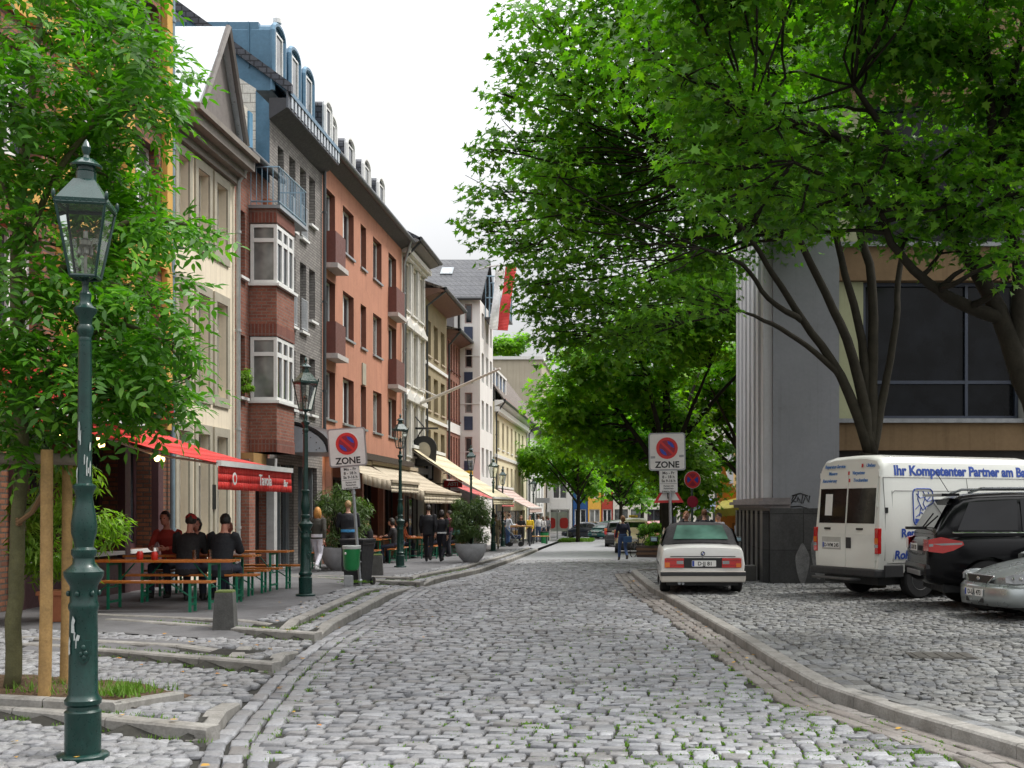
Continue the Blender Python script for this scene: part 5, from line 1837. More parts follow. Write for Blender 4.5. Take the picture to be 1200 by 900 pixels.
def lamps():
    spec = [(97, 8.28, 4.30, 'big green gas lantern post in the left foreground'), (358, 21.15, 4.24, 'second lamp post from the camera, beside the blonde woman in white trousers'),
            (469, 33.4, 4.3, 'third lamp post, in front of the beige terrace awning'), (552, 46.5, 4.3, 'lamp post standing behind the second bowl planter'),
            (578, 54, 4.3, 'lamp post against the ivy in front of the cream house'), (589, 64, 4.3, 'thin lamp post next to the high terrace table'), (625, 82, 4.4, 'furthest lamp post, beside the white notice frame')]
    p = lamp_post()
    for i, (px, y, h, lab) in enumerate(spec):
        x = X(px, y); z = float(left_z(x, y))
        o = p if i == 0 else dup(p)
        o.location = (x, y, z if i else .0); o['label'] = lab; o['group'] = 'gas lanterns along the left pavement'
        o.rotation_euler = (0, 0, R([25, 40, 35, 10, 40, 20, 30][i]))
        s = h / 4.44
        o.scale = (s * .80, s * .80, s)
        if i == 0: o.rotation_euler = (0, R(.3), R(12))
    # torn sticker remains on the foreground post
    rg = random.Random(12); m = MB()
    for k in range(14):
        a = R(rg.choice([rg.uniform(215, 265), rg.uniform(275, 330)])); z = rg.uniform(2.02, 2.36) if k < 10 else rg.uniform(.75, 1.0); hh = rg.uniform(.02, .07); w = rg.uniform(.05, .16)
        r = (.0655 if z > 1.9 else .127) + .0045
        P = [(a - w * rg.uniform(.6, 1.2), z - hh), (a + w * rg.uniform(.5, 1.1), z - hh * rg.uniform(.7, 1.2)), (a + w * rg.uniform(.2, .9), z), (a + w, z + hh * rg.uniform(.4, 1)), (a - w * .2, z + hh), (a - w, z + hh * .3)]
        m.add([(r * math.cos(q), r * math.sin(q), zz) for q, zz in P], [tuple(range(6))])
    so = m.build('sticker_remains', M('old_paper', (.42, .45, .43), .8, var=.4, scale=30), p); so['kind'] = 'stuff'


lamps()

SIGNW = M('sign_white', (.72, .71, .69), .4, var=.1, scale=6)
SIGNR = M('sign_red', (.62, .03, .03), .4, var=.1)
SIGNRD = M('sign_crimson', (.30, .015, .04), .4, var=.15)
SIGNB = M('sign_blue', (.03, .06, .42), .4, var=.1)
SIGNK = M('sign_black', (.02, .02, .02), .5)
SIGNG = M('sign_grey', (.35, .36, .37), .4, .6)


def rrect(w, h, r, n=5):
    p = []
    for cx_, cy_, a0 in ((w / 2 - r, h / 2 - r, 0), (-w / 2 + r, h / 2 - r, 90), (-w / 2 + r, -h / 2 + r, 180), (w / 2 - r, -h / 2 + r, 270)):
        for i in range(n): a = R(a0 + 90 * i / (n - 1)); p.append((cx_ + r * math.cos(a), cy_ + r * math.sin(a)))
    return p


def circ(r, n=28, a0=0, a1=2 * PI): return [(r * math.cos(a0 + (a1 - a0) * i / n), r * math.sin(a0 + (a1 - a0) * i / n)) for i in range(n + (a1 - a0 < 6))]


def flat(mb, poly, c, d0, d1, mi=0):
    """panel in the xz plane at depth -y; c = centre (x,z); d0/d1 distances toward the viewer"""
    mb.extrude(poly, (c[0], -d0, c[1]), (1, 0, 0), (0, 0, 1), (0, -(d1 - d0), 0), mi)


def no_parking(mb, c, r, d, cross=False):
    """round sign face: red ring, dark field, diagonal bar (or cross)"""
    flat(mb, circ(r), c, d, d + .004, 0)
    flat(mb, circ(r * .96), c, d + .004, d + .006, 1)
    ri = r * .72
    if cross:
        flat(mb, circ(ri), c, d + .006, d + .0075, 2)
        # blue remains between the arms
        for k in range(4):
            a = k * PI / 2
            seg = [(ri * .25 * math.cos(a), ri * .25 * math.sin(a))] + [(ri * .93 * math.cos(a + t), ri * .93 * math.sin(a + t)) for t in np.linspace(-.55, .55, 7)]
            flat(mb, seg, c, d + .0075, d + .009, 2 if k % 2 else 3)
        for sgn in (1, -1):
            w = r * .10; u = (.7071, .7071 * sgn)
            P = [(u[0] * l - u[1] * s * w, u[1] * l + u[0] * s * w) for l, s in ((-r * .8, -1), (r * .8, -1), (r * .8, 1), (-r * .8, 1))]
            flat(mb, P, c, d + .009 + .001 * (sgn > 0), d + .0105 + .001 * (sgn > 0), 1)
    else:
        flat(mb, circ(ri), c, d + .006, d + .0075, 2)
        for a0 in (PI / 4, PI / 4 + PI):
            seg = [(ri * .88 * math.cos(a0 + t), ri * .88 * math.sin(a0 + t)) for t in np.linspace(-.75, .75, 9)] + [(ri * .52 * math.cos(a0 + t), ri * .52 * math.sin(a0 + t)) for t in np.linspace(.45, -.45, 5)]
            flat(mb, seg, c, d + .0075, d + .009, 3)
        w = r * .10
        u = (.7071, -.7071)
        P = [(u[0] * l - u[1] * s * w, u[1] * l + u[0] * s * w) for l, s in ((-r * .78, -1), (r * .78, -1), (r * .78, 1), (-r * .78, 1))]
        flat(mb, P, c, d + .009, d + .0105, 1)


SMATS = [SIGNW, SIGNR, SIGNRD, SIGNB, SIGNK, SIGNG]


def zone_sign(label, loc, tilt, tri=False, stick=False):
    t = thing('zone_sign', label, 'road sign', loc, 0, None)
    t.rotation_euler = (0, R(tilt), 0)
    p = MB(); p.tube([(0, 0, -.1), (0, 0, 3.2)], .034, 12); p.lathe([(.06, 0), (.05, .05), (.036, .06)], 12)
    for z in (1.9, 2.45, 2.95): p.tube([(0, 0, z - .03), (0, 0, z + .03)], .045, 10)
    p.build('post', GALV, t, smooth=50)
    s = MB()
    c = (-.05, 2.86)
    flat(s, rrect(.80, .82, .06), c, .036, .062, 5)
    flat(s, rrect(.77, .79, .05), c, .062, .065, 5)
    flat(s, rrect(.74, .76, .045), c, .065, .068, 0)
    no_parking(s, (c[0], c[1] + .075), .245, .069)
    vs, fs = text_mb('ZONE', .19, bold=.006, depth=.001)
    s.add([(c[0] + a, -.070 - b2, c[1] - .345 + b) for a, b, b2 in vs], fs, 4)
    if stick:
        flat(s, [(-.05, -.025), (.05, -.022), (.05, .028), (-.05, .025)], (c[0] - .31, c[1] - .12), .0682, .0692, 5); flat(s, [(-.05, -.025), (.05, -.022), (.05, .028), (-.05, .025)], (c[0] + .31, c[1] - .10), .0682, .0692, 5)
    s.build('zone_panel', SMATS, t)
    s = MB()
    c2 = (-.03, 2.22)
    flat(s, rrect(.40, .50, .03), c2, .036, .050, 5); flat(s, rrect(.38, .48, .025), c2, .050, .053, 0)
    for i, (tx, sz) in enumerate((('Mo - Fr', .085), ('8 - 18 h', .085), ('Sa 9-16 h', .08))):
        vs, fs = text_mb(tx, sz, bold=.002, depth=.001); s.add([(c2[0] + a, -.0545 - b2, c2[1] + .15 - i * .085 + b) for a, b, b2 in vs], fs, 4)
    flat(s, [(-.18, -.003), (.18, -.003), (.18, .003), (-.18, .003)], (c2[0], c2[1] - .055), .0532, .0540, 4)
    for i, (tx, sz) in enumerate((('Parken mit', .05), ('Parkschein', .05), ('in gekennz. Flächen', .038))):
        vs, fs = text_mb(tx, sz, bold=.001, depth=.001); s.add([(c2[0] + a, -.0545 - b2, c2[1] - .12 - i * .055 + b) for a, b, b2 in vs], fs, 4)
    s.build('time_plate', SMATS, t)
    if tri:
        s = MB(); c3 = (-.03, 1.89)
        tr = lambda k, o=0: [(-.33 * k, -.14 + o), (.33 * k, -.14 + o), (0, .42 * k - .0 + o)]
        flat(s, tr(1), c3, -.052, -.040, 1); flat(s, [(-.235, -.085), (.235, -.085), (0, .30)], c3, -.040, -.038, 0)
        flat(s, [(-.03, -.05), (.03, -.05), (.03, .2), (-.03, .2)], c3, -.038, -.037, 4)
        s.build('warning_triangle', SMATS, t)
    return t


y = 25.3
zone_sign('tilted no-parking ZONE sign on the pole beside the green litter bin', (X(422, y), y, TOP + grade(y)), -4.2)
y = 26.0
zone_sign('no-parking ZONE sign with warning triangle behind the parked white convertible', (X(787, y), y, .09), -1.0, True, True)


def round_sign():
    y = 30.5; x = X(811, y)
    t = thing('stop_sign', 'small round red no-stopping sign above a dark red disc, right of the zone sign', 'road sign', (x, y, .09 + grade(y)))
    p = MB(); p.tube([(0, 0, -.1), (0, 0, 2.62)], .03, 10); p.build('post', M('post_dark', (.05, .08, .07), .5, .3), t, smooth=50)
    s = MB(); no_parking(s, (0, 2.42), .225, .033, True); s.build('sign_disc', SMATS, t)
    s = MB(); flat(s, circ(.15), (0, 1.86), .033, .040, 2); flat(s, circ(.13), (0, 1.86), .040, .042, 2); s.build('small_disc', SMATS, t)
    t.rotation_euler = (0, 0, R(18))


round_sign()


def bins():
    y = 25.0; x = X(412, y); z = LZ(x, y)
    t = thing('litter_bin', 'green litter bin hanging on the tilted zone sign pole', 'litter bin', (x, y, z + .33)); t.scale = (.82, .82, .92)
    GB = M('bin_green', (.01, .20, .055), .35, var=.12, spec=.6)
    m = MB(); m.lathe([(.10, 0), (.17, .03), (.20, .12), (.225, .52), (.215, .52), (.19, .15), (.1, .1)], 24); m.build('bucket', GB, t, smooth=40)
    m = MB(); m.lathe([(.228, .50), (.235, .52), (.235, .57), (.215, .58), (.21, .52)], 24); m.build('rim', M('bin_rim', (.55, .57, .55), .4), t, smooth=40)
    m = MB(); m.tube([(.16, .12, .45), (.19, .2, .45)], .02, 6); m.tube([(.16, .12, .2), (.19, .2, .2)], .02, 6); m.build('bracket', GALV, t)
    m = MB(); m.ball((-.11, -.19, .40), (.03, .02, .03)); m.build('lock', SIGNW, t)
    y = 26.1; x = X(420, y); z = LZ(x, y)
    t = thing('wheelie_bin', 'black wheelie bin standing behind the green litter bin', 'wheelie bin', (x, y, z), R(-14))
    BK = M('bin_black', (.02, .022, .026), .45, var=.15)
    m = MB(); m.add([(-.2, -.24, .04), (.2, -.24, .04), (.2, .2, .04), (-.2, .2, .04), (-.25, -.3, .92), (.25, -.3, .92), (.25, .27, .92), (-.25, .27, .92)], [(0, 3, 2, 1), (0, 1, 5, 4), (1, 2, 6, 5), (2, 3, 7, 6), (3, 0, 4, 7), (4, 5, 6, 7)])
    m.box(-.27, .27, -.32, .29, .90, .95); m.build('body', BK, t)
    m = MB(); m.bbox(-.28, .28, -.34, .30, .955, 1.02, .02); m.tube([(-.22, .34, .97), (.22, .34, .97)], .018, 8); m.build('lid', BK, t)
    for sx in (-.22, .22):
        m = MB(); m.tube([(sx - .03, .24, .09), (sx + .03, .24, .09)], .09, 14); m.build('wheel', BLACK, t)
    # papers / shoes-like litter by the bin
    y = 24.9; x = X(408, y)
    m = MB(); m.bbox(x - .08, x + .1, y - .07, y + .07, LZ(x, y), LZ(x, y) + .24, .03); tag(m.build('carton', M('carton_paper', (.35, .36, .37), .8)), 'grey paper carton lying under the green litter bin', 'carton')


bins()


def bollards():
    ST = M('bollard_stone', (.085, .085, .08), .85, var=.35, scale=6, bump=.5, bscale=40)
    MO = M('bollard_moss', (.09, .12, .03), .95, var=.5, scale=14, bump=.6)
    for px, y, lab in ((264, 16.2, 'mossy stone bollard in front of the beer garden benches'), (442, 28.2, 'stone bollard between the black bin and the third lamp post')):
        x = X(px, y); z = LZ(x, y)
        t = thing('bollard', lab, 'bollard', (x, y, z), R(8), 'stone bollards')
        m = MB(); m.lathe([(.205, -.05), (.20, .0), (.165, .46), (.155, .49), (.13, .50)], 4, rot=PI / 4); m.build('shaft', ST, t)
        m = MB(); m.lathe([(.162, .475), (.158, .493), (.132, .506), (.0, .508)], 4, rot=PI / 4); m.build('mossy_top', MO, t)


bollards()

# ---- beer-garden sets -------------------------------------------------------------------------------------
ORANGE = M('beer_table_wood', (.50, .16, .03), .32, var=.2, scale=3, Coat_Weight=.5)
GRLEG = M('green_leg', (.01, .20, .11), .4)


def beer_piece(label, cat, name, L, W, H, loc, rz, group, th=.035):
    t = thing(name, label, cat, loc, rz, group)
    m = MB()
    n = 2 if W < .3 else 4
    for i in range(n): m.bbox(-L / 2, L / 2, -W / 2 + W * i / n + .003, -W / 2 + W * (i + 1) / n - .003, H - th, H, .004)
    m.build('top', ORANGE, t)
    for sx in (-1, 1):
        g = MB(); x = sx * (L / 2 - .32)
        for sy in (-1, 1): g.box(x - .018, x + .018, sy * W * .42 - .018, sy * W * .42 + .018, 0, H - th - .002)
        for z in (.10, H - th - .045): g.box(x - .015, x + .015, -W * .42 + .019, W * .42 - .019, z, z + .035)
        g.tube([(x, 0, H * .45), (x - sx * .32, 0, H - th - .02)], .012, 6); g.box(x - .012, x + .012, -W * .42 + .019, W * .42 - .019, H * .44, H * .46)
        g.build('leg', GRLEG, t)
    return t


def beer_garden():
    proto = {}
    def put(kind, x, y, rz, lab, grp):
        z = LZ(x, y)
        if kind not in proto:
            proto[kind] = beer_piece(lab, 'table' if kind == 't' else 'bench', 'beer_table' if kind == 't' else 'beer_bench', 2.2, .5 if kind == 't' else .25, .76 if kind == 't' else .47, (x, y, z), rz, grp); return proto[kind]
        return dup(proto[kind], loc=(x, y, z), rz=rz, label=lab)
    yA = 18.4
    put('t', -7.32, yA + .15, 0, 'orange folding beer table nearest the street bollard', 'beer tables'); put('b', -7.45, yA - .42, 0, 'orange bench in front of the nearest beer table', 'beer benches')
    put('b', -7.35, yA + 1.38, 0, 'bench between the two front beer tables, where two men sit with backs turned', 'beer benches')
    put('t', -7.6, yA + 2.1, 0, 'beer table in the middle row under the red awning', 'beer tables'); put('b', -7.6, yA + 2.75, 0, 'bench behind the middle beer table', 'beer benches')
    put('t', -7.6, yA + 4.1, 0, 'beer table in the back row before the cream house', 'beer tables'); put('b', -7.6, yA + 3.5, 0, 'bench in front of the back beer table', 'beer benches'); put('b', -7.5, yA + 4.7, 0, 'bench behind the back beer table', 'beer benches')
    # under the beige awning
    for i, (x, y) in enumerate(((-8.0, 33.0), (-8.1, 37.6), (-7.7, 42.6), (-7.5, 46.2))):
        w = ['first table under the beige awning, behind the bollard', 'second table under the beige awning', 'table near the couple under the beige awning', 'last table at the far end of the beige awning'][i]
        put('t', x, y, PI / 2, w, 'beer tables'); put('b', x + .62, y, PI / 2, 'street-side bench of the ' + w.split(' under')[0], 'beer benches'); put('b', x - .62, y, PI / 2, 'wall-side bench of the ' + w.split(' under')[0], 'beer benches')
    # jars, glasses on the nearest table
    GL = M('red_lantern', (.55, .03, .02), .3)
    for i, (x, y, lab) in enumerate(((-7.72, yA + .2, 'small red glass lantern left on the nearest beer table'), (-7.45, yA + .1, 'small pinkish lantern right on the nearest beer table'))):
        m = MB(); m.lathe([(.04, 0), (.05, .02), (.05, .1), (.035, .13), (.03, .13)], 14, (x, y, LZ(x, y) + .76)); tag(m.build('table_lantern', GL, smooth=40), lab, 'lantern')
    for i, (px, y) in enumerate(((228, yA + .15), (246, yA + .25))):
        x = X(px, y); m = MB(); m.lathe([(.03, 0), (.035, .15), (.032, .15), (.027, .01)], 14, (x, y, LZ(x, y) + .76)); tag(m.build('beer_glass', clear_glass('beer', (.8, .5, .15), .1), smooth=40), ['beer glass in front of the man in the green-print jacket', 'beer glass in front of the man in the black coat'][i], 'glass')


beer_garden()


# ---- awnings -----------------------------------------------------------------------------------------------
def awning(label, xw, zw, xf, zf, y0, y1, mat, val, wave=.03, vmat=None, side=False, letters=None, bar=WHITE, name='awning'):
    """folding-arm awning: sloped cloth from the wall to a front bar, with a valance"""
    t = thing(name, label, 'awning', (0, 0, 0))
    n = 24
    m = MB()
    for i in range(n):
        a = y0 + (y1 - y0) * i / n; b = y0 + (y1 - y0) * (i + 1) / n
        for j in range(6):
            p, q = j / 6, (j + 1) / 6
            f = lambda u: (xw + (xf - xw) * u, zw + (zf - zw) * u - .10 * math.sin(PI * u))
            (xa, za), (xb, zb) = f(p), f(q)
            m.quad((xa, a, za), (xb, a, zb), (xb, b, zb), (xa, b, za))
    cl = m.build('cloth', mat, t, smooth=180)
    cl.modifiers.new('thick', 'SOLIDIFY').thickness = .012
    v = MB()
    k = 48
    def wob(y): return wave * (math.sin(y * 9) + .5 * math.sin(y * 23 + 1))
    ny = 3
    for i in range(k):
        a = y0 + (y1 - y0) * i / k; b = y0 + (y1 - y0) * (i + 1) / k
        for j in range(ny):
            za, zb = zf - .05 - val * j / ny, zf - .05 - val * (j + 1) / ny
            sa, sb = j / ny, (j + 1) / ny
            v.quad((xf + wob(a) * sa, a, za), (xf + wob(b) * sa, b, za), (xf + wob(b) * sb, b, zb), (xf + wob(a) * sb, a, zb))
    if side:
        for i in range(12):
            for yy in (y0,):
                u0, u1 = i / 12, (i + 1) / 12
                xa, xb = xw + (xf - xw) * u0, xw + (xf - xw) * u1; za, zb = zw + (zf - zw) * u0 - .1 * math.sin(PI * u0), zw + (zf - zw) * u1 - .1 * math.sin(PI * u1)
                if u0 < .5: continue
                v.quad((xa, yy - wob(xa * 2) * .5, za), (xb, yy - wob(xb * 2) * .5, zb), (xb, yy - wob(xb * 2), zb - val), (xa, yy - wob(xa * 2), za - val))
    vo = v.build('valance', vmat or mat, t, smooth=180)
    vo.modifiers.new('thick', 'SOLIDIFY').thickness = .008
    b = MB(); b.box(xf - .03, xf + .05, y0, y1, zf - .05, zf + .035); b.build('front_bar', bar, t)
    for yy in (y0 + .5, y1 - .5):
        r = MB()
        e = (xw + (xf - xw) * .55, yy + .35 * (1 if yy < (y0 + y1) / 2 else -1), zw + (zf - zw) * .55 - .25)
        r.tube([(xw, yy, zw - .15), e], .022, 6); r.tube([e, (xf - .02, yy, zf - .03)], .02, 6); r.build('arm', bar, t)
    c = MB(); c.box(xw - .02, xw + .14, y0 - .05, y1 + .05, zw - .02, zw + .12); c.build('cassette', bar, t)
    if letters:
        for txt, yy, sz in letters:
            l = MB(); put_text(l, txt, sz, (xf + .07, yy, zf - .05 - val * .72), (0, 1, 0), (0, 0, 1), (1, 0, 0), bold=.004, depth=.004)
            l.build('lettering', WHITE, t)
    return t


REDA = M('awning_red', (.62, .025, .018), .65, var=.12, scale=1.5, Transmission_Weight=0.)
BEIGEA = M('awning_beige', (.50, .43, .32), .8, var=.12, scale=1.2)
STRIPE = M('awning_cream', (.66, .58, .40), .8, var=.1)


def awnings():
    t = awning('long red awning with white lettering over the beer tables', XF + .05, 3.35, -6.5, 2.44, 18.6, 22.5, REDA, .37, wave=.018, letters=(('Tavola', 20.75, .26), ('Bar', 21.95, .17)))
    e = MB(); e.extrude(circ(.10, 20), (-6.43, 19.15, 2.2), (0, 1, 0), (0, 0, 1), (.006, 0, 0)); eo = e.build('emblem', WHITE, t)
    e = MB(); e.extrude(circ(.06, 16), (-6.424, 19.15, 2.2), (0, 1, 0), (0, 0, 1), (.004, 0, 0)); e.build('emblem_centre', REDA, eo)
    awning('shorter red awning with warm bulbs behind the young tree', XF + .05, 3.4, -7.2, 2.95, 13.8, 17.4, REDA, .22)
    awning('long beige terrace awning with fringed valance by the couple', XF + .25, 3.25, -7.33, 2.28, 41.4, 50.0, BEIGEA, .36, .025, side=True, bar=M('awning_bar_tan', (.40, .33, .24), .6))
    awning('beige awning over the restaurant front between zone sign and third lamp', XF + .25, 3.2, -7.5, 2.55, 36.6, 41.2, BEIGEA, .30, .02, side=True, bar=M('awning_bar_tan', (.40, .33, .24), .6))
    awning('wide cream awning stretching far over the pavement beyond the terrace', XF + .05, 4.25, -6.0, 2.15, 50.3, 58.5, STRIPE, .26, .02)
    awning('faded pink red awning in front of the olive house', XF + .05, 3.0, -6.6, 2.05, 58.8, 64.5, M('awning_pink', (.55, .12, .11), .7, var=.15), .25, .02)
    awning('pale awning at the cream house beyond the white block', -8.3, 2.9, -6.3, 1.7, 71, 80, M('awning_rose', (.55, .42, .38), .7), .25, .02)
    # bulbs glowing under the red awnings
    EM = emit('warm_bulb', (1, .62, .22), 4)
    for i, (px, py, y) in enumerate(((64, 502, 17.1), (73, 507, 16.9), (115, 514, 17.2), (119, 521, 17.3), (184, 537, 19.4), (190, 538, 20.2))):
        p = at(px, py, y)
        t = thing('festoon_bulb', ['warm bulb hanging at the far left of the red awning', 'warm bulb second from the left under the red awning', 'warm bulb just right of the big lamp post', 'lower warm bulb right of the big lamp post', 'warm bulb in front of the beer garden wall', 'warm bulb nearest the cream house'][i], 'light bulb', p, 0, 'warm bulbs under the red awnings')
        m = MB(); m.ball((0, 0, 0), (.045, .045, .055)); m.build('bulb', EM, t, smooth=180)
        m = MB(); m.lathe([(.022, .05), (.022, .1)], 8); m.tube([(0, 0, .1), (0, 0, .55)], .006, 4); m.build('socket', BLACK, t)
    for px, py, y in ((395, 540, 36.4),):
        p = at(px, py, y); t = thing('wall_bulb', 'glowing globe lamp beside the restaurant entrance, left of the zone sign', 'light bulb', p)
        m = MB(); m.ball((0, 0, 0), .09); m.build('globe', EM, t, smooth=180)
        m = MB(); m.tube([(0, 0, .08), (0, 0, .3), (-.3, .0, .36), (XF - p.x, 0, .36)], .015, 6); m.build('arm', BLACK, t)


awnings()


def hanging_things():
    # wrought-iron bracket sign
    y = 51.5; t = thing('hanging_sign', 'black wrought iron bracket with a hanging arched sign on the ornate white house', 'hanging sign', (XF, y, 0))
    p = MB(); z = Zh(502, y); x1 = X(504, y) - XF
    p.tube([(0, 0, z), (x1 + .35, 0, z)], .045, 8); p.tube([(0, 0, z + .5), (x1 * .6, 0, z + .05)], .03, 6); p.tube([(0, 0, z - .6), (x1 * .3, 0, z - .2), (x1 * .5, 0, z - .05)], .03, 6)
    p.build('bracket', BLACK, t)
    s = MB(); zc = Zh(527, y); xc = X(490, y) - XF + .25
    s.extrude([(-.5, -.7), (.5, -.7), (.55, .1)] + [(.55 * math.cos(a), .1 + .5 * math.sin(a)) for a in np.linspace(.2, PI - .2, 9)] + [(-.55, .1)], (xc, -.05, zc), (1, 0, 0), (0, 0, 1), (0, .1, 0)); so = s.build('sign_board', BLACK, t)
    s = MB(); s.extrude([(.3 * math.cos(a), .1 + .38 * math.sin(a)) for a in np.linspace(0, 2 * PI, 18)[:-1]], (xc, -.062, zc - .15), (1, 0, 0), (0, 0, 1), (0, .01, 0)); s.build('figure', BEIGEFR, so)
    # square lit box sign and red sign, yellow sign
    y = 54; t = thing('box_sign', 'white square box sign with dark frame below the cream awning', 'sign', (X(500, y), y, Zh(553, y)))
    m = MB(); m.bbox(-.32, .32, -.1, .1, -.38, .38, .03); m.build('frame', BLACK, t); m = MB(); m.box(-.25, .25, -.11, -.102, -.3, .3); m.build('face', WHITE, t); m = MB(); m.tube([(-.32, 0, .2), (XF - X(500, y), 0, .2)], .03, 6); m.build('arm', BLACK, t)
    y = 55; t = thing('red_sign', 'red shop sign with white capital letters behind the beige awning', 'sign', (X(531, y), y, Zh(567, y)))
    m = MB(); m.bbox(-.42, .42, -.05, .05, -.16, .16, .02); m.build('board', SIGNR, t)
    m = MB(); put_text(m, 'ASTI', .24, (0, -.052, -.085), (1, 0, 0), (0, 0, 1), (0, -1, 0), bold=.006); m.build('lettering', WHITE, t)
    m = MB(); m.tube([(-.42, 0, 0), (XF - X(531, y), 0, 0)], .03, 6); m.build('arm', BLACK, t)
    y = 59; t = thing('yellow_sign', 'yellow double sign hanging beside the fourth lamp post', 'sign', (X(546, y), y, Zh(558, y)))
    for dz in (.14, -.16):
        m = MB(); m.bbox(-.34, .34, -.06, .06, dz - .12, dz + .12, .03); m.build('board', M('sign_yellow', (.75, .42, .02), .4), t)
    m = MB(); m.tube([(-.3, .0, .14), (XF - X(546, y), 0, .14)], .025, 6); m.build('arm', BLACK, t)
    # flag pole leaning out over the street
    y = 52; t = thing('flag_pole', 'empty white flagpole slanting out from the ornate white house', 'flagpole', (XF, y, Zh(476, y)))
    o = Vector(t.location)
    m = MB(); m.tube([(0, 0, 0), at(482, 476, y) - o + Vector((.1, 0, .0)), at(530, 457, y - 2) - o, at(586, 432, y - 4.5) - o], [.05, .07, .065, .045], 8); m.build('pole', M('pole_white', (.6, .57, .52), .5), t, smooth=60)
    m = MB(); m.tube([at(494, 456, y) - o, at(511, 464, y - 1.2) - o], .035, 6); m.tube([at(494, 456, y) - o, at(486, 456, y) - o], .03, 6); m.build('stay', M('pole_white', (.6, .57, .52), .5), t)
    # red and white banner hanging high above the street
    y = 62; t = thing('banner', 'long red and white banner hanging high above the street beside the maple', 'flag', at(594, 320, y))
    o = Vector(t.location)
    m = MB(); m.tube([at(560, 316, 66.5) - o, at(575, 312, 64) - o, at(612, 308, 61) - o], .04, 6); m.build('pole', M('pole_white', (.6, .57, .52), .5), t)
    def strip(nm, top, bot, mat, w0, w1):
        s = MB(); n = 44
        for i in range(n):
            k0, k1 = i / n, (i + 1) / n
            def P(k, sd):
                px = top[0] + (bot[0] - top[0]) * k + sd * (w0 + (w1 - w0) * k) / 2; py = top[1] + (bot[1] - top[1]) * k
                v = at(px, py, y + (.5 if nm == 'red_cloth' else 0)) - o; v.y += .18 * math.sin(k * 7 + sd * 1.2) ; return v
            s.quad(P(k0, -1), P(k0, 1), P(k1, 1), P(k1, -1))
        ob = s.build(nm, mat, t, smooth=180); ob.modifiers.new('thick', 'SOLIDIFY').thickness = .01
    strip('red_cloth', (599, 312), (588, 387), M('flag_red', (.62, .05, .05), .7, var=.1), 12, 13)
    strip('white_cloth', (586, 316), (578, 386), M('flag_white', (.75, .74, .74), .7, var=.08), 10, 9)


hanging_things()


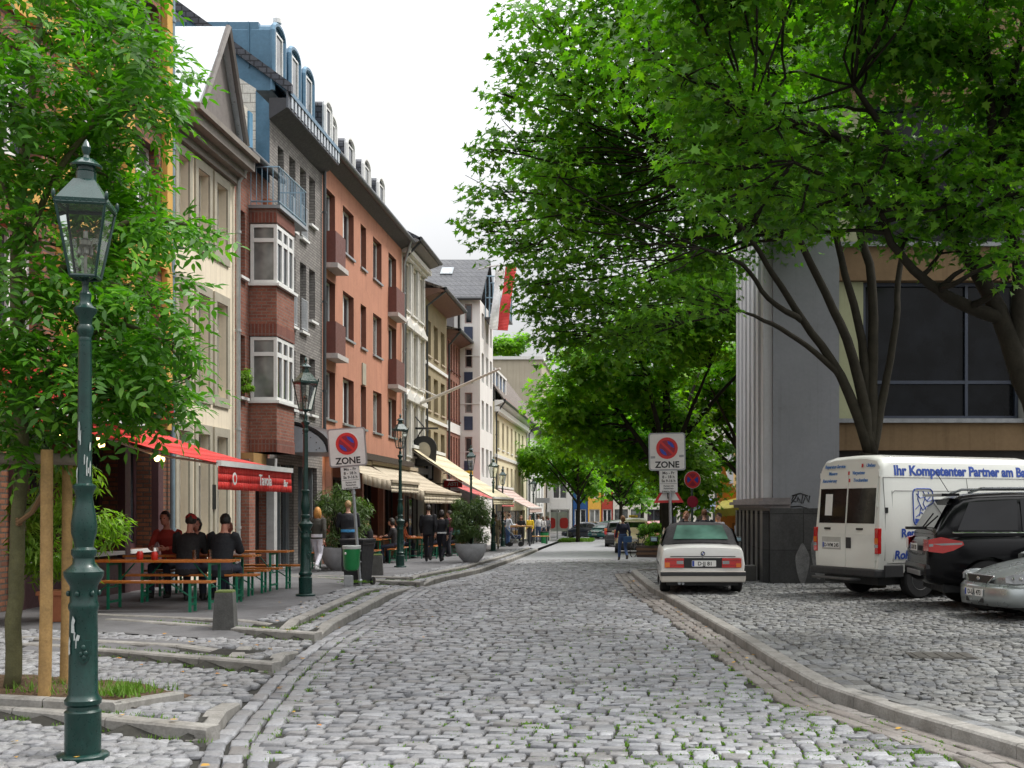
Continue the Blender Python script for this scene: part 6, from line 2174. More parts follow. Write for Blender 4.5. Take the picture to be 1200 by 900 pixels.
def far_street():
    # terrace screen with red discs and notice frame
    y = 90
    t = thing('terrace_screen', 'pale glass terrace screen with two red round boards beside the far lamp', 'screen', (X(652, y), y, grade(y)))
    o = Vector(t.location)
    m = MB()
    for px in (640, 653, 665): p = at(px, 640, y) - o; m.box(p.x - .04, p.x + .04, -.04, .04, 0, 2.4)
    m.build('post', GALV, t)
    m = MB(); a, b = at(640, 0, y) - o, at(665, 0, y) - o; m.box(a.x, b.x, -.015, .015, .75, 2.2); m.build('glass_panel', M('milk_glass', (.62, .66, .68), .3), t)
    for px in (646, 661):
        p = at(px, 613, y) - o; m = MB(); flat(m, rrect(.62, .8, .2), (p.x, p.z), .02, .06); m.build('red_board', SIGNR, t)
    y = 84; t = thing('notice_frame', 'tall white notice frame by the far lamp post', 'sign', (X(636, y), y, grade(y)))
    m = MB(); m.box(-.55, -.48, -.04, .04, 0, 3.2); m.box(.48, .55, -.04, .04, 0, 3.2); m.build('post', WHITE, t)
    m = MB(); m.box(-.48, .48, -.05, .05, 2.8, 3.15); m.build('head_board', M('board_grey', (.4, .42, .44), .5), t)
    # ivy and orange kiosk on the right
    y = 44; x0 = X(844, y); x1 = X(875, y)
    t = thing('orange_kiosk', 'orange kiosk with yellow awning and a flame-shaped crest beside the grey building', 'kiosk', ((x0 + x1) / 2, y, grade(y) + .08))
    w = (x1 - x0) / 2
    OR = M('kiosk_orange', (.70, .27, .05), .5, var=.12)
    m = MB(); m.bbox(-w, w, 0, 2.6, 0, 2.25, .03); m.build('body', OR, t)
    m = MB(); m.box(-w * .1, w * .75, -.03, -.002, .15, 1.35); m.box(-w * .02, w * .67, -.035, -.031, .22, 1.28); m.build('hatch', M('kiosk_hatch', (.40, .15, .03), .5), t)
    m = MB()
    m.add([(-w - .25, -.9, 1.85), (w + .5, -.9, 2.0), (w + .5, .1, 2.4), (-w + .1, .1, 2.2), (-w - .25, -.9, 1.58), (w + .5, -.9, 1.7)], [(0, 1, 2, 3), (0, 4, 5, 1)])
    a = m.build('awning', M('kiosk_yellow', (.62, .55, .10), .7), t); a.modifiers.new('thick', 'SOLIDIFY').thickness = .02
    m = MB(); rg = random.Random(3)
    z0 = 2.25
    cr = [(-.42, 0), (-.45, .35), (-.3, .5), (-.42, .8), (-.25, .95), (-.34, 1.25), (-.18, 1.3), (-.26, 1.6), (-.12, 1.75), (-.22, 2.0), (-.06, 1.9), (0, 1.6), (.08, 1.35), (.02, 1.15), (.22, 1.1), (.12, .9), (.38, .95), (.22, .65), (.5, .7), (.35, .4), (.7, .45), (.5, .15), (.62, 0)]
    cr = [(a * .75, b * .6) for a, b in cr]
    m.extrude(cr, (-.25, .3, z0), (1, 0, 0), (0, 0, 1), (0, .14, 0))
    m.extrude([(a * .8 + .05, b * .8) for a, b in cr], (-.25, .22, z0), (1, 0, 0), (0, 0, 1), (0, .07, 0)); m.build('crest', OR, t)
    y = 48; t = thing('market_tent', 'pale blue market tent behind the white convertible', 'tent', (X(829, y), y, grade(y)))
    m = MB(); q = .72
    m.add([(-q, -q, 2.15), (q + .3, -q, 2.05), (q + .3, q, 2.05), (-q, q, 2.15), (-.35, 0, 2.62)], [(0, 1, 4), (1, 2, 4), (2, 3, 4), (3, 0, 4)])
    for (ax, ay, az), (bx, by, bz) in (((-q, -q, 2.15), (q + .3, -q, 2.05)), ((q + .3, -q, 2.05), (q + .3, q, 2.05)), ((q + .3, q, 2.05), (-q, q, 2.15)), ((-q, q, 2.15), (-q, -q, 2.15))):
        m.quad((ax, ay, az), (bx, by, bz), (bx, by, bz - .22), (ax, ay, az - .22))
    a = m.build('canopy', M('tent_blue', (.38, .50, .68), .7), t); a.modifiers.new('thick', 'SOLIDIFY').thickness = .015
    for sx, sy in ((-q, -q), (q + .28, -q), (-q, q), (q + .28, q)):
        m = MB(); m.box(sx - .02, sx + .02, sy - .02, sy + .02, 0, 2.05); m.build('leg', WHITE, t)
    y = 34; m = MB()
    # high table and low benches far on the left terrace
    y = 66; x = X(608, y); z = float(left_z(x, y))
    t = thing('high_table', 'tall wooden bar table on the far terrace where people stand', 'table', (x, y, z))
    m = MB(); m.bbox(-.75, .75, -.35, .35, 1.05, 1.12, .01); m.build('top', M('pale_wood', (.45, .25, .09), .5), t)
    for sx in (-.6, .6):
        m = MB(); m.box(sx - .05, sx + .05, -.05, .05, 0, 1.05); m.build('leg', DKGREY, t)
    y = 72; x = X(633, y); z = float(left_z(x, y))
    t = thing('side_bench', 'low wooden bench with dark legs beside the far kerb', 'bench', (x, y, z))
    m = MB(); m.bbox(-.55, .55, -.2, .2, .42, .48, .01); m.build('seat', M('pale_wood', (.45, .25, .09), .5), t)
    for sx in (-.4, .4):
        m = MB(); m.box(sx - .04, sx + .04, -.15, .15, 0, .42); m.build('leg', DKGREY, t)
    y = 74; x = X(638, y); z = float(left_z(x, y))
    t = thing('green_crate', 'green bin standing on the far terrace', 'bin', (x, y, z))
    m = MB(); m.lathe([(.2, 0), (.27, .75), (.25, .75), (.2, .1)], 16); m.build('body', M('bin_green', (.01, .20, .055), .35, var=.12, spec=.6), t, smooth=50); m = MB(); m.lathe([(.28, .73), (.285, .8), (.25, .81)], 16); m.build('rim', BLACK, t)
    # grass strip
    P = []
    rg = random.Random(8)
    for _ in range(900): y = rg.uniform(86, 92); P.append((rg.uniform(-5.6, -3.2), y, grade(y)))
    blades('grass_strip', P, .25, 4, WEED, 'strip of grass around the slim street tree', wid=.03)
    # pushchair by the high table
    y = 64.5; x = X(604, y); z = float(left_z(x, y))
    t = thing('pushchair', 'dark blue pushchair parked beside the high bar table', 'pushchair', (x, y, z))
    NB = M('pram_blue', (.03, .045, .10), .7)
    m = MB(); m.bbox(-.22, .3, -.22, .22, .42, .62, .05); m.add([(-.3, -.22, .6), (-.3, .22, .6), (-.18, .22, .98), (-.18, -.22, .98), (.1, .2, .9), (.1, -.2, .9)], [(0, 1, 2, 3), (3, 2, 4, 5)]); a = m.build('seat', NB, t); a.modifiers.new('thick', 'SOLIDIFY').thickness = .02
    m = MB()
    for sy in (-.24, .24): m.tube([(-.45, sy, 1.0), (.3, sy, .15)], .015, 6); m.tube([(.2, sy, .62), (-.28, sy, .13)], .015, 6)
    m.build('frame', GALV, t)
    for sx, sy in ((.3, -.26), (.3, .26), (-.28, -.26), (-.28, .26)):
        m = MB(); m.tube([(sx, sy - .02, .13), (sx, sy + .02, .13)], .13, 14); m.build('wheel', BLACK, t)


far_street()


def bicycle():
    y = 50.; x = X(749, y); z = grade(y)
    t = thing('bicycle', 'dark bicycle leaning against the wooden planter near the taxi', 'bicycle', (x, y, z), R(62))
    t.rotation_euler = (R(6), 0, R(62))
    for sx in (-.52, .52):
        m = MB(); pts = [(sx + .33 * math.cos(a), 0, .34 + .33 * math.sin(a)) for a in np.linspace(0, 2 * PI, 25)]
        m.tube(pts, .02, 6); w = m.build('wheel', BLACK, t)
        m = MB()
        for k in range(8): a = k * PI / 4; m.tube([(sx, 0, .34), (sx + .32 * math.cos(a), 0, .34 + .32 * math.sin(a))], .004, 4)
        m.build('spokes', GALV, w)
    m = MB()
    A, B, C, D = (-.52, 0, .34), (-.1, 0, .30), (.34, 0, .82), (-.22, 0, .80)
    for p, q in ((A, B), (B, C), (C, D), (D, B), (A, D), (C, (.52, 0, .34)), (C, (.30, 0, .98)), (D, (-.25, 0, .95))): m.tube([p, q], .018, 6)
    m.build('frame', M('bike_paint', (.02, .02, .025), .3), t)
    m = MB(); m.bbox(-.38, -.12, -.07, .07, .95, 1.0, .02); m.build('saddle', BLACK, t)
    m = MB(); m.tube([(.24, -.28, 1.02), (.32, -.1, .99), (.32, .1, .99), (.24, .28, 1.02)], .014, 6); m.build('handlebar', GALV, t)


bicycle()
# ------------------------------------------------------------------ vehicles (local axes: x right, y forward, z up)
TYRE = M('tyre', (.018, .018, .019), .8, bump=.2)
RIM = M('alloy', (.42, .43, .44), .3, .8, var=.1)
CGLASS = glass_mat('car_glass', (.008, .011, .011), .05, .4)
RLAMP = M('rear_lamp', (.50, .012, .012), .15, spec=.8, var=.1, Coat_Weight=.6)
ALAMP = M('amber_lamp', (.70, .16, .01), .15, spec=.8, var=.1, Coat_Weight=.6)
WLAMP = M('clear_lamp', (.36, .37, .38), .1, .5, spec=.9, var=.15, Coat_Weight=.6)
PLATEW = M('plate_white', (.74, .74, .72), .4, var=.05)
PLATEB = M('plate_blue', (.02, .06, .35), .4)
CHROME = M('chrome', (.6, .6, .6), .12, .95, var=.05)
CPLAST = M('bumper_plastic', (.028, .029, .031), .55, var=.15)


def paint(name, col, metal=0., rough=.3):
    return M('paint_' + name, col, rough, metal, var=.03, scale=1.5, rvar=.015, Coat_Weight=.6, Coat_Roughness=.06)


def loft(st, cap=True):
    """st: [(y, [(x,z) half section from bottom centre to top centre])], mirrored to a closed hull"""
    b = MB(); n = len(st[0][1])
    ring = 2 * n - 2
    for y, sec in st:
        yf = y if callable(y) else (lambda z, y=y: y)
        full = [(x, z) for x, z in sec] + [(-x, z) for x, z in sec[-2:0:-1]]
        b.v += [(x, yf(z), z) for x, z in full]
    for i in range(len(st) - 1):
        for k in range(ring):
            k2 = (k + 1) % ring
            b.f.append((i * ring + k, i * ring + k2, (i + 1) * ring + k2, (i + 1) * ring + k)); b.m.append(0)
    if cap:
        for base, flip in ((0, 0), ((len(st) - 1) * ring, 1)):
            for i in range(n - 1):
                a, c = base + i, base + i + 1
                d, e = base + (ring - i) % ring, base + (ring - i - 1) % ring
                f = [a, c, e, d]
                f = [q for j, q in enumerate(f) if q not in f[:j]]
                b.f.append(tuple(f if flip else f[::-1])); b.m.append(0)
    # consistent outward normals
    bm = bmesh.new()
    vs = [bm.verts.new(v) for v in b.v]
    for f in b.f:
        try: bm.faces.new([vs[i] for i in f])
        except ValueError: pass
    bmesh.ops.recalc_face_normals(bm, faces=bm.faces[:])
    me = bpy.data.meshes.new('loft'); bm.to_mesh(me); bm.free()
    return me


def hold(st):
    """extra rings so that both ends keep their outline under subdivision"""
    def sh(e, k):
        y, sec = e; zc = sum(z for _, z in sec) / len(sec)
        return (y, [(x * k, zc + (z - zc) * k) for x, z in sec])
    return [sh(st[0], .5), sh(st[0], .95), st[0]] + st[1:-1] + [st[-1], sh(st[-1], .95), sh(st[-1], .5)]


def arches(me, axles, half, r, zc, sub=0, crease=0):
    if sub: me = evaluated(me, [('SUBSURF', dict(levels=sub, render_levels=sub))])
    cuts = []
    mods = []
    for ya in axles:
        for s in (-1, 1):
            c = MB(); c.tube([(s * (half - .26), ya, zc), (s * (half + .3), ya, zc)], r, 28)
            co = c.build('cut', BLACK); cuts.append(co)
            mods.append(('BOOLEAN', dict(object=co, operation='DIFFERENCE', solver='EXACT')))
    res = evaluated(me, mods)
    for c in cuts: bpy.data.objects.remove(c)
    return res


def wheel(parent, x, y, r, w, rim_r, spokes=5, side=1, rimmat=None):
    m = MB()
    s = 1 if x > 0 else -1
    prof = [(rim_r, -w / 2), (r - .03, -w / 2), (r, -w / 2 + .03), (r, w / 2 - .03), (r - .03, w / 2), (rim_r, w / 2)]
    m.lathe(prof, 32)
    m.xf(Matrix.Translation((x, y, r)) @ Matrix.Rotation(PI / 2, 4, 'Y'))
    wo = m.build('wheel', TYRE, parent, smooth=40)
    h = MB(); d = w / 2
    h.lathe([(rim_r, d * .95), (rim_r - .015, d + .004), (rim_r - .03, d * .8), (.0, d * .55)], 28)
    for k in range(spokes):
        a = 2 * PI * k / spokes
        h.add([(math.cos(a + t) * q, math.sin(a + t) * q, zz) for q, t, zz in ((.03, -.9, d * .75), (.03, .9, d * .75), (rim_r - .02, .16, d * .92), (rim_r - .02, -.16, d * .92))], [(0, 1, 2, 3)])
    h.lathe([(.035, d * .5), (.04, d * .9), (.0, d * .95)], 14)
    h.xf(Matrix.Translation((x, y, r)) @ Matrix.Rotation(PI / 2 * s, 4, 'Y'))
    h.build('rim', rimmat or RIM, wo, smooth=40)
    return wo


def plate(parent, c, n, txt, w=.52, h=.11):
    """number plate: centre c, outward normal n"""
    n = Vector(n).normalized(); u = Vector((0, 0, 1)).cross(n).normalized(); up = n.cross(u); c = Vector(c)
    m = MB(); m.extrude(rrect(w, h, .012), c, u, up, n * .008, 0)
    m.extrude([(-w / 2 + .006, -h / 2 + .006), (-w / 2 + .046, -h / 2 + .006), (-w / 2 + .046, h / 2 - .006), (-w / 2 + .006, h / 2 - .006)], c + n * .008, u, up, n * .002, 1)
    m.mi = 2; put_text(m, txt, h * .88, c + n * .0095 + u * .02 - up * h * .31, u, up, n, 2, depth=.001, bold=.002)
    return m.build('number_plate', [PLATEW, PLATEB, BLACK], parent)


def gh(st, mat, parent, name='cabin', sub=0):
    me = loft(st)
    if sub: me = evaluated(loft(hold(st)), [('SUBSURF', dict(levels=sub, render_levels=sub))])
    me.materials.clear(); me.materials.append(mat)
    return link(name, me, parent, 35)


def convertible():
    y0 = 22.6
    t = thing('convertible', 'white convertible with black soft top parked on the right, seen from behind', 'car', (X(824, y0), y0 + 2.16, .09), 0)
    W = paint('white', (.74, .74, .71))
    def sec(zb, zt, w, crown=.03, sh=.86):
        return [(0, zb), (w * .86, zb), (w * .97, zb + .07), (w * .985, .40), (w, .56), (w * .995, .60), (w * .965, zt - .09), (w * .93, zt - .03), (w * sh, zt), (w * .45, zt + crown * .8), (0, zt + crown)]
    st = [(-2.07, sec(.34, .80, .775, .02)), (-2.05, sec(.30, .86, .795, .03)), (-1.95, sec(.26, .885, .805, .03)), (-1.6, sec(.2, .905, .818, .03)), (-1.25, sec(.18, .915, .822, .03)), (-.6, sec(.18, .91, .824, .02)), (.4, sec(.18, .90, .824, .02)), (.8, sec(.18, .90, .822, .03)),
          (1.4, sec(.18, .87, .815, .03)), (1.9, sec(.24, .80, .80, .03)), (2.05, sec(.3, .76, .785, .02)), (2.10, sec(.36, .70, .765, .01))]
    me = arches(loft(st), (-1.28, 1.28), .824, .335, .30)
    me.materials.clear(); me.materials.append(W)
    b = link('body', me, t, 32)
    for x in (-.70, .70):
        for y in (-1.28, 1.28): wheel(t, x, y, .30, .20, .19, 8)
    # underbody
    m = MB(); m.box(-.68, .68, -1.95, 1.9, .16, .5); m.build('underbody', BLACK, t)
    m = MB(); m.tube([(-.45, -2.13, .21), (-.45, -1.6, .22)], .028, 10); m.tube([(-.38, -2.13, .21), (-.38, -1.6, .22)], .028, 10); m.build('exhaust', GALV, t)
    # rear panel
    yr = -2.072
    m = MB(); m.box(-.70, .70, yr - .012, yr + .02, .50, .69); m.build('rear_panel', BLACK, t)
    for s in (-1, 1):
        m = MB(); m.bbox(min(s * .36, s * .73), max(s * .36, s * .73), yr - .035, yr - .013, .505, .685, .008); lo = m.build('tail_light', RLAMP, t)
        m = MB(); m.bbox(min(s * .63, s * .725), max(s * .63, s * .725), yr - .038, yr - .0355, .515, .605 if s < 0 else .59, .001); m.build('indicator', ALAMP, lo)
        m = MB(); m.bbox(min(s * .37, s * .50), max(s * .37, s * .50), yr - .038, yr - .0355, .575, .635, .001); m.build('reversing_light', WLAMP, lo)
        m = MB()
        for q in (.55, .64): m.box(min(s * .365, s * .72), max(s * .365, s * .72), yr - .0372, yr - .0352, q, q + .006)
        m.build('light_rib', M('rib_dark', (.16, .004, .004), .3), lo)
    plate(t, (.02, yr - .014, .585), (0, -1, 0), 'D·JJ 81', .46, .115)
    m = MB(); m.bbox(-.62, .62, yr - .006, yr + .03, .71, .725, .003); m.build('boot_seam', BLACK, t)
    # boot edge lip, emblem, lock
    m = MB(); m.extrude(circ(.042, 20), (0, yr + .0, .775), (1, 0, 0), (0, 0, 1), (0, -.012, 0)); e = m.build('emblem', BLACK, t)
    m = MB()
    for k in range(4):
        seg = [(0, 0)] + [(.028 * math.cos(a), .028 * math.sin(a)) for a in np.linspace(k * PI / 2, (k + 1) * PI / 2, 6)]
        m.extrude(seg, (0, yr - .0125, .775), (1, 0, 0), (0, 0, 1), (0, -.002, 0), k % 2)
    m.build('emblem_face', [PLATEB, PLATEW], e)
    m = MB(); m.tube([(0, yr - .0, .705), (0, yr - .018, .705)], .014, 8); m.build('boot_lock', CHROME, t)
    # bumper: white with black strip
    m = MB(); m.bbox(-.80, .80, -2.20, -2.03, .235, .44, .03); m.bbox(.69, .815, -2.1, -1.62, .26, .44, .02); m.bbox(-.815, -.69, -2.1, -1.62, .26, .44, .02); bo = m.build('rear_bumper', paint('bumper_white', (.50, .47, .42)), t)
    m = MB(); m.bbox(-.808, .808, -2.215, -2.02, .355, .43, .015); m.build('bumper_strip', CPLAST, bo)
    m = MB(); m.bbox(-.79, .79, 2.03, 2.2, .26, .46, .03); m.build('front_bumper', CPLAST, t)
    # soft top
    def hs(zt, w, wt): return [(0, .80), (w, .80), (w, .90), (wt + .03, zt - .12), (wt - .06, zt - .03), (wt - .22, zt + .005), (0, zt + .02)]
    SOFT = M('soft_top', (.014, .014, .016), .75, bump=.2, bscale=300)
    gh([(-1.36, hs(.95, .76, .70)), (-1.30, hs(1.0, .76, .69)), (-.82, hs(1.285, .755, .63)), (-.6, hs(1.325, .755, .62)), (.0, hs(1.335, .755, .62)), (.35, hs(1.31, .755, .62)), (.78, hs(.96, .75, .66))], SOFT, t, 'soft_top')
    # rear window on the slope
    a = Vector((0, -1.285, 1.015)); c = Vector((0, -.845, 1.275)); n = (c - a).cross(Vector((1, 0, 0))).normalized()
    if n.y > 0: n = -n
    m = MB(); q = [a + Vector((-.54, 0, 0)), a + Vector((.54, 0, 0)), c + Vector((.45, 0, 0)), c + Vector((-.45, 0, 0))]
    q0 = [p + n * .012 for p in q]; q1 = [p + n * .022 for p in q]
    m.add(q0 + q1, [(4, 5, 6, 7), (0, 1, 5, 4), (1, 2, 6, 5), (2, 3, 7, 6), (3, 0, 4, 7)]); m.build('rear_window', glass_mat('green_glass', (.07, .15, .12), .1), t)
    for s in (-1, 1):
        m = MB(); P = [(s * .765, -.95, .93), (s * .765, .62, .93), (s * .675, .28, 1.23), (s * .675, -.72, 1.22)]
        m.add([(x + s * .012, y, z) for x, y, z in P] + P, [(0, 1, 2, 3), (4, 7, 6, 5)]); m.build('side_window', CGLASS, t)
        m = MB(); m.bbox(min(s * .80, s * .97), max(s * .80, s * .97), .50, .60, .92, 1.03, .025); mo = m.build('wing_mirror', BLACK, t)
        m = MB(); m.box(min(s * .83, s * .95), max(s * .83, s * .95), .492, .4985, .94, 1.01); m.build('mirror_glass', glass_mat('mirror_face', (.35, .55, .65), .05), mo)
        m = MB(); m.bbox(min(s * .815, s * .832), max(s * .815, s * .832), -1.0, 1.0, .52, .56, .004); m.build('rub_strip', CPLAST, t)
    m = MB(); P = [(-.66, .80, .95), (.66, .80, .95), (.54, .40, 1.29), (-.54, .40, 1.29)]; m.add([(x, y + .03, z + .02) for x, y, z in P], [(0, 1, 2, 3)]); m.build('windscreen', CGLASS, t)


convertible()


def van():
    corner = Vector((X(1031, 21.2), 21.2, 0))
    th = R(27)                                          # heading away to the right
    fwd = Vector((math.cos(th), math.sin(th), 0)); rt = Vector((math.sin(th), -math.cos(th), 0))
    o = corner - rt * .98
    t = thing('van', 'white high-roof delivery van with blue lettering parked behind the black car', 'van', (o.x, o.y, .09))
    t.rotation_euler = (0, 0, th - PI / 2)
    W = paint('van_white', (.72, .73, .68), rough=.35)
    def sec(zt, w=.985, zb=.42):
        k = zt / 2.62
        return [(0, zb), (w * .9, zb), (w * .97, zb + .06), (w, .75), (w, 1.15), (w * .985, 1.5 * k), (w * .95, 2.15 * k), (w * .925, 2.36 * k), (w * .90, 2.46 * k), (w * .80, 2.56 * k), (w * .5, 2.61 * k), (0, 2.62 * k)]
    lean = lambda y: (lambda z: y + max(0, z - 1.15) * .075)
    st = [(lean(0.), sec(2.54, .955)), (lean(.02), sec(2.57, .97)), (lean(.07), sec(2.60, .985)), (lean(.3), sec(2.62)), (lambda z: 1.5, sec(2.62)), (lambda z: 3.7, sec(2.62)), (lambda z: 4.1, sec(2.5, .98)), (lambda z: 4.7, sec(1.95, .97)), (lambda z: 5.0, sec(1.4, .95)), (lambda z: 5.5, sec(1.12, .92)), (lambda z: 5.62, sec(.95, .86))]
    me = arches(loft(st), (.95, 4.55), .985, .40, .36)
    me.materials.clear(); me.materials.append(W)
    link('body', me, t, 30)
    for x in (-.84, .84):
        for y in (.95, 4.55): wheel(t, x, y, .345, .22, .20, 0, rimmat=M('steel_rim', (.30, .30, .30), .5, .5))
    m = MB(); m.box(-.8, .8, .1, 5.2, .25, .6); m.build('underbody', BLACK, t)
    yr = lambda z: max(0, z - 1.15) * .075
    def rear(poly, d, th_, z0=0): return poly
    def rp(x, z, d): return Vector((x, yr(z) - d, z))
    def pane(mb, x0, x1, z0, z1, d, th_=.01, mi=0):
        P = [rp(x, z, dd) for dd in (d, d + th_) for x, z in ((x0, z0), (x1, z0), (x1, z1), (x0, z1))]
        mb.add(P, [(3, 2, 1, 0), (4, 5, 6, 7), (0, 1, 5, 4), (1, 2, 6, 5), (2, 3, 7, 6), (3, 0, 4, 7)], mi)
    for s in (-1, 1):
        m = MB(); x0, x1 = (-.86, -.006) if s < 0 else (.006, .86)
        pane(m, x0, x1, .55, 1.15, .006, .012); pane(m, x0, x1, 1.152, 2.34, .006, .012); d = m.build('rear_door', W, t)
        m = MB(); pane(m, x0 + (.03 if s < 0 else .02), x1 - (.02 if s < 0 else .03), 1.36, 2.0, .0185, .006); m.build('door_window', GLASS_VAN, d)
        m = MB(); xh = -.55 if s < 0 else .42; pane(m, xh - .09, xh + .09, 1.24, 1.275, .0185, .02); m.build('handle', BLACK, d)
        for z in (.75, 1.7, 2.25):
            m = MB(); xe = s * .875; m.tube([(xe, yr(z) - .012, z - .05), (xe, yr(z) - .012, z + .05)], .016, 8); m.build('hinge', W, d)
        m = MB(); m.bbox(min(s * .87, s * .975), max(s * .87, s * .975), -.035, .05, .82, 1.28, .012); lo = m.build('tail_light', RLAMP, t)
        m = MB(); m.bbox(min(s * .872, s * .97), max(s * .872, s * .97), -.04, -.0355, 1.0, 1.1, .001); m.build('indicator', ALAMP, lo)
        m = MB(); m.bbox(min(s * .872, s * .97), max(s * .872, s * .97), -.04, -.0355, .93, .985, .001); m.build('reversing_light', WLAMP, lo)
    m = MB(); pane(m, -.72, -.14, .87, 1.10, .0185, .004); m.build('plate_recess', M('van_recess', (.45, .45, .42), .5), t)
    plate(t, (-.43, -.024, .95), (0, -1, 0), 'D-WM 245')
    m = MB(); pane(m, .03, .17, .90, 1.10, .0185, .012); m.build('lock', CPLAST, t)
    m = MB(); m.bbox(-.98, .98, -.12, .2, .40, .545, .03); m.bbox(.955, 1.0, .1, .52, .40, .62, .015); m.bbox(-1.0, -.955, .1, .52, .40, .62, .015); m.build('rear_bumper', CPLAST, t)
    m = MB(); m.bbox(-.7, .5, -.28, -.05, .33, .37, .01); m.build('step', M('step_steel', (.12, .12, .12), .5, .5), t)
    m = MB(); m.bbox(.962, 1.0, 1.42, 4.1, .43, .62, .015); m.build('sill_trim', CPLAST, t)
    # lettering
    BL = M('van_blue', (.015, .06, .32), .45); BL2 = M('van_blue_pale', (.03, .16, .45), .45); RD = M('van_red', (.5, .03, .03), .45)
    m = MB()
    for txt, z, sz in (('Reparatur-Service', 2.385, .088), ('Mauern', 2.255, .088), ('Renovierung', 2.12, .088)):
        x = {'R': -.75, 'M': -.62}[txt[0]]
        if txt.startswith('Renov'): x = -.80
        n = Vector((0, -1, .075)).normalized(); up = Vector((0, .075, 1)).normalized()
        put_text(m, txt, sz, rp(x, z, .021), (1, 0, 0), up, n, 0, shear=.25, align='LEFT', bold=.002, xs=.98)
    for txt, x, z in (('Umbau', .50, 2.385), ('Verputzen', .10, 2.255), ('Trockenbau', .14, 2.12)):
        n = Vector((0, -1, .075)).normalized(); up = Vector((0, .075, 1)).normalized()
        put_text(m, txt, .088, rp(x, z, .021), (1, 0, 0), up, n, 0, shear=.25, align='LEFT', bold=.002)
    for x, z in ((.39, 2.41), (.0, 2.28), (.03, 2.145)): pane(m, x - .025, x + .025, z - .03, z + .035, .0185, .003, 1)
    m.build('rear_lettering', [BL2, RD], t)
    m = MB(); pane(m, -.66, -.44, 1.5, 1.9, .0255, .002); m.build('window_sticker', PLATEW, t)
    # side lettering follows the wall of the right flank
    def sx(z):
        tab = [(.42, .97), (.75, .985), (1.15, .985), (1.5, .97), (2.15, .936), (2.36, .911), (2.46, .886)]
        return float(np.interp(z, [a for a, _ in tab], [b for _, b in tab])) + .004
    def side_text(mb, txt, size, y, z, bold, mi=0, shear=0.):
        vs, fs = text_mb(txt, size, bold=bold, align='LEFT', depth=.0015, shear=shear)
        mb.add([(sx(z + b) + c + .001, y + a, z + b) for a, b, c in vs], fs, mi)
    m = MB(); side_text(m, 'Ihr Kompetenter Partner am Bau', .245, .36, 2.235, .010); m.build('slogan', BL, t)
    m = MB()
    for txt, y, z in (('Reparatur', .48, 1.12), ('Bausanierung', .72, .93), ('Rohrbruch', .32, .73)): side_text(m, txt, .21, y, z, .007, 0, .15 if txt[0] == 'R' and 'o' in txt[:2] else 0)
    m.build('side_lettering', BL, t)
    # picture emblem on the side
    m = MB()
    def sp(y, z, d=0): return (sx(z) + d, y, z)
    fr = [(1.0 + a, 1.66 + b) for a, b in rrect(.46, .66, .09)]
    m.tube([sp(a, b) for a, b in fr + [fr[0]]], .013, 5)
    rg = random.Random(6)
    strokes = [[(.85, 1.9), (.93, 1.82), (1.02, 1.84), (1.1, 1.76), (1.2, 1.78)], [(.82, 1.62), (.92, 1.70), (.99, 1.60), (1.09, 1.68), (1.2, 1.60)], [(.9, 1.95), (.88, 1.8), (.95, 1.65), (.9, 1.5)], [(1.0, 1.95), (1.06, 1.85), (1.0, 1.72), (1.08, 1.58), (1.03, 1.48)], [(1.12, 1.93), (1.17, 1.84), (1.1, 1.78)], [(.83, 1.48), (.95, 1.56), (1.05, 1.48), (1.18, 1.52)], [(1.12, 1.7), (1.18, 1.62), (1.13, 1.5)]]
    for s in strokes: m.tube([sp(a, b) for a, b in s], .010, 5)
    P = [(.80, 1.36), (1.2, 1.36), (1.2, 1.44), (1.1, 1.47), (.97, 1.43), (.8, 1.45)]
    m.add([sp(a, b, .004) for a, b in P], [tuple(range(6))])
    m.build('picture_emblem', BL, t)
    # panel seams, slide rail, side marker
    m = MB()
    def seam(pts): m.tube([sp(a, b, -.003) for a, b in pts], .007, 4)
    seam([(.12, 2.19), (1.5, 2.19), (3.6, 2.19)]); seam([(2.05, 2.18), (2.12, 1.5), (2.12, .66)]); seam([(.30, 1.95), (.30, .68)]); seam([(.36, 1.95), (1.9, 1.95)]); seam([(.36, 1.95), (.30, 1.9)])
    seam([(.16, .66), (3.7, .66)]); seam([(.11, 2.19), (.13, 1.5), (.11, .7)])
    m.build('panel_seam', M('seam_grey', (.17, .17, .16), .7), t)
    m = MB(); P = [(1.0, 1.28), (1.0, 1.32), (3.4, 1.32), (3.4, 1.28)]; m.box(sx(1.3) - .004, sx(1.3) + .012, .86, 3.4, 1.275, 1.325); m.build('slide_rail', BLACK, t)
    m = MB(); m.bbox(sx(1.6) - .01, sx(1.6) + .012, .13, .19, 1.55, 1.65, .005); m.build('side_marker', BLACK, t)
    m = MB(); m.add([(-.85, 4.15, 2.35), (.85, 4.15, 2.35), (.9, 4.95, 1.42), (-.9, 4.95, 1.42)], [(0, 1, 2, 3)]); m.xf(Matrix.Translation((0, .03, .03))); m.build('windscreen', CGLASS, t)
    for s in (-1, 1):
        m = MB(); m.add([(s * .985, 3.6, 1.4), (s * .965, 4.8, 1.4), (s * .93, 4.2, 2.05), (s * .95, 3.6, 2.05)], [(0, 1, 2, 3)]); m.build('cab_window', CGLASS, t)


GLASS_VAN = glass_mat('van_glass', (.012, .012, .011), .06, .3)
van()


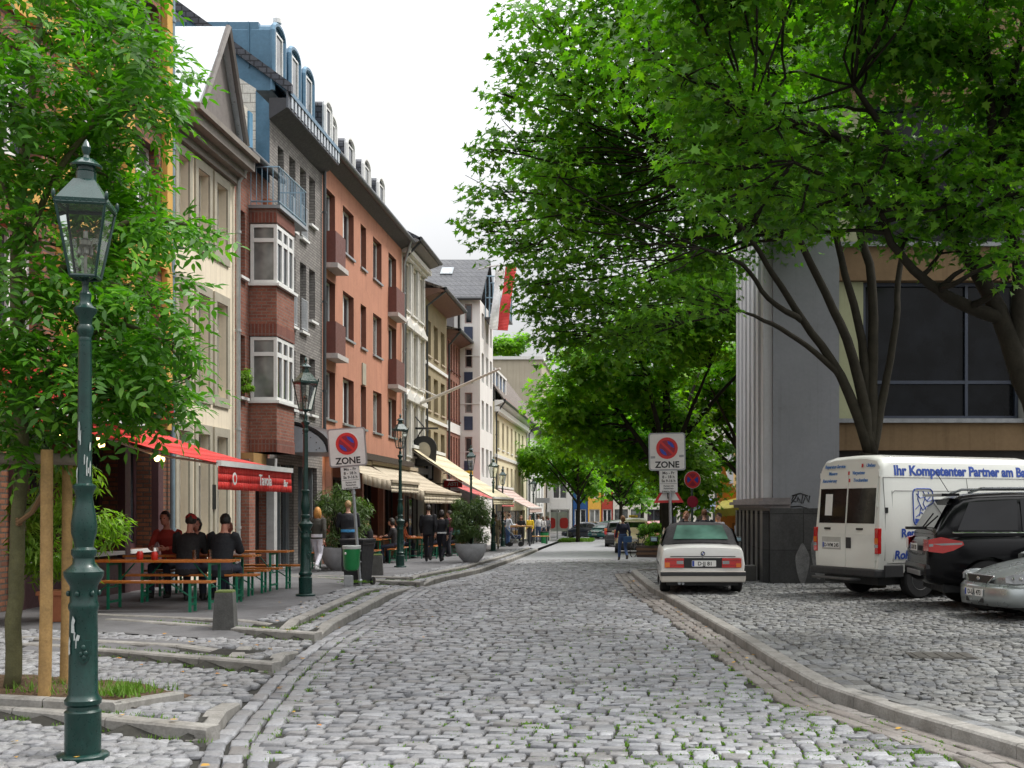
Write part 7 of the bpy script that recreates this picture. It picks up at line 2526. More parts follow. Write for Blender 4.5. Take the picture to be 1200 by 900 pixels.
def suv():
    t = thing('suv', 'glossy black off-road car parked in front of the van', 'car', (0, 0, 0))
    sc = 1.0
    # rear right corner of the car at the survey point
    c = Vector((X(1098, 19.1), 19.1, 0)); th = R(-2)
    fwd = Vector((math.cos(th), math.sin(th), 0)); rt = Vector((math.sin(th), -math.cos(th), 0))
    o = c - rt * .93 + fwd * 2.36
    t.location = (o.x, o.y, .09); t.rotation_euler = (0, 0, th - PI / 2); t.scale = (1.06, 1.06, 1.07)
    K = M('paint_black_gloss', (.005, .005, .006), .2, 0, .2, var=.03, rvar=.01, Coat_Weight=.06, Coat_Roughness=.05)
    def sec(zb, zt, w): return [(0, zb), (w * .82, zb), (w * .96, zb + .10), (w * .985, zb + .28), (w, .82), (w * .985, .95), (w * .955, zt - .05), (w * .90, zt), (w * .4, zt + .03), (0, zt + .035)]
    st = [(-2.36, sec(.48, .86, .78)), (-2.33, sec(.40, 1.0, .86)), (-2.22, sec(.36, 1.10, .915)), (-1.9, sec(.32, 1.14, .945)), (-1.4, sec(.30, 1.15, .955)), (0, sec(.30, 1.13, .955)), (.9, sec(.30, 1.12, .95)), (1.5, sec(.30, 1.08, .94)), (2.0, sec(.34, 1.0, .90)), (2.3, sec(.42, .88, .80)), (2.38, sec(.5, .8, .70))]
    me = arches(loft(hold(st)), (-1.46, 1.46), .955, .42, .39, sub=1)
    me.materials.clear(); me.materials.append(K); link('body', me, t, 40)
    def hs(zt, w, wt): return [(0, 1.02), (w, 1.02), (w, 1.12), (w - (w - wt) * .6, 1.12 + (zt - 1.12) * .6), (wt, zt - .09), (wt - .08, zt - .025), (wt - .25, zt), (0, zt + .015)]
    gh([(-2.24, hs(1.2, .84, .80)), (-2.16, hs(1.35, .86, .80)), (-1.92, hs(1.70, .885, .72)), (-1.7, hs(1.755, .89, .70)), (-.6, hs(1.79, .895, .70)), (.3, hs(1.76, .895, .70)), (.7, hs(1.62, .89, .70)), (1.35, hs(1.15, .87, .78))], K, t, 'cabin', 1)
    for x in (-.80, .80):
        for y in (-1.46, 1.46): wheel(t, x, y, .375, .25, .25, 5)
    m = MB(); m.box(-.75, .75, -2.1, 2.1, .26, .6); m.build('underbody', BLACK, t)
    # lights, plate, windows
    for s in (-1, 1):
        m = MB()
        prof = [(-2.345, .88), (-2.345, 1.06), (-2.18, 1.10), (-1.86, 1.035), (-1.84, .985), (-2.0, .90), (-2.15, .86)]
        xo = lambda y: float(np.interp(y, [-2.36, -2.33, -2.22, -1.9], [.80, .87, .925, .955])) + .012
        V = [(s * xo(y), y, z) for y, z in prof] + [(s * (xo(y) - .1), y + .02, z) for y, z in prof]
        n = len(prof)
        m.add(V, [tuple(range(n)) if s > 0 else tuple(range(n - 1, -1, -1))] + [(i, i + n, (i + 1) % n + n, (i + 1) % n) for i in range(n)])
        m.add([(s * .88, -2.352, .89), (s * .60, -2.372, .89), (s * .60, -2.372, 1.06), (s * .88, -2.352, 1.06)], [(0, 1, 2, 3)])
        lo = m.build('tail_light', RLAMP, t, smooth=70)
        m = MB(); V = [(s * (xo(y) + .006), y, z) for y, z in ((-2.34, .955), (-2.34, .995), (-1.87, 1.02), (-1.87, .99))]; m.add(V, [(0, 1, 2, 3)]); m.build('reversing_light', WLAMP, lo)
        SG = glass_mat('suv_glass', (.004, .004, .005), .06, .3)
        def sg(y, z): return (s * (float(np.interp(z, [1.12, 1.5, 1.72], [.895, .80, .715])) + .016), y, z)
        for P in ([(-1.92, 1.2), (-1.02, 1.2), (-1.0, 1.66), (-1.72, 1.62)], [(-.95, 1.19), (-.08, 1.18), (-.08, 1.68), (-.95, 1.68)], [(0, 1.18), (.95, 1.18), (.45, 1.62), (0, 1.68)]):
            m = MB(); m.add([sg(y, z) for y, z in P], [(0, 1, 2, 3)]); m.build('side_window', SG, t)
        m = MB(); m.tube([sg(-2.0, 1.165), sg(-1, 1.165), sg(1.0, 1.15)], .013, 6); m.build('waist_trim', CHROME, t)
        m = MB(); m.tube([(s * .62, -1.7, 1.76), (s * .64, -1.5, 1.83), (s * .64, .1, 1.835), (s * .62, .3, 1.77)], .02, 8); m.build('roof_rail', M('rail_alu', (.20, .21, .22), .3, .8), t)
        m = MB(); m.bbox(min(s * .955, s * 1.0), max(s * .955, s * 1.0), -.5, -.3, .97, 1.01, .008); m.bbox(min(s * .955, s * 1.0), max(s * .955, s * 1.0), .55, .75, .97, 1.01, .008); m.build('door_handle', K, t)
        m = MB(); m.bbox(min(s * .98, s * 1.17), max(s * .98, s * 1.17), .75, .88, 1.12, 1.3, .03); m.build('wing_mirror', K, t)
        m = MB(); m.bbox(min(s * .93, s * .975), max(s * .93, s * .975), -1.0, 1.0, .36, .44, .01); m.build('sill_trim', CPLAST, t)
    a = Vector((0, -2.20, 1.24)); c2 = Vector((0, -1.96, 1.66))
    m = MB(); m.add([(-.70, -2.235, 1.24), (.70, -2.235, 1.24), (.62, -1.985, 1.67), (-.62, -1.985, 1.67)], [(0, 1, 2, 3)]); m.build('rear_window', CGLASS, t)
    m = MB(); m.bbox(-.72, .72, -2.12, -1.85, 1.715, 1.755, .01); m.build('roof_spoiler', K, t)
    m = MB(); m.tube([(-.05, -2.26, 1.22), (.3, -2.16, 1.45)], .012, 6); m.bbox(-.1, .0, -2.52, -2.2, 1.2, 1.245, .01); m.build('rear_wiper', BLACK, t)
    plate(t, (0, -2.40, .93), (0, -1, 0), 'D-KM 120')
    m = MB(); m.bbox(-.84, .84, -2.40, -2.2, .45, .70, .08); m.build('rear_bumper', K, t)
    m = MB(); m.bbox(-.5, .5, -2.415, -2.35, .50, .58, .01); m.build('bumper_guard', M('guard_alu', (.30, .30, .31), .4, .6), t)
    m = MB(); m.tube([(.2, -1.9, 1.78), (.2, -2.1, 2.1)], .006, 5); m.build('aerial', BLACK, t)


suv()


def saloon(label, paintm, loc, rz, L=4.6, w=.86, detail=True, name='saloon', hood=.82, boot=.92, roof=1.42, ptxt='D-LA 473', sub=1, lamps=True, wagon=False):
    t = thing(name, label, 'car', loc, rz)
    h = L / 2
    def sec(zb, zt, w): return [(0, zb), (w * .8, zb), (w * .95, zb + .08), (w * .985, .40), (w, .60), (w * .985, .68), (w * .94, zt - .05), (w * .86, zt), (w * .4, zt + .03), (0, zt + .035)]
    st = [(-h, sec(.38, .72, w * .80)), (-h + .03, sec(.30, .80, w * .87)), (-h + .15, sec(.25, boot - .03, w * .95)), (-h + .5, sec(.2, boot, w * .985)), (-1.2, sec(.18, boot + .01, w)), (0, sec(.18, .92, w)), (.75, sec(.18, .92, w)), (1.3, sec(.18, hood + .05, w * .985)), (h - .5, sec(.2, hood - .06, w * .96)), (h - .2, sec(.22, hood - .15, w * .88)), (h - .05, sec(.27, .60, w * .72)), (h, sec(.33, .54, w * .55))]
    me = arches(loft(hold(st)), (-1.32, 1.38), w, .335, .305, sub=sub)
    me.materials.clear(); me.materials.append(paintm); link('body', me, t, 40)
    def hs(zt, wb, wt): return [(0, .86), (wb, .86), (wb, .92), (wt + (wb - wt) * .4, .92 + (zt - .92) * .6), (wt, zt - .07), (wt - .07, zt - .02), (wt - .2, zt), (0, zt + .01)]
    if wagon: g = [(-h + .22, hs(1.0, w * .88, w * .8)), (-h + .35, hs(roof - .12, w * .88, w * .70)), (-h + .7, hs(roof, w * .9, w * .70)), (-.2, hs(roof + .01, w * .92, w * .70)), (.5, hs(roof - .06, w * .92, w * .70)), (1.35, hs(.95, w * .88, w * .78))]
    else: g = [(-1.62, hs(.95, w * .82, w * .76)), (-.95, hs(roof - .08, w * .88, w * .68)), (-.6, hs(roof, w * .9, w * .68)), (.1, hs(roof, w * .92, w * .68)), (.5, hs(roof - .08, w * .92, w * .69)), (1.25, hs(.95, w * .88, w * .78))]
    gh(g, paintm, t, 'cabin', 0)
    for x in (-(w - .13), w - .13):
        for y in (-1.32, 1.38): wheel(t, x, y, .30, .2, .2, 7)
    m = MB(); m.box(-w + .2, w - .2, -h + .2, h - .3, .16, .5); m.build('underbody', BLACK, t)
    yb0, yb1 = (-h + .27, -h + .345) if wagon else (-1.55, -1.0)
    m = MB(); z1 = roof - .16
    m.add([(-w * .72, yb0 - .03, 1.0), (w * .72, yb0 - .03, 1.0), (w * .6, yb1 - .03, z1), (-w * .6, yb1 - .03, z1)], [(0, 1, 2, 3)]); m.build('rear_window', CGLASS, t)
    m = MB(); m.add([(-w * .76, 1.20, .99), (w * .76, 1.20, .99), (w * .6, .60, roof - .12), (-w * .6, .60, roof - .12)], [(0, 1, 2, 3)]); m.xf(Matrix.Translation((0, .03, .015))); m.build('windscreen', CGLASS, t)
    for s in (-1, 1):
        def sg(y, z): return (s * (float(np.interp(z, [.92, .92 + (roof - .92) * .6, roof - .07], [w * .92, w * .78, w * .69])) + .015), y, z)
        ys = [(-h + .5 if wagon else -1.3), -.35, -.28, .95]
        m = MB(); m.add([sg(ys[0], .97), sg(ys[1], .97), sg(ys[1], roof - .13), sg(ys[0] + (.1 if wagon else .42), roof - .14)], [(0, 1, 2, 3)]); m.build('side_window', CGLASS, t)
        m = MB(); m.add([sg(ys[2], .97), sg(ys[3], .97), sg(.48, roof - .16), sg(ys[2], roof - .13)], [(0, 1, 2, 3)]); m.build('side_window', CGLASS, t)
        m = MB(); m.bbox(min(s * (w - .02), s * (w + .16)), max(s * (w - .02), s * (w + .16)), .72, .82, .92, 1.04, .025); m.build('wing_mirror', paintm, t)
        if wagon:
            m = MB(); m.bbox(min(s * w * .80, s * w * .985), max(s * w * .80, s * w * .985), -h - .005, -h + .2, .78, 1.15, .02)
        else:
            m = MB(); m.bbox(min(s * w * .5, s * w * .93), max(s * w * .5, s * w * .93), -h - .005, -h + .12, .66, .80, .02)
        lo = m.build('tail_light', RLAMP, t)
        if wagon:
            m = MB(); m.bbox(min(s * w * .805, s * w * .98), max(s * w * .805, s * w * .98), -h - .012, -h - .006, 1.0, 1.12, .002); m.build('indicator', ALAMP, lo)
        # headlamp wrapped round the corner
        m = MB()
        tab_y = [h - .5, h - .2, h - .05, h]; tab_x = [w * .96 * .98, w * .885, w * .735, w * .57]
        outl = [h - .045, h - .13, h - .24, h - .36, h - .46]
        up, lo_ = [.655, .685, .70, .71, .70], [.565, .55, .56, .585, .64]
        V = []
        for y, a, b in zip(outl, up, lo_):
            xx = s * (float(np.interp(y, tab_y, tab_x)) + .006); V += [(xx, y + .014, a), (xx + s * .012, y + .014, b)]
        m.add(V, [(2 * i, 2 * i + 2, 2 * i + 3, 2 * i + 1) for i in range(len(outl) - 1)])
        hl = m.build('headlight', WLAMP, t); hl.modifiers.new('th', 'SOLIDIFY').thickness = .03
        m = MB(); V = []
        for y, a, b in zip(outl[2:4], (.66, .67), (.60, .61)):
            xx = s * (float(np.interp(y, tab_y, tab_x)) + .030); V += [(xx, y + .016, a), (xx + s * .006, y + .016, b)]
        m.add(V, [(0, 2, 3, 1)]); m.build('indicator', ALAMP, hl)
        m = MB()
        for y in (h - .12, h - .20):
            xx = s * (float(np.interp(y, tab_y, tab_x)) + .02); m.ball((xx, y + .02, .625), .030, seg=10, ring=6)
        m.build('reflector', CHROME, hl)
        m = MB(); m.bbox(min(s * (w - .005), s * (w + .016)), max(s * (w - .005), s * (w + .016)), -1.0, 1.02, .50, .56, .006); m.build('rub_strip', CPLAST, t)
        m = MB(); m.bbox(min(s * (w + .0), s * (w + .035)), max(s * (w + .0), s * (w + .035)), -.05, .12, .80, .835, .008); m.build('door_handle', paintm, t)
    # front bumper, grille, plates
    m = MB()
    bx = [(0, h + .09), (w * .5, h + .05), (w * .78, h - .07), (w * .95, h - .28), (w * 1.0, h - .58)]
    full = [(-x, y) for x, y in bx[:0:-1]] + bx
    V = []
    for x, y in full: V += [(x, y, .22), (x * 1.01, y + .012, .34), (x * 1.01, y + .012, .46), (x * .97, y - .03, .52)]
    m.add(V, [(4 * i + k, 4 * i + 4 + k, 4 * i + 5 + k, 4 * i + 1 + k) for i in range(len(full) - 1) for k in range(3)])
    fb = m.build('front_bumper', paintm, t, smooth=50); fb.modifiers.new('th', 'SOLIDIFY').thickness = .04
    m = MB(); V = []
    for x, y in full: V += [(x * 1.02, y + .025, .395), (x * 1.02, y + .025, .44)]
    m.add(V, [(2 * i, 2 * i + 2, 2 * i + 3, 2 * i + 1) for i in range(len(full) - 1)]); st_ = m.build('bumper_strip', CPLAST, fb); st_.modifiers.new('th', 'SOLIDIFY').thickness = .02
    m = MB(); m.add([(-.36, h + .015, .64), (.36, h + .015, .64), (.24, h + .05, .53), (-.24, h + .05, .53)], [(3, 2, 1, 0)]); gr = m.build('grille', BLACK, t); gr.modifiers.new('th', 'SOLIDIFY').thickness = .02
    m = MB(); m.tube([(-.38, h + .02, .65), (-.25, h + .058, .525), (.25, h + .058, .525), (.38, h + .02, .65), (-.38, h + .02, .65)], .014, 6); m.build('grille_frame', CHROME, gr)
    m = MB(); m.ball((0, h + .06, .60), (.045, .015, .032), seg=14, ring=8); m.build('emblem', CHROME, gr)
    m = MB(); m.box(-.25, .25, h + .10, h + .122, .255, .32); m.build('air_intake', BLACK, t)
    plate(t, (0, h + .13, .40), (0, 1, 0), ptxt); plate(t, (0, -h - .10, .58 if not wagon else .66), (0, -1, 0), ptxt)
    m = MB(); m.bbox(-w * .94, w * .94, -h - .09, -h + .2, .26, .52, .04); m.build('rear_bumper', paintm if not wagon else CPLAST, t)
    return t


def other_cars():
    th = R(193)                                          # pointing left, nose turned a little towards us
    f = Vector((math.cos(th), math.sin(th), 0))
    nose = Vector((X(1142, 17.75), 17.75, 0))
    o = nose - f * 2.42
    saloon('silver saloon whose front pokes in at the right edge, headlight toward us', paint('silver', (.34, .37, .37), .55, .28), (o.x, o.y, .09), th - PI / 2, name='silver_saloon')
    y = 56.; CR = paint('taxi_cream', (.66, .58, .36))
    t = saloon('cream taxi with yellow roof sign driving away down the street', CR, (X(742, y), y + 2.2, grade(y + 1)), 0, L=4.4, w=.9, roof=1.66, boot=1.0, wagon=True, name='taxi', ptxt='D-TX 58')
    m = MB(); m.bbox(-.22, .22, -.12, .02, 1.70, 1.82, .03); so = m.build('roof_sign', M('taxi_yellow', (.80, .58, .04), .4), t)
    m = MB(); put_text(m, 'TAXI', .10, (0, -.122, 1.725), (1, 0, 0), (0, 0, 1), (0, -1, 0), bold=.003); m.build('lettering', BLACK, so)
    y = 104.
    saloon('dark blue saloon parked across at the far end by the slim tree', paint('navy', (.02, .028, .045)), (X(689, y), y, grade(y)), R(62), name='dark_saloon', sub=0)
    y = 102.
    saloon('teal hatchback half hidden behind the taxi', paint('teal', (.02, .13, .13)), (X(712, y), y, grade(y)), R(150), L=4.1, wagon=True, roof=1.5, name='hatchback', sub=0)
    y = 112.
    saloon('pale grey estate car behind the dark saloon at the street end', paint('grey', (.40, .41, .42), .3), (X(703, y), y, grade(y)), R(-95), wagon=True, name='estate_car', sub=0)
    y = 70.
    saloon('red car parked on the right just past the taxi', paint('red', (.45, .03, .02)), (X(771, y), y, grade(y)), R(-8), wagon=True, name='red_car', roof=1.55, sub=0)
    y = 66.
    saloon('dark car ahead of the taxi on the left lane', paint('graphite', (.03, .03, .033)), (X(724, y), y + 6, grade(y + 6)), 0, wagon=True, name='graphite_car', roof=1.6, sub=0)


other_cars()
# ------------------------------------------------------------------ people
SKIN = M('skin', (.50, .28, .20), .55, var=.08)
SKIN_R = M('skin_ruddy', (.52, .23, .16), .55, var=.08)


def cloth(name, col): return M('cloth_' + name, col, .85, var=.2, scale=9, bump=.25, bscale=120)


def person(label, loc, rz, pose='stand', h=1.75, top=(.03, .03, .03), legs=(.03, .035, .06), hair=(.05, .03, .02), shoes=(.02, .02, .02), hairstyle='short', skin=None,
           coat=0., vox=.017, lean=0., hem=None, female=False, arms=None, head_turn=0., twist=0., group=None, cap=None):
    t = thing('person', label, 'person', loc, rz, group)
    k = h / 1.75
    V = Vector
    # --- joints
    if pose == 'sit':
        pel = V((0, 0, .60)); hips = [V((s * .09, .02, .575)) for s in (-1, 1)]
        knees = [V((s * .13, .44, .55)) for s in (-1, 1)]; ank = [V((s * .12, .40 + .05 * s, .10)) for s in (-1, 1)]
        ch = V((0, .06 + lean, 1.0)); nk = V((0, .09 + lean * 1.3, 1.17)); hd = V((0, .14 + lean * 1.5, 1.325))
        sh = [V((s * .185, .07 + lean, 1.10)) for s in (-1, 1)]; el = [V((s * .25, .17 + lean, .85)) for s in (-1, 1)]; wr = [V((s * .13, .40 + lean * .6, .84)) for s in (-1, 1)]
    else:
        pel = V((0, 0, .95)); hips = [V((s * .09, 0, .92)) for s in (-1, 1)]
        if pose == 'walk':
            knees = [V((-.095, .17, .52)), V((.095, -.03, .49))]; ank = [V((-.09, .24, .10)), V((.09, -.30, .16))]
        else:
            knees = [V((s * .10, .03, .50)) for s in (-1, 1)]; ank = [V((s * .115, -.02, .09)) for s in (-1, 1)]
        ch = V((0, lean * .6, 1.28)); nk = V((0, lean + .01, 1.47)); hd = V((0, lean * 1.25 + .03, 1.625))
        sh = [V((s * (.175 if female else .195), lean, 1.41)) for s in (-1, 1)]
        sw = .12 if pose == 'walk' else 0
        el = [V((s * .245, lean - .04 - s * sw * .6, 1.13)) for s in (-1, 1)]; wr = [V((s * .235, lean + .05 - s * sw * 1.4, .89)) for s in (-1, 1)]
    if arms == 'phone': el[1] = V((.30, lean + .08, 1.22)); wr[1] = V((.13, lean + .08, 1.55))
    if arms == 'table': el = [V((s * .26, lean + .08, 1.15)) for s in (-1, 1)]; wr = [V((s * .14, lean + .34, 1.14)) for s in (-1, 1)]
    if arms == 'front': el = [V((s * .25, lean + .05, 1.14)) for s in (-1, 1)]; wr = [V((s * .08, lean + .24, 1.08)) for s in (-1, 1)]
    src = []

    def piece(lab, pts, rad, n=12, flat=1.):
        m = MB(); m.tube(pts, rad, n)
        src.append((lab, m))

    def rings(lab, rows, n=16):
        m = MB()
        for c, rx, ry in rows:
            for i in range(n): a = 2 * PI * i / n; m.v.append((c.x + rx * math.cos(a), c.y + ry * math.sin(a), c.z))
        for j in range(len(rows) - 1):
            for i in range(n):
                i2 = (i + 1) % n; m.f.append((j * n + i, j * n + i2, (j + 1) * n + i2, (j + 1) * n + i)); m.m.append(0)
        m.f += [tuple(range(n - 1, -1, -1)), tuple((len(rows) - 1) * n + i for i in range(n))]; m.m += [0, 0]
        src.append((lab, m))
    c = coat
    mid = pel.lerp(ch, .45)
    hw = .175 if female else .165
    low = pel + V((0, 0, -.07 if pose != 'sit' else -.06))
    rings('legs', [(low, hw * .8, .10), (pel + V((0, 0, .02)), hw, .118), (pel + V((0, .0, .09)), hw * .95, .11)])
    rings('top', [(pel + V((0, .0, .04 - c * 6)), hw * .97 + c * .9, .12 + c * .9), (mid, (.135 if female else .15) + c, .105 + c), (ch, .175 + c * .8, .125 + c * .8), (sh[0].lerp(sh[1], .5) + V((0, 0, -.01)), .165 + c * .5, .095 + c * .5), (nk + V((0, 0, -.02)), .075, .07), ])
    rings('skin', [(nk + V((0, 0, -.05)), .055, .06), (nk + V((0, .005, .06)), .05, .055), (nk + V((0, .01, .10)), .05, .055)])
    # head: skull, jaw, nose, ears
    m = MB(); m.ball(hd + V((0, -.005, .02)), (.073, .092, .098)); src.append(('skin', m))
    m = MB(); m.ball(hd + V((0, .03, -.05)), (.055, .062, .068)); src.append(('skin', m))
    m = MB(); m.ball(hd + V((0, .098, -.012)), (.013, .02, .022), seg=8, ring=6); src.append(('skin', m))
    for s in (-1, 1):
        m = MB(); m.ball(hd + V((s * .076, -.005, -.005)), (.010, .02, .03), seg=8, ring=6); src.append(('skin', m))
    for i, s in enumerate((-1, 1)):
        lw = 1.08 if female else 1.0
        piece('legs', [hips[i], hips[i].lerp(knees[i], .5), knees[i], knees[i].lerp(ank[i], .4), ank[i] + V((0, 0, .02))], [.09 * lw, .08 * lw, .062, .062, .052])
        m = MB(); f = ank[i] + V((0, .06, -.045 if ank[i].z < .13 else -.05)); m.ball(f, (.045, .13, .045)); src.append(('shoes', m))
        m = MB(); m.ball(ank[i] + V((0, -.0, -.02)), (.045, .055, .055)); src.append(('shoes', m))
        piece('top', [sh[i] + V((-s * .03, 0, .0)), sh[i], sh[i].lerp(el[i], .5), el[i], el[i].lerp(wr[i], .5), wr[i]], [.07 + c * .4, .066 + c * .5, .055 + c * .5, .048 + c * .5, .044 + c * .5, .036 + c * .5], 10)
        piece('skin', [el[i].lerp(wr[i], .85), wr[i] + (wr[i] - el[i]).normalized() * .03], [.028, .027], 8)
    if hem: rings('hem', [(pel + V((0, .0, .01)), hw * 1.02 + c, .125 + c), (pel + V((0, 0, hem)), hw * 1.02 + c, .125 + c)])
    # --- one continuous skin
    allm = MB(); labs = []
    for lab, m in src:
        labs += [lab] * len(m.v); allm.add(m.v, m.f)
    me = allm.mesh('body', BLACK)
    kd = KDTree(len(allm.v))
    for i, p in enumerate(allm.v): kd.insert(p, i)
    kd.balance()
    # dense label samples: face centres too
    me2 = evaluated(me, [('REMESH', dict(mode='VOXEL', voxel_size=vox)), ('SMOOTH', dict(iterations=4, factor=.5))])
    order = ['top', 'legs', 'skin', 'shoes', 'hem']
    fc = []; fl = []
    for lab, m in src:
        for f in m.f:
            p = [V(m.v[i]) for i in f]
            if len(p) > 6: continue
            for u in (.17, .5, .83):
                for w in (.25, .75):
                    q = p[0].lerp(p[1], u).lerp((p[3] if len(p) > 3 else p[2]).lerp(p[2], u), w); fc.append(q); fl.append(lab)
    kd = KDTree(len(fc))
    for i, p in enumerate(fc): kd.insert(p, i)
    kd.balance()
    idx = []
    for p in me2.polygons: idx.append(order.index(fl[kd.find(p.center)[1]]))
    nh = MB()
    # hands: palm, four fingers, thumb
    for i, s in enumerate((-1, 1)):
        d = (wr[i] - el[i]).normalized()
        inward = V((-s, 0, 0)); inward = (inward - d * inward.dot(d)).normalized(); side = d.cross(inward).normalized()
        if side.y < 0: side = -side
        w0 = wr[i] + d * .02
        nh.tube([w0, w0 + d * .04, w0 + d * .085], [.026, .036, .032], 8)
        for q, (o_, L) in enumerate(((-.027, .062), (-.009, .074), (.009, .078), (.027, .070))):
            b0 = w0 + d * .08 + side * o_
            nh.tube([b0, b0 + d * L * .45 + inward * .004, b0 + d * L * .8 + inward * .018, b0 + d * L * .95 + inward * .032], [.0095, .009, .008, .006], 6)
        b0 = w0 + d * .025 + side * .028
        nh.tube([b0, b0 + side * .022 + d * .025 + inward * .01, b0 + side * .026 + d * .055 + inward * .022], [.011, .010, .007], 6)
    nv = len(me2.vertices)
    vs = [tuple(v.co) for v in me2.vertices] + nh.v
    fs = [tuple(p.vertices) for p in me2.polygons] + [tuple(j + nv for j in f) for f in nh.f]
    idx += [2] * len(nh.f)
    # eyes and mouth
    ey = MB()
    for s in (-1, 1): ey.ball(hd + V((s * .030, .083, .008)), (.011, .008, .008), seg=8, ring=6)
    n2 = len(vs); vs += ey.v; fs += [tuple(j + n2 for j in f) for f in ey.f]; idx += [5] * len(ey.f)
    mo = MB(); mo.ball(hd + V((0, .088, -.062)), (.024, .008, .006), seg=8, ring=5)
    n2 = len(vs); vs += mo.v; fs += [tuple(j + n2 for j in f) for f in mo.f]; idx += [6] * len(mo.f)
    me = bpy.data.meshes.new('body'); me.from_pydata([V(v) * k for v in vs], [], fs)
    nm = lambda c: 'x%03d_%03d_%03d' % tuple(int(a * 999) for a in c)
    for m_ in (cloth(nm(top), top), cloth(nm(legs), legs), skin or SKIN, M('shoe_' + nm(shoes), shoes, .5), cloth('hem_' + nm((.05, .25, .5)) if hem == .1 else 'hem_white', (.05, .25, .5) if hem == .1 else (.7, .7, .7)), M('eye_dark', (.03, .02, .02), .2), M('lip', (.35, .10, .09), .5)):
        me.materials.append(m_)
    me.polygons.foreach_set('material_index', idx)
    me.update()
    link('body', me, t, 180)
    bpy.data.meshes.remove(me2)
    # hair
    hm = MB(); hm.ball(hd + V((0, -.012, .03)), (.083, .104, .105), seg=18, ring=14)
    keep = []
    for f in hm.f:
        p = sum((V(hm.v[i]) for i in f), V()) / len(f) - hd
        if p.y > .045 and p.z < .075: continue
        if p.z < (-.035 if p.y < .02 else .03): continue
        keep.append(f)
    hm.f = keep; hm.m = [0] * len(keep)
    if hairstyle == 'long':
        hm.ball(hd + V((0, -.05, -.03)), (.095, .075, .15), seg=14, ring=10)
        for s in (-1, 1): hm.ball(hd + V((s * .065, -.01, -.07)), (.04, .06, .13), seg=10, ring=8)
    if hairstyle == 'bun': hm.ball(hd + V((0, -.11, .05)), (.05, .045, .05), seg=10, ring=8)
    if hairstyle == 'bob':
        hm.ball(hd + V((0, -.04, -.01)), (.10, .08, .11), seg=14, ring=10)
    rg = random.Random(len(label))
    hm.v = [(V(v) + V((rg.gauss(0, .004), rg.gauss(0, .004), rg.gauss(0, .004)))) * k for v in hm.v]
    if hairstyle != 'bald': hm.build('hair', M('hair_' + nm(hair), hair, .6, var=.35, scale=40, bump=.5), t, smooth=180)
    if cap:
        cm = MB(); cm.ball(hd + V((0, -.005, .06)), (.088, .105, .075), seg=14, ring=8); cm.v = [tuple(V(v) * k) for v in cm.v]; cm.build('cap', cloth('cap', cap), t, smooth=180)
    return t


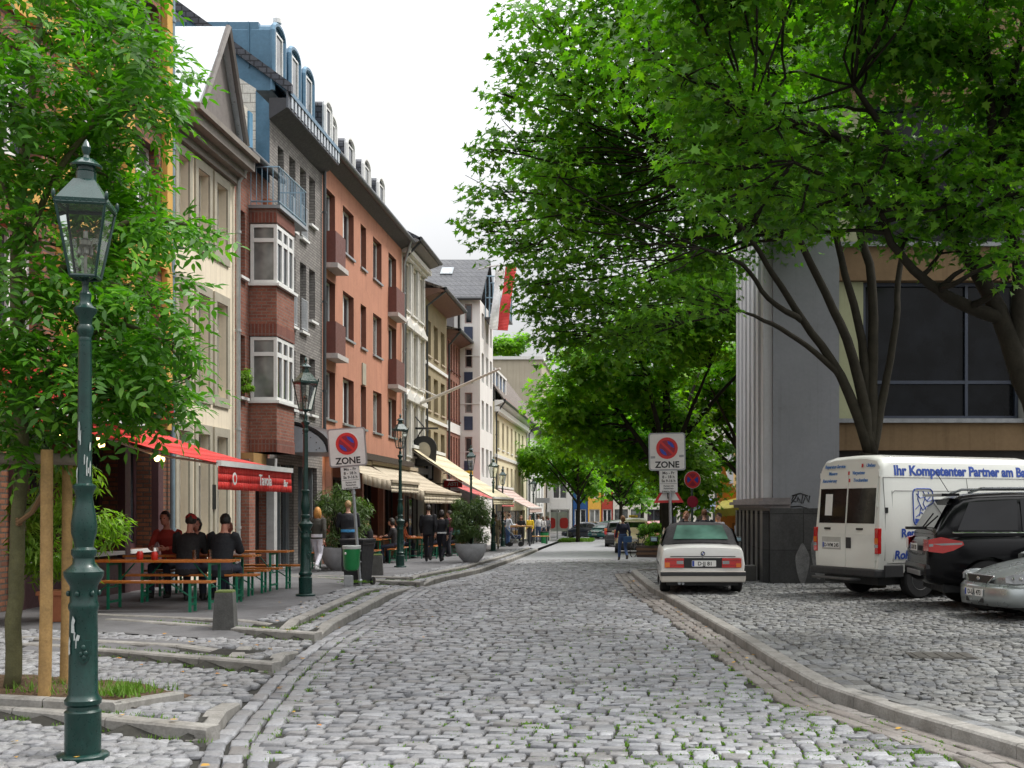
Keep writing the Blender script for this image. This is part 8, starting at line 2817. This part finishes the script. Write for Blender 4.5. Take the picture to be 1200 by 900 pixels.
def people():
    def on(px, y): x = X(px, y); return (x, y, LZ(x, y))
    person('blonde woman in dark jacket and white trousers walking beside the second lamp post', on(372, 30), R(-8), 'walk', 1.63, (.045, .042, .035), (.62, .61, .68), (.52, .24, .06), (.5, .5, .5), 'long', coat=.02, female=True)
    person('man in black pullover with blue shirt hem, seen from behind next to the green bin', on(408, 30.3), R(12), 'stand', 1.80, (.010, .011, .016), (.03, .03, .04), (.35, .22, .10), hem=.1, coat=.012, arms='front')
    g = on(503, 38)
    person('man in black suit walking away beside a woman with a white belt', on(502, 38), R(3), 'walk', 1.82, (.008, .008, .011), (.01, .01, .014), (.02, .015, .012), coat=.025)
    person('woman in black top and white hem walking away at the man’s side', on(517.5, 38), R(-4), 'walk', 1.66, (.008, .008, .012), (.01, .01, .018), (.02, .014, .012), hairstyle='bob', hem=.06, female=True, coat=.01)
    person('man in maroon shirt standing by the tables at the end of the terrace', on(527, 44.5), R(95), 'stand', 1.72, (.16, .012, .06), (.03, .03, .04), (.02, .015, .01))
    person('woman in dark jacket and jeans standing in the road with a blue bag', (X(730, 44.5), 44.5, grade(44.5) + .02), R(15), 'walk', 1.68, (.02, .025, .05), (.06, .11, .26), (.20, .10, .04), (.05, .04, .03), 'bob', female=True, coat=.01)
    p = (X(735, 44.5), 44.45, grade(44.5) + .70)
    t = thing('handbag', 'blue shoulder bag hanging at the side of the woman in the road', 'bag', p)
    m = MB(); m.bbox(-.16, .18, -.07, .07, 0, .24, .04); m.build('body', cloth('bag_blue', (.06, .14, .32)), t)
    m = MB(); m.tube([(-.14, 0, .22), (-.2, .02, .5), (-.14, .05, .74), (-.08, .08, .5), (.14, 0, .22)], .012, 6); m.build('strap', cloth('bag_blue', (.06, .14, .32)), t)
    # beer garden: five round the middle table
    yb = 18.4 + 1.38
    sit = lambda lab, x, y, rz, **kw: person(lab, (x, y, LZ(x, y) - .03), rz, 'sit', **kw)
    sit('seated man in black jacket with green print and red cap, back to us', X(219, yb), yb, R(3), h=1.80, top=(.012, .011, .012), hair=(.03, .02, .015), skin=SKIN_R, coat=.03, lean=.05, cap=(.35, .02, .02))
    sit('seated dark-haired man in black coat, back to us, nearest the mossy bollard', X(258, yb), yb, R(-4), h=1.80, top=(.008, .009, .013), hair=(.015, .012, .01), skin=SKIN_R, coat=.035, lean=.05)
    ym = 18.4 + 2.75
    sit('seated man in red shirt facing us at the left of the group', X(201, ym), ym, R(175), h=1.85, top=(.35, .04, .03), hair=(.015, .012, .01), skin=SKIN_R, lean=.06)
    sit('seated woman with pinkish top facing us in the middle of the group', X(233, ym), ym, R(190), h=1.72, top=(.28, .10, .11), hair=(.03, .02, .015), skin=SKIN_R, hairstyle='bob', female=True, lean=.08)
    sit('seated person with reddish hair and pale shirt at the right of the group', X(275, ym), ym, R(160), h=1.66, top=(.50, .45, .43), hair=(.20, .05, .03), skin=SKIN_R, hairstyle='bob', female=True, lean=.06)
    m = MB()
    # under the beige awnings
    S = [('person in black seated at the first terrace table, back to the street', -7.38, 33.25, 90, (.01, .01, .012), 1.78), ('person in red top seated against the wall at the first terrace table', -8.62, 32.9, -90, (.40, .03, .03), 1.70), ('woman with dark hair seated at the street side of the second terrace table', -7.48, 37.2, 88, (.015, .013, .014), 1.72),
         ('man in brown jacket at the wall side of the second terrace table', -8.72, 37.8, -95, (.10, .05, .03), 1.76), ('man in grey pullover seated at the third terrace table facing the wall', -7.08, 43.1, 92, (.12, .13, .14), 1.76), ('woman in orange top at the wall side of the third terrace table', -8.32, 42.5, -90, (.45, .12, .05), 1.66),
         ('person in green jacket seated at the last terrace table', -6.88, 46.4, 90, (.03, .10, .07), 1.74), ('person in black seated by the wall at the last terrace table', -8.12, 46.2, -90, (.012, .012, .014), 1.74), ('man in dark blue seated at the second terrace table near the aisle', -7.48, 38.1, 95, (.015, .02, .05), 1.78)]
    for i, (lab, x, y, a, c, h) in enumerate(S):
        sit(lab, x, y, R(a), h=h, top=c, hair=[(.03, .02, .015), (.15, .08, .03), (.02, .015, .01)][i % 3], hairstyle=['short', 'bob', 'bob'][i % 3], vox=.022)
    # far terrace
    F = [('man in white shirt and jeans leaning on the high bar table', 595, 65.4, -60, (.62, .66, .72), (.05, .11, .26), 1.80, 'short', 'table'), ('woman in black standing behind the high bar table', 611, 67.2, 180, (.012, .012, .014), (.02, .02, .02), 1.7, 'long', 'table'),
         ('person in bright yellow jacket on the far terrace', 621, 70, 150, (.72, .48, .02), (.02, .02, .03), 1.72, 'short', None), ('person in beige coat walking between the oleander and the far lamps', 581, 58, 10, (.42, .35, .24), (.40, .34, .25), 1.72, 'short', None),
         ('man in white shirt and dark vest near the far lamp', 631, 76, 20, (.60, .60, .60), (.05, .08, .15), 1.78, 'short', None), ('woman in white blouse next to the notice frame', 636, 78, -20, (.65, .62, .6), (.03, .04, .07), 1.66, 'long', None), ('person in grey beside the glass terrace screen', 641, 82, 0, (.20, .20, .22), (.03, .03, .04), 1.72, 'bob', None),
         ('person in black jacket left of the high bar table', 590, 67, -20, (.012, .014, .03), (.02, .02, .03), 1.74, 'short', None)]
    for lab, px, y, a, c, l, h, hs, ar in F:
        x = X(px, y); person(lab, (x, y, float(left_z(x, y))), R(a), 'stand', h, c, l, (.10, .05, .02), hairstyle=hs, vox=.026, arms=ar, lean=.06 if ar else 0, female=hs != 'short')
    # behind the convertible
    G = [('woman with raised arm holding a phone behind the white convertible', 804, 34, -150, (.06, .06, .065), (.03, .03, .04), 1.66, 'bob', 'phone', (.30, .14, .06)), ('man in dark jacket seen from behind beyond the convertible', 825.5, 33, 4, (.012, .013, .02), (.03, .03, .04), 1.70, 'short', None, (.16, .07, .03)),
         ('person in white shirt talking beside the blue tent', 843, 38, 120, (.66, .66, .68), (.05, .07, .12), 1.74, 'short', None, (.04, .03, .02)), ('person in pale blue shirt and jeans at the corner of the grey building', 866, 36.6, 60, (.50, .58, .68), (.05, .10, .28), 1.62, 'short', None, (.05, .03, .02))]
    for lab, px, y, a, c, l, h, hs, ar, hc in G:
        x = X(px, y); person(lab, (x, y, .09 + grade(y) if y < 34.5 else grade(y)), R(a), 'stand', h, c, l, hc, hairstyle=hs, vox=.02, arms=ar, coat=.012)


people()
# ------------------------------------------------------------------ camera, sky, sun
def camera_light():
    cam = bpy.data.cameras.new('camera'); o = bpy.data.objects.new('camera', cam); COL.objects.link(o)
    cam.sensor_width = 36; cam.lens = FPX / 1200 * 36
    cam.shift_x = (600 - CX) / 1200; cam.shift_y = (HY - 450) / 1200
    cam.clip_end = 6000; cam.clip_start = .05
    o.location = (0, 0, EYE); o.rotation_euler = (PI / 2, 0, 0)
    SC.camera = o
    w = bpy.data.worlds.new('World'); SC.world = w; w.use_nodes = True
    t = w.node_tree; n = t.nodes; l = t.links; n.clear()
    out = n.new('ShaderNodeOutputWorld'); bg = n.new('ShaderNodeBackground')
    sky = n.new('ShaderNodeTexSky'); sky.sky_type = 'NISHITA'; sky.sun_disc = False
    sky.sun_elevation = R(SUN_EL); sky.sun_rotation = R(SUN_ROT); sky.dust_density = 6; sky.air_density = 1.2; sky.ozone_density = 1
    # overcast: the clear-sky colour is mostly hidden by a bright, faintly mottled cloud layer
    tc = n.new('ShaderNodeTexCoord'); mp = n.new('ShaderNodeMapping'); mp.inputs['Scale'].default_value = (1.2, 1.2, 3)
    ns = n.new('ShaderNodeTexNoise'); ns.inputs['Scale'].default_value = 1.6; ns.inputs['Detail'].default_value = 6
    l.new(tc.outputs['Generated'], mp.inputs[0]); l.new(mp.outputs[0], ns.inputs['Vector'])
    rp = n.new('ShaderNodeValToRGB')
    rp.color_ramp.elements[0].position = .3; rp.color_ramp.elements[0].color = (SKY_LO, SKY_LO, SKY_LO * 1.01, 1)
    rp.color_ramp.elements[1].position = .7; rp.color_ramp.elements[1].color = (SKY_HI, SKY_HI, SKY_HI * 1.005, 1)
    l.new(ns.outputs['Fac'], rp.inputs[0])
    sc = n.new('ShaderNodeVectorMath'); sc.operation = 'SCALE'
    sz = n.new('ShaderNodeSeparateXYZ'); l.new(tc.outputs['Generated'], sz.inputs[0])
    ma = n.new('ShaderNodeMath'); ma.operation = 'MULTIPLY_ADD'; ma.inputs[1].default_value = 2.7; ma.inputs[2].default_value = .28; ma.use_clamp = False
    mm = n.new('ShaderNodeMath'); mm.operation = 'MAXIMUM'; mm.inputs[1].default_value = 0.0
    l.new(sz.outputs[2], mm.inputs[0]); l.new(mm.outputs[0], ma.inputs[0]); l.new(ma.outputs[0], sc.inputs['Scale'])   # an overcast sky is brightest overhead
    l.new(rp.outputs[0], sc.inputs[0])
    mx = n.new('ShaderNodeMix'); mx.data_type = 'RGBA'; mx.inputs[0].default_value = .9
    l.new(sky.outputs[0], mx.inputs[6]); l.new(sc.outputs[0], mx.inputs[7])
    l.new(mx.outputs[2], bg.inputs[0]); bg.inputs[1].default_value = SKY_ST
    l.new(bg.outputs[0], out.inputs[0])
    s = bpy.data.lights.new('sun', 'SUN'); so = bpy.data.objects.new('sun', s); COL.objects.link(so)
    s.energy = SUN_E; s.angle = R(SUN_ANG); s.color = (1, .97, .92)
    # light travels away from (azimuth SUN_ROT clockwise from +Y)
    d = Vector((math.sin(R(SUN_ROT)) * math.cos(R(SUN_EL)), math.cos(R(SUN_ROT)) * math.cos(R(SUN_EL)), math.sin(R(SUN_EL))))
    so.rotation_euler = (-d).to_track_quat('-Z', 'Y').to_euler()
    so.location = d * 60
    v = SC.view_settings; v.view_transform = 'Standard'; v.look = 'None'; v.gamma = 1; v.exposure = EXPO; v.use_curve_mapping = False
    c = SC.cycles
    c.use_denoising = True
    c.max_bounces = 7; c.diffuse_bounces = 3; c.glossy_bounces = 3; c.transmission_bounces = 5; c.transparent_max_bounces = 12
    c.caustics_reflective = False; c.caustics_refractive = False
    c.sample_clamp_indirect = 4
    SC.render.engine = 'CYCLES'


SUN_EL, SUN_ROT, SUN_E, SUN_ANG = 58, 72, 1.5, 12
SKY_LO, SKY_HI, SKY_ST, EXPO = 3.9, 4.8, .12, 1.05
camera_light()
